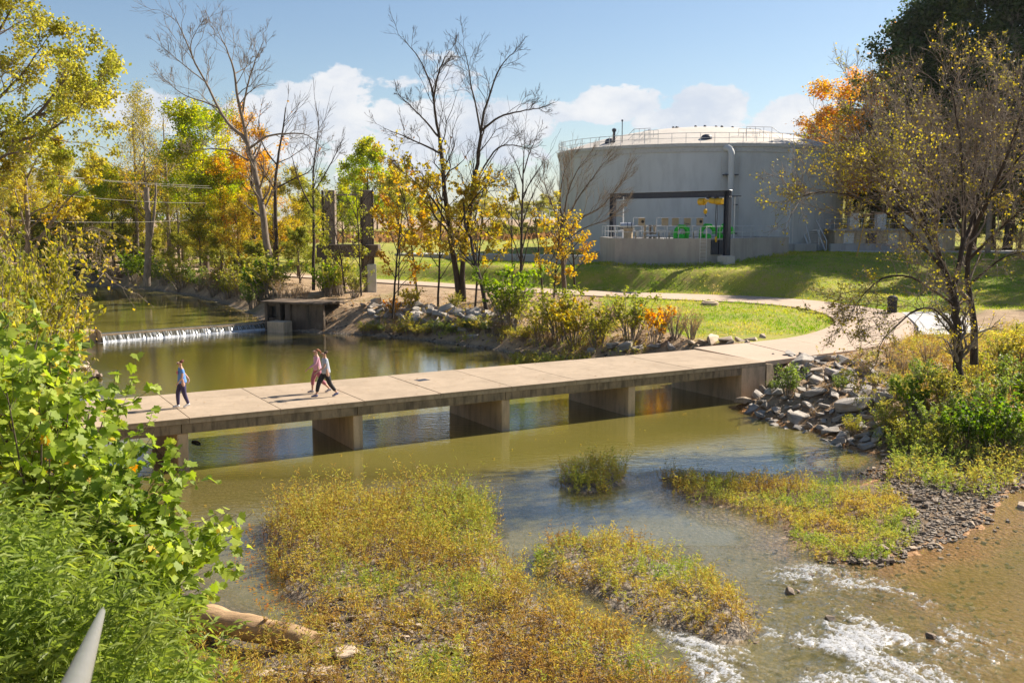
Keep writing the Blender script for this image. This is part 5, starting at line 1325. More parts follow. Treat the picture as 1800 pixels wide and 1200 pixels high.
for nm, lm, kw in (('big_yellow', 'leaf_yellow', dict(seed=50, stems=26, leaf=.030, aspect=.6, tone=.26, per=18, sub=14)), ('big_yg', 'leaf_yellowgreen', dict(seed=51, stems=26, leaf=.034, aspect=.6, tone=.6, per=16, sub=14))):
    s_, l_ = bush_proto(**kw); s_.materials.append(MAT['twig']); l_.materials.append(MAT[lm]); BUSH[nm] = (s_, l_)
def bush(kind_, x, y, h, label, wide=1.0, group=None, name='shrub', z=None):
    r = empty(name, (x, y, (H(x, y) if z is None else z)-.05), (x*7.13+y*3.77) % 6.28); r.scale = (h*wide, h*wide, h)
    tag(r, label, 'shrub', group); s_, l_ = BUSH[kind_]; link('stems', s_, None, r); link('leaves', l_, None, r); return r
def bpx(kind_, px, py, h, label, z=1.6, **kw):
    p = hit(px, py); r_ = ray(px, py)[:2]; r_ = r_/np.linalg.norm(r_)
    while p[1] > 76 and sdist(p[:1], p[1:2], UP)[0] < .5: p = np.array([*(p[:2]+r_*.6), 0])
    return bush(kind_, p[0], p[1], h, label, **kw)
FB = 'shrubs along the far bank right of the weir'
for px, py, h, k_, lab in ((595, 520, 3.4, 'yg', 'leafy yellow green shrub at the foot of the left ruined pillar'), (575, 522, 2.6, 'green2', 'green shrub climbing the left ruined pillar'), (625, 524, 2.4, 'yg', 'yellow green shrub between the two ruined pillars'),
                           (895, 570, 3.6, 'green2', 'upright dark green shrub at the foot of the slim bare trees'), (905, 575, 2.6, 'yg', 'leafy shrub in front of the slim bare trees'),
                           (985, 600, 3.4, 'yg', 'bright yellow green shrub at the water behind the footbridge'), (1010, 608, 2.8, 'yellow', 'yellow shrub low on the bank behind the footbridge'), (950, 600, 2.4, 'yg2', 'pale green shrub at the waterline left of the bright one'),
                           (1050, 610, 2.5, 'yg', 'yellow green shrub hanging over the footbridge rear edge'), (1110, 600, 2.9, 'yg', 'bright leaved shrub right behind the middle of the footbridge'), (1150, 603, 2.0, 'orange', 'small orange tinged shrub among the rocks behind the footbridge'),
                           (1185, 598, 1.9, 'dry', 'dry brown weed clump beside the lawn'), (1215, 596, 1.6, 'dry', 'dry brown weed clump near the right rocks'), (1075, 575, 2.0, 'dry', 'dry brown weeds behind the yellow green shrubs'), (1165, 585, 1.7, 'dry', 'reddish dry weeds at the lawn edge'),
                           (690, 560, 1.5, 'orange', 'little orange shrub on the dirt mound'), (720, 545, 1.6, 'yellow', 'little yellow shrub above the rocks left'), (800, 548, 1.4, 'yg', 'little green shrub between rocks and tall trunks')):
    bpx(k_, px, py, h, lab, wide=1.1)
rg = np.random.default_rng(77)
for q in range(22):
    px = 640+q*15.5; py = 592+max(0, (px-850))*.17+rg.uniform(-4, 2); bpx(rg.choice(['yg2', 'green', 'yg2', 'dry']), px, py-4, rg.uniform(.7, 1.2), 'low waterside weed clump along the far bank', group='low weed clumps along the far waterline', wide=1.5, z=.3)
# far bank of the upper pool
for q, (px, py, h, k_) in enumerate([(235, 512, 3.4, 'green2'), (262, 512, 2.6, 'green2'), (290, 515, 3.0, 'green'), (320, 518, 3.4, 'yg'), (350, 520, 2.6, 'green'), (378, 524, 2.8, 'dry'), (400, 530, 2.6, 'yg'), (425, 538, 3.0, 'yg2'), (445, 545, 2.6, 'green'), (465, 528, 3.2, 'dark'), (480, 522, 3.0, 'yg'),
                                     (200, 505, 2.2, 'dry'), (170, 502, 2.4, 'green2'), (140, 500, 2.6, 'dark'), (115, 500, 3.0, 'green2'), (412, 520, 1.6, 'dry'), (495, 528, 1.7, 'dry'), (515, 530, 1.5, 'dry'), (535, 528, 1.4, 'dry'), (455, 518, 3.4, 'yg'), (90, 505, 3, 'dark'), (435, 505, 3, 'yellow'), (385, 510, 2, 'yellow')]):
    bpx(k_, px, py, h, {'green2': 'broad leaved green shrub on the pool bank', 'green': 'narrow leaved green shrub on the pool bank', 'yg': 'yellow green shrub on the pool bank', 'yg2': 'fine leaved pale shrub on the pool bank', 'dry': 'dry brown shrub on the pool bank', 'dark': 'dark green shrub on the shaded pool bank', 'yellow': 'yellow shrub on the pool bank'}[k_], z=1.5, group='shrubs on the pool bank', wide=1.3)
# left bank in front
for px, top, D, k_, w_, lab in ((5, 425, 31, 'big_yellow', .55, 'tall golden shrub on the left bank below the grey limbed tree'), (-30, 440, 27, 'big_yellow', .6, 'golden shrub at the left picture edge'), (-10, 515, 36, 'big_yellow', .5, 'golden shrub beside the left end of the weir'),
                                (-10, 560, 21, 'big_yg', .6, 'yellow green shrub under the golden ones'), (30, 590, 23, 'big_yg', .6, 'light green shrub above the pale rocks'), (-30, 520, 20, 'green', .9, 'green shrub at the left edge under the golden ones'),
                                (60, 640, 30, 'big_yg', .8, 'dry weedy clump near the left end of the footbridge'), (20, 520, 28, 'big_yg', .55, 'light yellow shrub between golden and green ones'), (-30, 490, 24, 'big_yellow', .8, 'golden orange leaved shrub low on the left')):
    q = ay(px, top, D); z = H(q[0], D); bush(k_, q[0], D, q[2]-z, lab, wide=w_)
# right bank shrubs around the big tree
RB = 'weedy shrubs on the right bank'
for q, (px, py, h, k_) in enumerate([(1385, 700, 1.6, 'green'), (1590, 660, 1.3, 'dry'), (1620, 690, 1.5, 'green'), (1660, 720, 1.5, 'yg'), (1610, 740, 1.4, 'dark'), (1640, 775, 1.5, 'green'), (1700, 790, 1.6, 'dark'), (1740, 740, 1.8, 'green'), (1780, 700, 1.9, 'green'), (1770, 790, 1.8, 'dark'),
                                     (1720, 690, 1.6, 'yg2'), (1580, 700, 1.1, 'green'), (1560, 765, 1.0, 'yg2'), (1590, 790, 1.1, 'yg'), (1690, 750, 1.4, 'green'), (1800, 640, 1.9, 'yg2'), (1760, 650, 1.6, 'yg'), (1700, 650, 1.1, 'dry'), (1630, 640, 1.2, 'dry'), (1800, 740, 2.0, 'dark'),
                                     (1475, 690, .8, 'green'), (1520, 660, .9, 'dry'), (1655, 800, 1.2, 'yg'), (1740, 805, 1.5, 'dark'), (1795, 805, 1.6, 'green'), (1565, 640, 1.1, 'dry'), (1500, 765, .8, 'yg2')]):
    lab = {'green': 'green narrow leaved shrub on the bank under the yellow tree', 'yg': 'yellow green shrub on the bank under the yellow tree', 'dark': 'dark green shrub low on the shaded right bank', 'dry': 'dry brown weeds on the bank beside the path', 'yg2': 'fine leaved pale shrub on the right bank'}[k_]
    if (px, py) == (1385, 700): lab = 'bright green shrub growing out of the boulders beside the bridge end'
    bpx(k_, px, py, h, lab, z=1.0, group=None if 'boulders' in lab else RB, wide=1.2)

def weeds(name, label, X, Y, h, tone, rng, leaves=14, ll=.10, lw=.022, spread=.12, lean=.25, mat='leaf_weed', zoff=0, stemr=.004):
    n = len(X); Z = Hs(X, Y)
    h = np.broadcast_to(h, n)*rng.uniform(.5, 1.15, n)*(.62+.85*sstep(fbm(X*2.1, Y*2.1, 2, 66), .3, .72))
    base = np.stack([X, Y, np.maximum(Z, -.1)-.03+zoff], 1); d = rng.normal(size=(n, 3))*lean; d[:, 2] = 1
    s = np.array([0, .5, 1])[None, :, None]
    P = base[:, None]+d[:, None]*h[:, None, None]*s; P[:, 2, :2] += rng.normal(size=(n, 2))*.06*h[:, None]
    R = np.broadcast_to(np.array([1, .8, .35])*stemr, (n, 3))
    b = Batch(); V, F = tubes(P, R, 3); b.add(V, F, np.repeat(np.clip(tone+.32, 0, 1), 9))
    C = pts_on(P, leaves, rng, .01, .25); nl = len(C)
    D = rng.normal(size=(nl, 3)); D[:, 2] = np.abs(D[:, 2])*.6+.35
    V, F, A = blades(C, D, ll*rng.uniform(.6, 1.3, nl), lw, rng, np.repeat(tone, leaves), spread); b.add(V, F, A)
    o = link(name, b.mesh(name), MAT[mat]); return tag(o, label, 'weeds', kind='stuff')
def scatter(poly, dens, rng, margin=0):
    P = np.array(poly); lo, hi = P.min(0), P.max(0); n = int(np.prod(hi-lo)*dens)
    x = rng.uniform(lo[0], hi[0], n); y = rng.uniform(lo[1], hi[1], n); sd_ = sdist(x, y, poly)+(fbm(x*2, y*2, 3, 8)-.5)*.9; k = sd_ < -margin
    return x[k], y[k]
rg = np.random.default_rng(5)
x, y = scatter(ISL_BIG, 62, rg, -.05)
k = (y > 13)
stony = sstep(-sdist(x, y, pxp([(470, 1040), (560, 1015), (640, 1050), (760, 1070), (900, 1110), (900, 1150), (760, 1180), (650, 1260), (430, 1260), (520, 1100)], 0)), -.3, .3)
k &= (rg.random(len(x)) > stony*.45) & (rg.random(len(x)) < .45+.7*sstep(fbm(x*1.8, y*1.8, 3, 88), .34, .54))
x, y = x[k], y[k]
upper = sstep(y, 21.5, 24.5)
right_green = sstep(x-(-2.6)+.5*(fbm(x, y, 3, 4)-.5), -.9, .5)*upper
left_gold = sstep(y, 22.0, 24.0)*(1-right_green)
tn = .37+(fbm(x*.75, y*.75, 3, 7)-.5)*1.5
tn = tn*(1-right_green)+(.20+(fbm(x*2, y*2, 2, 9)-.5)*.35)*right_green
tn = tn*(1-left_gold)+(.45+(fbm(x*2.2, y*2.2, 3, 19)-.5)*.7)*left_gold
tn = np.clip(tn+.10*sstep(x, .2, 2)*(1-upper), 0, 1)
hh = .54+.32*upper+.12*sstep(x, -1, 1)*(1-upper)
weeds('island_weeds', 'dense golden and green marsh weeds covering the big gravel island in front', x, y, hh*1.05, np.clip(tn, 0, 1), rg, leaves=16, ll=.115, lw=.019)
xt, yt = scatter(ISL_BIG, 16, rg, -.05); k = (yt > 15); xt, yt = xt[k], yt[k]
weeds('island_stalks', 'tall bent golden and brown stalks rising above the big island weeds', xt, yt, .62+.25*sstep(yt, 21.5, 24.5), np.clip(.55+(fbm(xt*2, yt*2, 2, 99)-.5)*.8, 0, 1), rg, leaves=9, ll=.12, lw=.022, lean=.32)
x, y = scatter(ISL_TWO, 66, rg, -.05); k = rg.random(len(x)) < .42+.7*sstep(fbm(x*1.8, y*1.8, 3, 89), .34, .54); x, y = x[k], y[k]; tn = .37+(fbm(x*.9, y*.9, 3, 17)-.5)*1.3+.12*sstep(x, 3, 4.5)
weeds('islet_weeds', 'golden brown weeds on the narrow islet left of the rapids', x, y, .48, np.clip(tn, 0, 1), rg, leaves=16, ll=.11, lw=.018)
x, y = scatter(ISL_SMALL, 75, rg, -.05); tn = .36+(fbm(x*1.4, y*1.4, 3, 27)-.5)*.6
weeds('clump_weeds', 'small round clump of green weeds standing in the water near the bridge', x, y, .58, np.clip(tn, 0, 1), rg, leaves=20, ll=.11, lw=.022)
BV = BAR_UP[2:]+pxp([(1170, 858), (1215, 880), (1300, 900), (1375, 925), (1395, 958), (1445, 983), (1540, 988), (1610, 960), (1600, 900), (1560, 872)], 0)
x, y = scatter(BV, 64, rg, -.05); tn = .28+(fbm(x*.8, y*.8, 3, 37)-.5)*1.2+.12*sstep(y, 28, 30)
weeds('bar_weeds', 'yellow green weeds covering the gravel bar right of the clump', x, y, .33+.1*sstep(y, 28, 30), np.clip(tn, 0, 1), rg, leaves=15, ll=.09, lw=.02)
# emergent stalks in the shallow edges
edge = [p for P in (ISL_SMALL, BV, ISL_TWO) for p in P]
P = np.array(edge); k = rg.integers(0, len(P), 260); x = P[k, 0]+rg.normal(size=260)*.45; y = P[k, 1]+rg.normal(size=260)*.45
weeds('edge_stalks', 'thin single weed stalks standing in the shallows round the islets', x, y, .34, np.full(260, .45), rg, leaves=5, ll=.06, lw=.012)
# log side and stony shore sprigs
x, y = scatter(pxp([(330, 1135), (560, 1140), (700, 1160), (760, 1230), (300, 1230)], .2), 42, rg); k = sdist(x, y, LP) > .1; x, y = x[k], y[k]
weeds('shore_weeds', 'sparse green sprigs and dry grass along the near side of the log', x, y, .42, .42+(fbm(x*2, y*2, 2, 3)-.5)*.7, rg, leaves=10, ll=.09, lw=.018)
x, y = scatter([(-5, 13), (-8.2, 13.5), (-9.5, 18.5), (-6.8, 20.0), (-5.2, 18.2), (-3.5, 14)], 42, rg)
weeds('bank_weeds', 'dry yellow weeds on the bank behind the log under the sycamore', x, y, .5, .5+(fbm(x*2, y*2, 2, 3)-.5)*.8, rg, leaves=10, ll=.10, lw=.02)
# right bank rough cover
x, y = scatter(pxp([(1420, 640), (1540, 615), (1700, 610), (1900, 600), (2050, 640), (2050, 830), (1740, 815), (1560, 790), (1560, 740), (1480, 680)], 1.2), 25, rg); k = (sdist(x, y, LP) > .2) & (pathd(x, y) > PW+.2) & (sdist(x, y, PADS[:, :2]) > .1); x, y = x[k], y[k]
near_w = sstep(sdist(x, y, LP), 1.5, 5)
k = ~((x < at(1565, 640, 1.6)[0]*y/at(1565, 640, 1.6)[1]) & (y > 39)) | (rg.random(len(x)) < .08); x, y, near_w = x[k], y[k], near_w[k]
weeds('bank_undergrowth', 'mixed green and straw coloured weeds covering the right bank', x, y, .42+.25*(1-near_w), np.clip(.12+.36*near_w+(fbm(x*.9, y*.9, 3, 3)-.5)*.9, 0, 1), rg, leaves=14, ll=.13, lw=.034)
# far bank fringe and its litter
pl = [(-10.5, 72.4), (-5.8, 69.2), (-1.3, 64.8), (3.2, 60.2), (7.2, 56.8), (9.5, 57.5), (9, 63), (4, 69), (-2, 75), (-9, 77)]
x, y = scatter(pl, 9, rg); k = sdist(x, y, LP) > -.2; x, y = x[k], y[k]; nearw = sstep(sdist(x, y, LP), 2.5, .3); k = rg.random(len(x)) < .25+.75*nearw; x, y, nearw = x[k], y[k], nearw[k]
weeds('fringe_weeds', 'pale green weeds fringing the far waterline below the rocks', x, y, .35+.35*nearw, np.clip(.55-.35*nearw+(fbm(x*.8, y*.8, 2, 3)-.5)*.6, 0, 1), rg, leaves=12, ll=.16, lw=.05, stemr=.007)
# a low green mat on the water behind the bridge
x, y = scatter(pxp([(890, 625), (960, 628), (1060, 622), (1110, 618), (1060, 634), (980, 640), (910, 638)], 0), 22, rg)
weeds('water_weeds', 'low mat of yellow green water weeds right behind the footbridge', x, y, .35, np.clip(.3+(fbm(x, y, 2, 3)-.5)*.5, 0, 1), rg, leaves=12, ll=.13, lw=.045, zoff=.1)
# lawn grass
x = rg.uniform(-32, 48, 60000); y = rg.uniform(57, 110, 60000); f_ = in_lawn(x, y); pdm = pathd(x, y)
k = (f_ > .5) & (pdm > PW+.1) & (sdist(x, y, PIT) > .1) & (np.hypot(x-TC[0], y-TC[1]) > TR+.6) & (rg.random(len(x)) < np.clip(85/(y+8), 0, 1)*.9) & (sdist(x, y, PADS[:, :2]) > .1)
x, y, pdm = x[k], y[k], pdm[k]; hgt = .12+.10*rg.random(len(x))+.20*(sdist(x, y, PIT) < 1.6)+.12*(pdm < PW+.7)
n = len(x); C = np.repeat(np.stack([x, y, Hs(x, y)-.01], 1), 3, 0); C[:, :2] += rg.normal(size=(3*n, 2))*.06
D = rg.normal(size=(3*n, 3))*.45; D[:, 2] = 1; V, F, A = blades(C, D, np.repeat(hgt, 3)*rg.uniform(.7, 1.4, 3*n), .045, rg, np.clip(.42+(fbm(C[:, 0]*.35, C[:, 1]*.35, 3, 2)-.5)*1.3, 0, 1), .12)
tag(link('grass', Batch().add(V, F, A).mesh('grass'), MAT['grass']), 'short tufted green lawn grass around the path bend', 'grass', kind='stuff')
# field strip behind, brown tall grass
x = rg.uniform(-70, 30, 5000); y = rg.uniform(165, 240, 5000); C = np.stack([x, y, Hs(x, y)], 1); D = rg.normal(size=(5000, 3))*.3; D[:, 2] = 1
V, F, A = blades(C, D, 1.3, .9, rg, np.clip(.75+rg.normal(size=5000)*.2, 0, 1)); tag(link('field_grass', Batch().add(V, F, A).mesh('field_grass'), MAT['leaf_brown']), 'tall brown grass of the distant field', 'grass', kind='stuff')
# fallen leaves
def litter(name, label, x, y, size, z=None, mat='leaf_orange', tone=.5):
    n = len(x); C = np.stack([x, y, (Hs(x, y) if z is None else z)+.012], 1); a = rg.uniform(0, 2*PI, n); d = np.stack([np.cos(a), np.sin(a), rg.normal(size=n)*(.3 if z is None else .02)], 1); s_ = np.stack([-np.sin(a), np.cos(a), rg.normal(size=n)*(.3 if z is None else .02)], 1); L = (size*rg.uniform(.5, 1.3, n))[:, None]
    V = np.stack([C-d*L*.5, C+s_*L*.35, C+d*L*.5, C-s_*L*.35], 1).reshape(-1, 3)
    tag(link(name, Batch().add(V, np.arange(4*n).reshape(-1, 4), np.repeat(np.clip(tone+rg.normal(size=n)*.25, 0, 1), 4)).mesh(name), MAT[mat]), label, 'leaves', kind='stuff')
x = rg.uniform(-20, 24, 30000); y = rg.uniform(44, 84, 30000); q = fields(x, y); k = (q['sL'] > .1) & (q['sU'] > .1) & (q['lawn'] < .6) & (sdist(x, y, PIT) > 0); litter('fallen_leaves', 'brown and orange leaves lying over the bare far bank', x[k][:9000], y[k][:9000], .16, mat='leaf_brown', tone=.4)
x = rg.uniform(8, 26, 9000); y = rg.uniform(34, 50, 9000); k = (sdist(x, y, LP) > .1) & (pathd(x, y) > PW); litter('fallen_leaves', 'dry leaves among the weeds of the right bank', x[k], y[k], .11, mat='leaf_brown', tone=.35)
x, y = scatter(pxp([(440, 915), (520, 960), (520, 1040), (590, 1090), (480, 1085), (400, 1000)], 0), 55, rg); litter('floating_leaves', 'orange and brown leaves drifting in the shallow water by the log', x, y, .07, z=np.full(len(x), .012), tone=.45)
x, y = scatter(pxp([(1380, 800), (1500, 790), (1640, 815), (1700, 840), (1540, 842), (1400, 850)], 0), 30, rg); litter('floating_leaves', 'dead leaves and scum gathered beside the gravel bar', x, y, .09, z=np.full(len(x), .014), mat='leaf_brown', tone=.3)
x = rg.uniform(-14, 12, 260); y = rg.uniform(22, 60, 260); k = sdist(x, y, LP) < -.3; litter('floating_leaves', 'single yellow leaves drifting on the green creek', x[k], y[k], .09, z=np.full(k.sum(), .014), mat='leaf_yellow', tone=.5)
q_ = rg.uniform(0, 27, 170); w_ = rg.uniform(.05, BW-.05, 170); P = np.array([bp(a_, b_) for a_, b_ in zip(q_, w_)]); litter('fallen_leaves', 'few dry leaves scattered over the footbridge deck', P[:, 0], P[:, 1], .08, z=np.full(170, 1.803), mat='leaf_brown', tone=.3)
x = rg.uniform(-40, -17, 4000); y = rg.uniform(76, 120, 4000); s_ = sdist(x, y, UP); k = (s_ < 0) & (s_ > -2.2) & (x > -34); litter('floating_leaves', 'band of fallen leaves floating along the far bank of the pool', x[k], y[k], .22, z=np.full(k.sum(), .57), mat='leaf_brown', tone=.1)

# ------------------------------------------------------------------ stones
def rock_mesh(seed, flat=.6, n=13, cuts=0):
    rng = np.random.default_rng(seed); P = nrm(np.sign(rng.normal(size=(n, 3)))*rng.uniform(.25, 1, (n, 3)))*rng.uniform(.8, 1.12, (n, 1))*np.array([1.05, .72, flat]); 
    bm = bmesh.new(); [bm.verts.new(p) for p in P]; r_ = bmesh.ops.convex_hull(bm, input=bm.verts)
    bmesh.ops.delete(bm, geom=[v for v in bm.verts if not v.link_faces], context='VERTS')
    if cuts:
        bmesh.ops.bevel(bm, geom=bm.edges[:], offset=.03, segments=1, affect='EDGES', profile=.5)
    me = bpy.data.meshes.new('rock'); bm.to_mesh(me); bm.free(); return me
def rock_set(mat, seeds, **kw):
    out = []
    for s_ in seeds: me = rock_mesh(s_, **kw); me.materials.append(MAT[mat]); out.append(me)
    return out
RG = rock_set('rock_grey', range(100, 110), flat=.42, cuts=1); RT = rock_set('rock_tan', range(120, 127), flat=.45, cuts=1); RD = rock_set('rock_dark', range(130, 136), flat=.5, cuts=1); RF = rock_set('rock_tan', range(140, 143), flat=.28, cuts=1)
def rock(ms, x, y, s_, rng, label, group=None, name='boulder', z=None, tilt=.4, cat='boulder', rz=None, sink=.12):
    me = ms[rng.integers(len(ms))]; z = (H(x, y) if z is None else z)
    o = link(name, me, loc=(x, y, z+s_*(.25-sink)), rot=(rng.uniform(-tilt, tilt), rng.uniform(-tilt, tilt), rng.uniform(0, 6.28) if rz is None else rz))
    o.scale = (s_*rng.uniform(.85, 1.2), s_*rng.uniform(.8, 1.1), s_*rng.uniform(.8, 1.15)); return tag(o, label, cat, group)
rg = np.random.default_rng(9)
# riprap slope beside the bridge end
poly = pxp([(1305, 715), (1345, 742), (1420, 762), (1480, 775), (1555, 745), (1570, 700), (1500, 672), (1400, 662), (1345, 660)], .7)
sites = []
for s_, n_ in ((.62, 14), (.42, 60), (.27, 130)):
    x, y = scatter(poly, 30, rg)
    for q in range(len(x)):
        if n_ <= 0: break
        if all(math.hypot(x[q]-a, y[q]-b) > (s_+c_)*.66 for a, b, c_ in sites): sites.append((x[q], y[q], s_*rg.uniform(.8, 1.2))); n_ -= 1
for x, y, s_ in sites: rock(RG, x, y, s_, rg, 'grey angular boulder in the riprap slope beside the bridge end' if s_ > .42 else 'small grey stone wedged in the riprap slope beside the bridge end', 'riprap boulders beside the bridge end', tilt=.55, sink=.05)
for px, py, s_, ms, lab in ((1490, 725, .95, RG, 'broad flat grey boulder, biggest of the riprap slope'), (1305, 712, .55, RT, 'tan boulder at the waterline, leftmost of the riprap'), (1475, 665, .65, RG, 'long blue grey boulder high on the riprap slope'), (1400, 650, .42, RG, 'upright grey boulder against the edge of the bridge'), (1435, 658, .4, RT, 'flat pale boulder just right of the upright one')):
    p = hit(px, py); rock(ms, p[0], p[1], s_, rg, lab, tilt=.25, sink=.0)
for q, (px, py, h_) in enumerate([(1450, 690, .55), (1520, 720, .5), (1360, 690, .6), (1430, 735, .4), (1540, 680, .6), (1490, 668, .5)]):
    bpx(['dry', 'yg2', 'green'][q % 3], px, py, h_, 'small weed tuft growing between the riprap boulders', group='weed tufts in the riprap', wide=1.3)
for q in range(26):
    px = rg.uniform(1330, 1560); py = 742+(px-1330)*.20+rg.uniform(-6, 14); p = at(px, py, 0); rock(RT, p[0], p[1], rg.uniform(.16, .34), rg, 'tan stone at the waterline below the riprap', 'tan stones at the waterline below the riprap', 'stone', cat='stone')
for q in range(18):
    px = rg.uniform(1390, 1560); py = rg.uniform(640, 668); p = hit(px, py); rock(RT, p[0], p[1], rg.uniform(.12, .3), rg, 'pale stone lying on the dirt between path and riprap', 'pale stones on the dirt below the path', 'stone', cat='stone', sink=.1)
# far bank rocks
poly = [(-11.5, 75.2), (-10, 73.2), (-5.8, 70.2), (-2.5, 66.8), (0.5, 66), (0, 69.5), (-4, 73), (-7, 76.5), (-10, 77.2)]
sites = []
for s_, n_ in ((.75, 26), (.5, 60), (.33, 70)):
    x, y = scatter(poly, 10, rg)
    for q in range(len(x)):
        if n_ <= 0: break
        if all(math.hypot(x[q]-a, y[q]-b) > (s_+c_)*.62 for a, b, c_ in sites): sites.append((x[q], y[q], s_*rg.uniform(.8, 1.2))); n_ -= 1
for x, y, s_ in sites: rock(RG, x, y, s_, rg, 'grey boulder in the rock pile on the far bank below the double trunk', 'rock pile on the far bank', tilt=.7, sink=.02)
for px, py, s_ in ((905, 575, .5), (925, 590, .5), (940, 600, .45), (1078, 612, .6), (1100, 612, .9), (1120, 615, .5), (1235, 602, .5), (1255, 600, .85), (1275, 600, .5), (1300, 600, .4), (1320, 598, .45), (1215, 604, .4), (1340, 594, .4), (1040, 620, .5), (1180, 612, .5), (1150, 612, .45), (1285, 606, .35), (1225, 610, .35), (1315, 604, .3), (870, 580, .5), (885, 590, .4)):
    p = hit(px, py); z = H(p[0], p[1]); rock(RG if px < 1200 else RT, p[0], p[1], s_, rg, 'grey boulder among the shrubs just behind the footbridge' if px < 1200 else 'pale stone on the dirt strip behind the right end of the footbridge', 'boulders behind the footbridge' if px < 1200 else 'pale stones behind the right end of the bridge', z=max(z, .3))
for px, py, s_, lab in ((118, 632, .95, 'big pale rounded boulder left of the pool below the weir'), (138, 650, .8, 'second pale boulder beside the big rounded one'), (150, 640, .35, 'small pale stone behind the two left boulders'), (160, 660, .6, 'flat brown rock with a low tail reaching into the water, left'), (175, 661, .35, 'little brown rock at the tip of the flat one')):
    p = at(px, py, .1); rock(RT if 'brown' not in lab else RD, p[0], p[1], s_, rg, lab, z=.1, tilt=.2)
# near shore pale stones
for px, py, s_, lab in ((612, 1160, .46, 'long flat pale rock slab beside the end of the log'), (800, 1152, .30, 'brown flat rock half hidden in the weeds right of the slabs'), (565, 1195, .38, 'pale rock slab at the bottom edge below the log end'), (300, 1190, .36, 'pale rock slab on the bank left of the log'), (645, 1085, .17, 'small pale stone above the long slab'), (675, 1130, .22, 'pale stone right of the log end'), (470, 1198, .3, 'pale rock at the bottom edge under the log')):
    p = hit(px, py); rock(RF, p[0], p[1], s_, rg, lab, tilt=.12, rz=.3, sink=-.02)
sh = pxp([(560, 1050), (640, 1045), (760, 1075), (900, 1120), (880, 1200), (560, 1240), (480, 1200), (570, 1110)], .15)
x, y = scatter(sh, 9, rg)
for q in range(min(len(x), 110)): rock(RT, x[q], y[q], rg.uniform(.05, .15), rg, 'small pale stone on the stony shore beside the log', 'small stones on the shore by the log', 'stone', cat='stone', tilt=.3, sink=-.02)
for px, py, s_, lab in ((1388, 1042, .22, 'wet brown rock standing in the white water, left one'), (1400, 1040, .16, 'small wet rock right beside the left one in the white water'), (1458, 1088, .20, 'wet dark rock in the middle of the rapids'), (1636, 1118, .17, 'wet dark rock at the right of the rapids'), (1405, 1138, .14, 'small dark rock between islet and rapids'), (1425, 1012, .13, 'small rock at the top of the rapids'), (1330, 1128, .13, 'brown rock at the tip of the islet'), (1795, 890, .28, 'pale rock in the amber water at the right edge')):
    p = at(px, py, 0); rock(RD if 'pale' not in lab else RT, p[0], p[1], s_, rg, lab, z=-.02, tilt=.2, name='stone', cat='stone')
# gravel bar: the larger cobbles singly, the rest as gravel
GB = pxp([(1555, 842), (1480, 822), (1530, 800), (1640, 800), (1800, 818), (1820, 850), (1770, 868), (1725, 928), (1645, 962), (1535, 994), (1440, 990), (1560, 950), (1590, 900), (1555, 870)], 0.05)
x, y = scatter(GB, 34, rg); n_ = 0
for q in range(len(x)):
    if n_ >= 240: break
    rock(RD if rg.random() < .7 else RT, x[q], y[q], rg.uniform(.07, .17), rg, 'brown cobble on the gravel bar under the right bank', 'cobbles of the gravel bar', 'cobble', cat='cobble', tilt=.3, sink=-.05); n_ += 1
def pebbles(name, label, x, y, smin, smax, mat, n=9, zmin=-9):
    k_ = 8; protos = []
    for s_ in range(k_):
        me = rock_mesh(200+s_, .5, n); me_v = np.array([v.co for v in me.vertices]); me.calc_loop_triangles(); fs = np.array([t.vertices[:] for t in me.loop_triangles]); protos.append((me_v, fs)); bpy.data.meshes.remove(me)
    b = Batch(); z = np.maximum(Hs(x, y), zmin)
    which = rg.integers(0, k_, len(x))
    for s_ in range(k_):
        i = np.where(which == s_)[0]; Vp, Fp = protos[s_]; m_ = len(i)
        if not m_: continue
        a = rg.uniform(0, 2*PI, m_); sc = rg.uniform(smin, smax, m_)*rg.uniform(.7, 1.3, m_)
        ca, sa = np.cos(a), np.sin(a); VX = Vp[None, :, 0]*ca[:, None]-Vp[None, :, 1]*sa[:, None]; VY = Vp[None, :, 0]*sa[:, None]+Vp[None, :, 1]*ca[:, None]
        V = np.stack([VX*sc[:, None]+x[i, None], VY*sc[:, None]+y[i, None], Vp[None, :, 2]*sc[:, None]+z[i, None]+sc[:, None]*.15], -1).reshape(-1, 3)
        F = (Fp[None]+np.arange(m_)[:, None, None]*len(Vp)).reshape(-1, 3); b.add(V, F, np.repeat(rg.random(m_), len(Vp)))
    return tag(link(name, b.mesh(name), mat), label, 'gravel', kind='stuff')
m, t = newmat('pebble'); c = t.ramp(t.attr('rnd'), [(0, (.05, .04, .032)), (.35, (.12, .09, .065)), (.7, (.21, .16, .115)), (1, (.40, .33, .25))]); c = t.mix(t.ss(t.noise(t.pos(), 25, 4), .35, .7), c, t.mix(.5, c, (.08, .06, .045))); t.out(t.bsdf(c, .7)); MAT['pebble'] = m
x, y = scatter(GB, 125, rg); pebbles('gravel', 'dark brown gravel and cobbles of the bar under the right bank', x, y, .025, .085, m)
x, y = scatter(sh, 110, rg); pebbles('gravel', 'pale gravel of the stony shore beside the log', x, y, .015, .05, m)
x, y = scatter(pxp([(1150, 870), (1390, 985), (1330, 1000), (1320, 1130), (1150, 1130), (1400, 1260), (1900, 1260), (1900, 850), (1740, 930), (1640, 965), (1530, 1000), (1390, 985)], -.1), 13, rg); k = rg.random(len(x)) < .8; pebbles('stream_gravel', 'stones lying on the bed of the shallow amber stream', x[k], y[k], .015, .10, m)
x, y = scatter(pxp([(880, 1000), (900, 880), (1150, 880), (1390, 980), (1330, 1000), (1000, 960)], -.1), 4, rg); pebbles('stream_gravel', 'scattered stones under the clear shallow water', x, y, .05, .14, m)
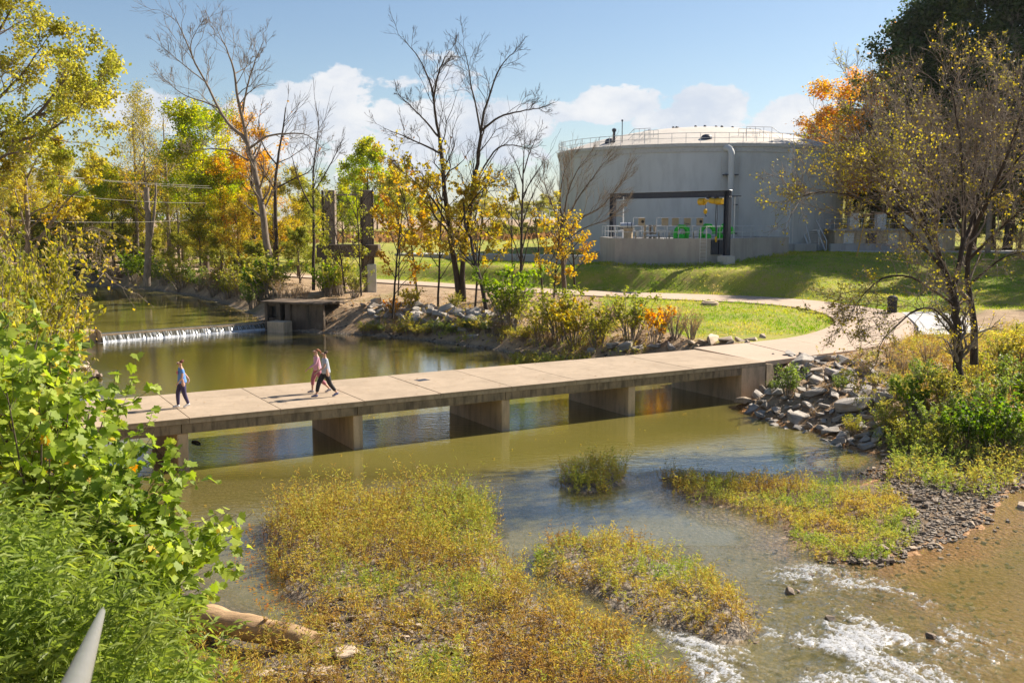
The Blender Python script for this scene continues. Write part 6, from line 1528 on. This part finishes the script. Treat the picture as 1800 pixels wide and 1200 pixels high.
x = rg.uniform(-20, 10, 2600); y = rg.uniform(55, 80, 2600); s_ = sdist(x, y, LP); k = (s_ > -.1) & (s_ < 5.5); pebbles('rubble', 'clods and small stones on the bare dirt of the far bank', x[k], y[k], .05, .17, m)
x = rg.uniform(9, 20, 1800); y = rg.uniform(36, 50, 1800); s_ = sdist(x, y, LP); k = (s_ > -.1) & (s_ < 4.5) & (pathd(x, y) > PW+.1); pebbles('rubble', 'small broken stones between the riprap boulders', x[k], y[k], .04, .13, m)

# ------------------------------------------------------------------ driftwood
a, b_ = at(300, 1078, .42), at(552, 1128, .26)
lr = empty('driftwood_log', tuple(a)); tag(lr, 'bleached brown log lying on the shore between water and stones', 'log')
dv = b_-a; Lg = np.linalg.norm(dv); N_ = 40; m_ = 22; V = []; rgl = np.random.default_rng(3)
dd_ = dv/Lg; sd_ = np.cross(dd_, [0, 0, 1]); sd_ /= np.linalg.norm(sd_); up_ = np.cross(sd_, dd_)
for i in range(N_):
    t_ = i/(N_-1); r = (.30-.05*t_)*(1 if i < N_-5 else (1-.16*(i-(N_-5))/4)); r *= 1+.05*math.sin(t_*9)+.05*math.sin(t_*23+1)
    for k_ in range(m_):
        w = 2*PI*k_/m_; q = r*(1+.09*(float(vnoise(np.array([t_*7.0]), np.array([k_*.55]), 5)[0])-.5)+.10*(float(vnoise(np.array([t_*22.0]), np.array([k_*1.2]), 6)[0])-.5))
        end = (Lg+.10*(float(vnoise(np.array([k_*.8]), np.array([1.5]), 8)[0])-.5)*4)*t_ if i >= N_-2 else Lg*t_
        p = dd_*end+sd_*math.cos(w)*q+up_*math.sin(w)*q+np.array([0, 0, .04*math.sin(t_*4)]); V.append(p)
F = [(i*m_+k_, i*m_+(k_+1) % m_, (i+1)*m_+(k_+1) % m_, (i+1)*m_+k_) for i in range(N_-1) for k_ in range(m_)]+[tuple(range(m_-1, -1, -1)), tuple(range((N_-1)*m_, N_*m_))]
MB().add(V, F).build('trunk', MAT['log'], lr, True)
MB().tube([dd_*2.2+up_*.2, dd_*2.25+up_*.34+sd_*.06], [.06, .035], 8).build('branch_stub', MAT['log'], lr)
for (p, q, r, lab) in (((1165, 842), (1215, 838), .035, 'thin stick lying in the water at the left tip of the gravel bar'), ((1590, 880), (1655, 884), .05, 'dark straight branch lying on the gravel bar'), ((640, 1120), (560, 1140), .02, 'thin pale stick on the shore by the log end'), ((338, 776), (352, 779), .05, 'small dark floating stick near the leftmost pier')):
    a, b_ = at(*p, .1 if r != .05 or p[0] > 400 else .02), at(*q, .13 if p[0] > 400 else .03); mid = (a+b_)/2+np.array([0, .05, .03])
    tag(MB().tube([a, mid, b_], [r, r*.9, r*.6], 7).build('stick', MAT['bark'] if p[0] != 640 else MAT['bark_pale']), lab, 'stick')
a = at(335, 860, 0)

# ------------------------------------------------------------------ foreground sycamore
LT = np.array([(0, 0), (.20, -.10), (.42, -.04), (.37, .10), (.58, .28), (.40, .34), (.36, .56), (.18, .54), (0, .86), (-.18, .54), (-.36, .56), (-.40, .34), (-.58, .28), (-.37, .10), (-.42, -.04), (-.20, -.10), (0, .25)])
def lobed(C, Nn, A, s_, rng, tone):
    n = len(C); A = nrm(A-(A*Nn).sum(1, keepdims=True)*Nn); B = np.cross(Nn, A); fold = rng.uniform(.0, .35, n)[:, None]; cup = rng.uniform(-.25, .1, n)[:, None]
    z = np.abs(LT[:, 0])[None]*fold+(LT[:, 1]**2)[None]*cup
    V = C[:, None]+s_[:, None, None]*(B[:, None]*LT[None, :, 0:1]+A[:, None]*LT[None, :, 1:2]+Nn[:, None]*z[..., None])
    f = np.array([(16, i, (i+1) % 16) for i in range(16)]); F = (f[None]+np.arange(n)[:, None, None]*17).reshape(-1, 3)
    return V.reshape(-1, 3), F, np.repeat(tone, 17)
rg = np.random.default_rng(12)
tips = [(-3, 640, 11.5), (42, 612, 12.5), (87, 640, 12.3), (117, 640, 12.6), (12, 690, 10.8), (67, 690, 11.3), (122, 700, 12), (143, 760, 12.2), (158, 715, 12.8), (190, 700, 12.6), (210, 735, 12.5), (193, 770, 11.8), (240, 800, 12.2), (22, 760, 11.5), (87, 780, 11), (142, 800, 11.2), (193, 840, 11.6),
        (268, 850, 12), (283, 852, 12.2), (303, 905, 12.2), (248, 900, 11.5), (178, 900, 11.0), (122, 840, 11.8), (308, 950, 11.9), (350, 960, 12.3), (323, 980, 12.2), (278, 960, 11.4), (228, 970, 11.8), (336, 1015, 12.3), (298, 1010, 11.8), (363, 985, 12.8), (238, 1020, 11.4), (318, 1055, 12.0), (178, 950, 11.9), (268, 1060, 11.6), (-38, 700, 11.5), (-48, 780, 11.6), (158, 830, 11.8), (228, 800, 12.6), (102, 720, 12.8), (32, 660, 13), (-8, 600, 12.5), (-48, 620, 12)]
SB = np.array([-5.9, 12.2, 1.9]); SB[2] = H(SB[0], SB[1])-.1
syc = empty('sycamore', tuple(SB)); tag(syc, 'leafy green sycamore with broad lobed leaves filling the left foreground', 'tree')
Ps = []; Rs = []
for j, tp in enumerate(tips):
    T_ = ay(*tp)-SB; st_ = rg.normal(size=3)*.12; st_[2] = 0
    mid = T_*np.array([.35, .35, .55])+rg.normal(size=3)*.1; P = catmull([st_, mid*.5+st_*.5, mid, T_*.75+np.array([0, 0, .12]), T_], 12); Ps.append(P); Rs.append(np.linspace(.028, .005, 12))
Ps, Rs = np.array(Ps), np.array(Rs); bb = Batch(); V, F = tubes(Ps, Rs, 6); bb.add(V, F)
Q, RR = spawn(Ps, Rs, 10, (30, 70), (.4, .9), .1, 5, rg, .42, .97, .6, .08, .3, absl=True); V, F = tubes(Q, np.maximum(RR, .003), 4); bb.add(V, F)
link('branches', bb.mesh('branches', True, False), MAT['bark'], syc)
C = pts_on(Q, 11, rg, .03, .12); C2 = pts_on(Ps, 9, rg, .04, .6); C = np.vstack([C, C2])
n = len(C); Nn = nrm(rg.normal(size=(n, 3))*.55+np.array([.25, -.25, .85])); A = rg.normal(size=(n, 3)); A[:, 2] -= .5; s_ = rg.uniform(.08, .185, n)
tn = np.clip(.42+(fbm(C[:, 0]*1.2, C[:, 2]*1.2, 3, 4)-.5)*.7+rg.normal(size=n)*.13+.5*(rg.random(n) < .03), 0, 1)
W_ = C+SB; dist = np.linalg.norm(W_-np.array([0, 0, CAMZ]), axis=1); sun_side = (W_@np.array([.45, -.5, .55]))
order = np.argsort(-sun_side); ind = order[:300]; rest = order[300:]
V, F, A_ = lobed(C[rest], Nn[rest], A[rest], s_[rest], rg, tn[rest]); o = link('foliage', Batch().add(V, F, A_).mesh('foliage'), MAT['leaf_syc'], syc); o['kind'] = 'stuff'
lms = []
for q in range(12):
    V, F, A_ = lobed(np.zeros((1, 3)), np.array([[0, 0, 1.]]), np.array([[0, 1., 0]]), np.ones(1), rg, np.array([[.2, .35, .5, .3, .6, .45, .4, .7, .25, .5, .55, .92][q]]).ravel()); me = Batch().add(V, F, A_).mesh('leaf'); me.materials.append(MAT['leaf_syc']); lms.append(me)
for i in ind:
    Nv = Vector(Nn[i]); Av = Vector(A[i]); Av = (Av-Nv*Av.dot(Nv)).normalized(); Bv = Nv.cross(Av)
    M = Matrix(((-Bv.x, Av.x, Nv.x, 0), (-Bv.y, Av.y, Nv.y, 0), (-Bv.z, Av.z, Nv.z, 0), (0, 0, 0, 1)))
    M = Matrix(((Av.cross(Nv).x, Av.x, Nv.x), (Av.cross(Nv).y, Av.y, Nv.y), (Av.cross(Nv).z, Av.z, Nv.z)))
    o = link('leaf', lms[rg.integers(12)], parent=syc, loc=tuple(C[i])); o.rotation_euler = M.to_euler(); k_ = float(s_[i]); o.scale = (k_, k_, k_)
# narrow leaved tall weeds in the lower left, with goldenrod
def tallweeds(name, label, sites, hgt, per, ll, lw, mat, tone, kind_='stuff', top=None):
    n = len(sites); base = np.array([(x, y, 0) for x, y in sites]); base[:, 2] = Hs(base[:, 0], base[:, 1])-.05
    h = hgt*rg.uniform(.7, 1.1, n); d = rg.normal(size=(n, 3))*.12; d[:, 2] = 1; s__ = np.linspace(0, 1, 6)[None, :, None]
    P = base[:, None]+d[:, None]*h[:, None, None]*s__+rg.normal(size=(n, 1, 3))*np.array([.3, .3, 0])*s__**2; R = np.broadcast_to(np.linspace(.008, .003, 6), (n, 6))
    b = Batch(); V, F = tubes(P, R, 4); b.add(V, F, np.full(len(V), .3)); Q, RR = spawn(P, R, 6, (20, 50), (.25, .5), .3, 3, rg, .35, .95, .6, absl=True); V, F = tubes(Q, RR, 3); b.add(V, F, np.full(len(V), .3))
    C = np.vstack([pts_on(P, per, rg, .01, .25), pts_on(Q, per//4, rg, .01, .1)]); m_ = len(C); D = rg.normal(size=(m_, 3)); D[:, 2] = D[:, 2]*.4+.15
    tt_ = np.clip(tone+(fbm(C[:, 0]*1.5, C[:, 2]*1.5, 3, 4)-.5)*.6, 0, 1); V, F, A = blades(C, D, ll*rg.uniform(.6, 1.3, m_), lw, rg, tt_, .12, .2); b.add(V, F, A)
    tag(link(name, b.mesh(name), MAT[mat]), label, 'weeds', kind='stuff')
    if top:
        C = pts_on(Q[::2], 14, rg, .03, .6); V, F, A = leafcards(C, .035, rg, .8, np.full(len(C), .55)); return Batch().add(V, F, A)
sites = np.stack([rg.uniform(-5.6, -2.2, 420), rg.uniform(7.2, 10.6, 420)], 1)
keep = [abs(s[0])/s[1] > .335+.02*(s[1] > 9) for s in sites]; sites = sites[keep]
tallweeds('tall_weeds', 'dense narrow leaved green weeds filling the lower left corner', sites, 1.6, 46, .14, .028, 'leaf_willow', .42)
sites = np.stack([rg.uniform(-6.2, -4.3, 46), rg.uniform(12.2, 14.6, 46)], 1)
g = tallweeds('goldenrod', 'yellowing goldenrod stalks under the sycamore near the log', sites, 1.25, 30, .10, .022, 'leaf_yellow', .45, top=True)
sites = np.stack([rg.uniform(-5.4, -3.7, 26), rg.uniform(10.5, 12.6, 26)], 1)
tallweeds('goldenrod', 'bright yellow goldenrod tufts beside the handrail', sites, 1.35, 34, .08, .022, 'leaf_yellow', .5)

# handrail end in the very front
hr = empty('handrail', (0, 0, 0)); a = ay(128, 1215, 1.75); b_ = ay(181, 1070, 8.4); hr.location = a; tag(hr, 'smooth grey metal handrail running out of the bottom left corner', 'handrail')
dv = b_-a; dn_ = dv/np.linalg.norm(dv); P = [-dn_*.7+np.array([0, 0, 0]), dv*.0, dv*.6, dv*.97, dv*.99, dv]
MB().tube(P, [.027, .027, .027, .025, .019, .007], 18).build('rail', MAT['rail_grey'], hr, True)
MB().tube([np.array([0, 0, -.02])-dn_*.5, np.array([0, 0, -1.1])-dn_*.5], .022, 12).build('post', MAT['galv'], hr, True)
# ------------------------------------------------------------------ people on the bridge
def flat(name, c, rough=.7, trans=0):
    m, t = newmat(name); n = t.noise(t.obj(), 60, 3); t.out(t.bsdf(t.mix(t.math('MULTIPLY', n, .35), c, tuple(x*.75 for x in c)), rough)); MAT[name] = m; return m
flat('skin', (.56, .33, .23), .5)
for nm, c in (('tee_blue', (.13, .30, .72)), ('leggings_navy', (.045, .035, .10)), ('shoe_white', (.78, .76, .76)), ('hair_red', (.16, .045, .025)), ('hair_auburn', (.26, .10, .045)), ('hair_brown', (.09, .045, .03)),
              ('top_pink', (.62, .33, .42)), ('leggings_rose', (.38, .12, .16)), ('shoe_grey', (.28, .27, .30)), ('tee_grey', (.40, .44, .52)), ('leggings_black', (.015, .014, .018)), ('shoe_blue', (.10, .12, .25)), ('lens', (.01, .01, .012)), ('lips', (.4, .12, .1)), ('cap_strap', (.5, .1, .1)), ('print_red', (.6, .12, .2))): flat(nm, c, .75 if 'lens' not in nm else .2)
def skin_obj(name, vs, es, mat, parent, sub=2, root=0):
    me = bpy.data.meshes.new(name); me.from_pydata([v[:3] for v in vs], es, []); me.update(); o = link(name, me, MAT[mat], parent)
    m_ = o.modifiers.new('skin', 'SKIN'); 
    sv = me.skin_vertices[0].data if me.skin_vertices else None
    if sv is None:
        bm = bmesh.new(); bm.from_mesh(me); bm.verts.layers.skin.verify(); bm.to_mesh(me); bm.free(); sv = me.skin_vertices[0].data
    for i, v in enumerate(vs):
        r = v[3]; sv[i].radius = (r, r) if not hasattr(r, '__len__') else r
        sv[i].use_root = (i == root)
    m_.use_smooth_shade = True; m_.branch_smoothing = .6
    s2 = o.modifiers.new('smooth', 'SUBSURF'); s2.levels = sub; s2.render_levels = sub
    return o
def person(loc, rz, label, top, pants, shoe, hair, h=1.66, sleeve=.5, front=1, bun=True, near=1, arm=(.25, -.35), capri=1.0, glasses=True, leg=(.30, -.30), tee_print=False, width=1.0):
    """faces +x; front=+1 puts the left (+y) leg forward"""
    r = empty('person', loc, rz); k = h/1.60; r.scale = (k, k*1, k); tag(r, label, 'person')
    w = width
    def L(a, b, t): return tuple(a[i]+(b[i]-a[i])*t for i in range(3))
    pel = (0, 0, .93); chest = (.02, 0, 1.22); sh = (.03, 0, 1.345); neck = (.035, 0, 1.42); hd = (.06, 0, 1.50); top_h = (.055, 0, 1.58)
    J = {}
    for s_ in (1, -1):
        fwd = leg[0] if s_*front > 0 else leg[1]
        hip = (0, .085*w*s_, .87); kn = (fwd*.55+.05, .085*s_, .49+.0*abs(fwd)); an = (fwd-.02 if fwd > 0 else fwd-.0, .08*s_, .085 if fwd > 0 else .12)
        if fwd < 0: kn = (fwd*.30+.02, .085*s_, .48)
        toe = (an[0]+.16, .095*s_, .03 if fwd > 0 else .03); heel = (an[0]-.05, .08*s_, .035 if fwd > 0 else .09)
        sw = arm[1] if s_*front > 0 else arm[0]
        sho = (.025, .165*w*s_, 1.335); el = (.02+sw*.45, .215*w*s_, 1.08); wr = (.05+sw*1.0+.06, .20*w*s_, .88 if sw < 0 else .90+.12*max(sw, 0)); ha = (wr[0]+.05, wr[1]-.01*s_, wr[2]-.06)
        J[s_] = (hip, kn, an, toe, heel, sho, el, wr, ha)
    vs = [(*pel, (.125*w, .10*w)), (.01, 0, 1.06, (.11*w, .085*w)), (*chest, (.13*w, .10*w)), (*sh, (.10*w, .075)), (*neck, .048), (*hd, .092), (*top_h, .10)]
    es = [(0, 1), (1, 2), (2, 3), (3, 4), (4, 5), (5, 6)]
    vs.append((.15, 0, 1.515, .018)); es.append((5, len(vs)-1))                    # nose
    for s_ in (1, -1):
        hip, kn, an, toe, heel, sho, el, wr, ha = J[s_]; b = len(vs)
        vs += [(*hip, .088*w), (*kn, .054*w), (*L(kn, an, .35), .053*w), (*an, .034), (*toe, .028)]; es += [(0, b), (b, b+1), (b+1, b+2), (b+2, b+3), (b+3, b+4)]
        c = len(vs); vs += [(*sho, .052), (*el, .037), (*wr, .025), (*ha, (.034, .018))]; es += [(3, c), (c, c+1), (c+1, c+2), (c+2, c+3)]
        d = (ha[0]-wr[0], 0, ha[2]-wr[2])
        for q, (off, ln) in enumerate(((-.028, .85), (-.01, 1.0), (.01, .95), (.028, .75))):
            f = len(vs); vs += [(ha[0]+d[0]*.5*ln+off*.5, ha[1]+off*.35*s_, ha[2]+d[2]*.6*ln, .009), (ha[0]+d[0]*.6*ln+.02, ha[1]+off*.35*s_-.012*s_, ha[2]+d[2]*1.05*ln, .008)]; es += [(c+3, f), (f, f+1)]
        f = len(vs); vs += [(ha[0]+.035, ha[1]-.02*s_, ha[2]+.0, .010), (ha[0]+.055, ha[1]-.03*s_, ha[2]-.03, .008)]; es += [(c+2, f), (f, f+1)]
    skin_obj('body', vs, es, 'skin', r)
    e = .014
    vs = [(.0, 0, .80, (.178*w, .15*w)), (.0, 0, .92, (.160*w, .135*w)), (.01, 0, 1.04, (.142*w, .115*w)), (*chest, (.150*w, .125*w)), (.03, 0, 1.335, (.112*w, .085)), (.035, 0, 1.385, .055)]; es = [(0, 1), (1, 2), (2, 3), (3, 4), (4, 5)]
    for s_ in (1, -1):
        sho, el, wr = J[s_][5:8]; b = len(vs); vs += [(*sho, .068), (*(L(sho, el, min(sleeve*2, 1)*.62) if sleeve <= .5 else el), .058 if sleeve <= .5 else .048)]; es += [(4, b), (b, b+1)]
        if sleeve > .5: vs.append((*L(el, wr, .85), .036)); es.append((b+1, b+2))
    o = skin_obj('shirt', vs, es, top, r)
    if tee_print: MB().box((.155, .0, 1.20), (.004, .14, .12)).build('shirt_print', MAT['print_red'], r)
    vs = [(0, 0, .97, (.128*w, .106*w)), (0, 0, .90, (.138*w, .118*w))]; es = [(0, 1)]
    for s_ in (1, -1):
        hip, kn, an = J[s_][:3]; b = len(vs); vs += [(*hip, .122*w), (*kn, .080*w), (*L(kn, an, .35), .072*w), (*L(kn, an, capri), .05 if capri > .8 else .06)]; es += [(1, b), (b, b+1), (b+1, b+2), (b+2, b+3)]
    skin_obj('leggings', vs, es, pants, r)
    for s_ in (1, -1):
        an, toe, heel = J[s_][2], J[s_][3], J[s_][4]
        vs = [(heel[0], heel[1], heel[2]+.01, .04), (an[0]+.02, an[1], (an[2]+heel[2])/2+.005, (.045, .05)), (toe[0]-.04, toe[1], toe[2]+.012, (.042, .036)), (toe[0]+.03, toe[1], toe[2]+.005, (.034, .026))]
        skin_obj('shoe', vs, [(0, 1), (1, 2), (2, 3)], shoe, r, root=1)
    vs = [(-.005, 0, 1.49, (.075, .085)), (.01, 0, 1.555, (.100, .102)), (.04, 0, 1.615, (.078, .075))]; es = [(0, 1), (1, 2)]
    if bun: vs += [(-.05, 0, 1.60, .04), (-.085, 0, 1.60, .042)]; es += [(1, 3), (3, 4)]
    else: vs += [(-.07, 0, 1.56, .035), (-.13, 0, 1.50, .032), (-.15, 0, 1.40, .018)]; es += [(1, 3), (3, 4), (4, 5)]
    skin_obj('hair', vs, es, hair, r, root=1)
    for s_ in (1, -1): MB().lathe((.05, .088*s_, 1.49), [(.012, 0), (.02, .02), (.014, .045)], 8).build('ear', MAT['skin'], r, True)
    MB().box((.142, 0, 1.463), (.012, .045, .012)).build('mouth', MAT['lips'], r)
    if glasses:
        o = MB().box((.138, .036, 1.525), (.03, .052, .036)).build('sunglasses', MAT['lens'], r); MB().box((.138, -.036, 1.525), (.03, .052, .036)).build('lens', MAT['lens'], o); 
        for s_ in (1, -1): MB().box((.09, .082*s_, 1.53), (.11, .006, .012)).build('temple', MAT['lens'], o)
    else:
        for s_ in (1, -1): MB().lathe((.132, .034*s_, 1.525), [(.014, -.006), (.014, .006)], 8).build('eye', MAT['lens'], r)
    return r
zb = 1.802
H1 = BA+PI
p = at(322, 716, 1.8); w1 = person((p[0], p[1], zb), H1+.05, 'woman in a blue tee, navy leggings and white shoes walking alone', 'tee_blue', 'leggings_navy', 'shoe_white', 'hair_red', h=1.67, arm=(.05, -.42), leg=(.16, -.16), front=-1, tee_print=True)
p = at(559, 690, 1.8); w2 = person((p[0], p[1], zb), H1-.05, 'woman in a pink long sleeved top and rose leggings, far one of the pair', 'top_pink', 'leggings_rose', 'shoe_grey', 'hair_auburn', h=1.68, sleeve=1, bun=False, arm=(.30, -.20), capri=.55, leg=(.20, -.42), front=-1)
p = at(574, 697, 1.8); w3 = person((p[0], p[1], zb), H1-.03, 'woman in a grey tee and black leggings, near one of the pair', 'tee_grey', 'leggings_black', 'shoe_blue', 'hair_brown', h=1.70, arm=(.28, -.25), capri=.8, leg=(.36, -.36), front=-1, width=1.08)


# ------------------------------------------------------------------ say which one is which where a group shares a label
from collections import defaultdict
ORD = 'leftmost second third fourth fifth sixth seventh eighth ninth tenth eleventh twelfth thirteenth fourteenth fifteenth sixteenth seventeenth eighteenth nineteenth twentieth'.split()
ORD += ['twenty-'+w_ for w_ in 'first second third fourth fifth sixth seventh eighth ninth'.split()]+['thirtieth']
byl = defaultdict(list)
for o in S.objects:
    if o.parent is None and o.get('category') in ('tree', 'shrub', 'pump') and o.get('label'): byl[o['label']].append(o)
for lab, os_ in byl.items():
    if 1 < len(os_) <= 30:
        os_.sort(key=lambda o: o.location.x/max(o.location.y, 1))
        for q, o in enumerate(os_):
            how = ORD[q]+(' of its kind' if q == 0 else ' of its kind from the left')
            if len((lab+' '+how).split()) > 16: how = ORD[q]+('' if q == 0 else ' from left')
            o['label'] = lab+', '+how
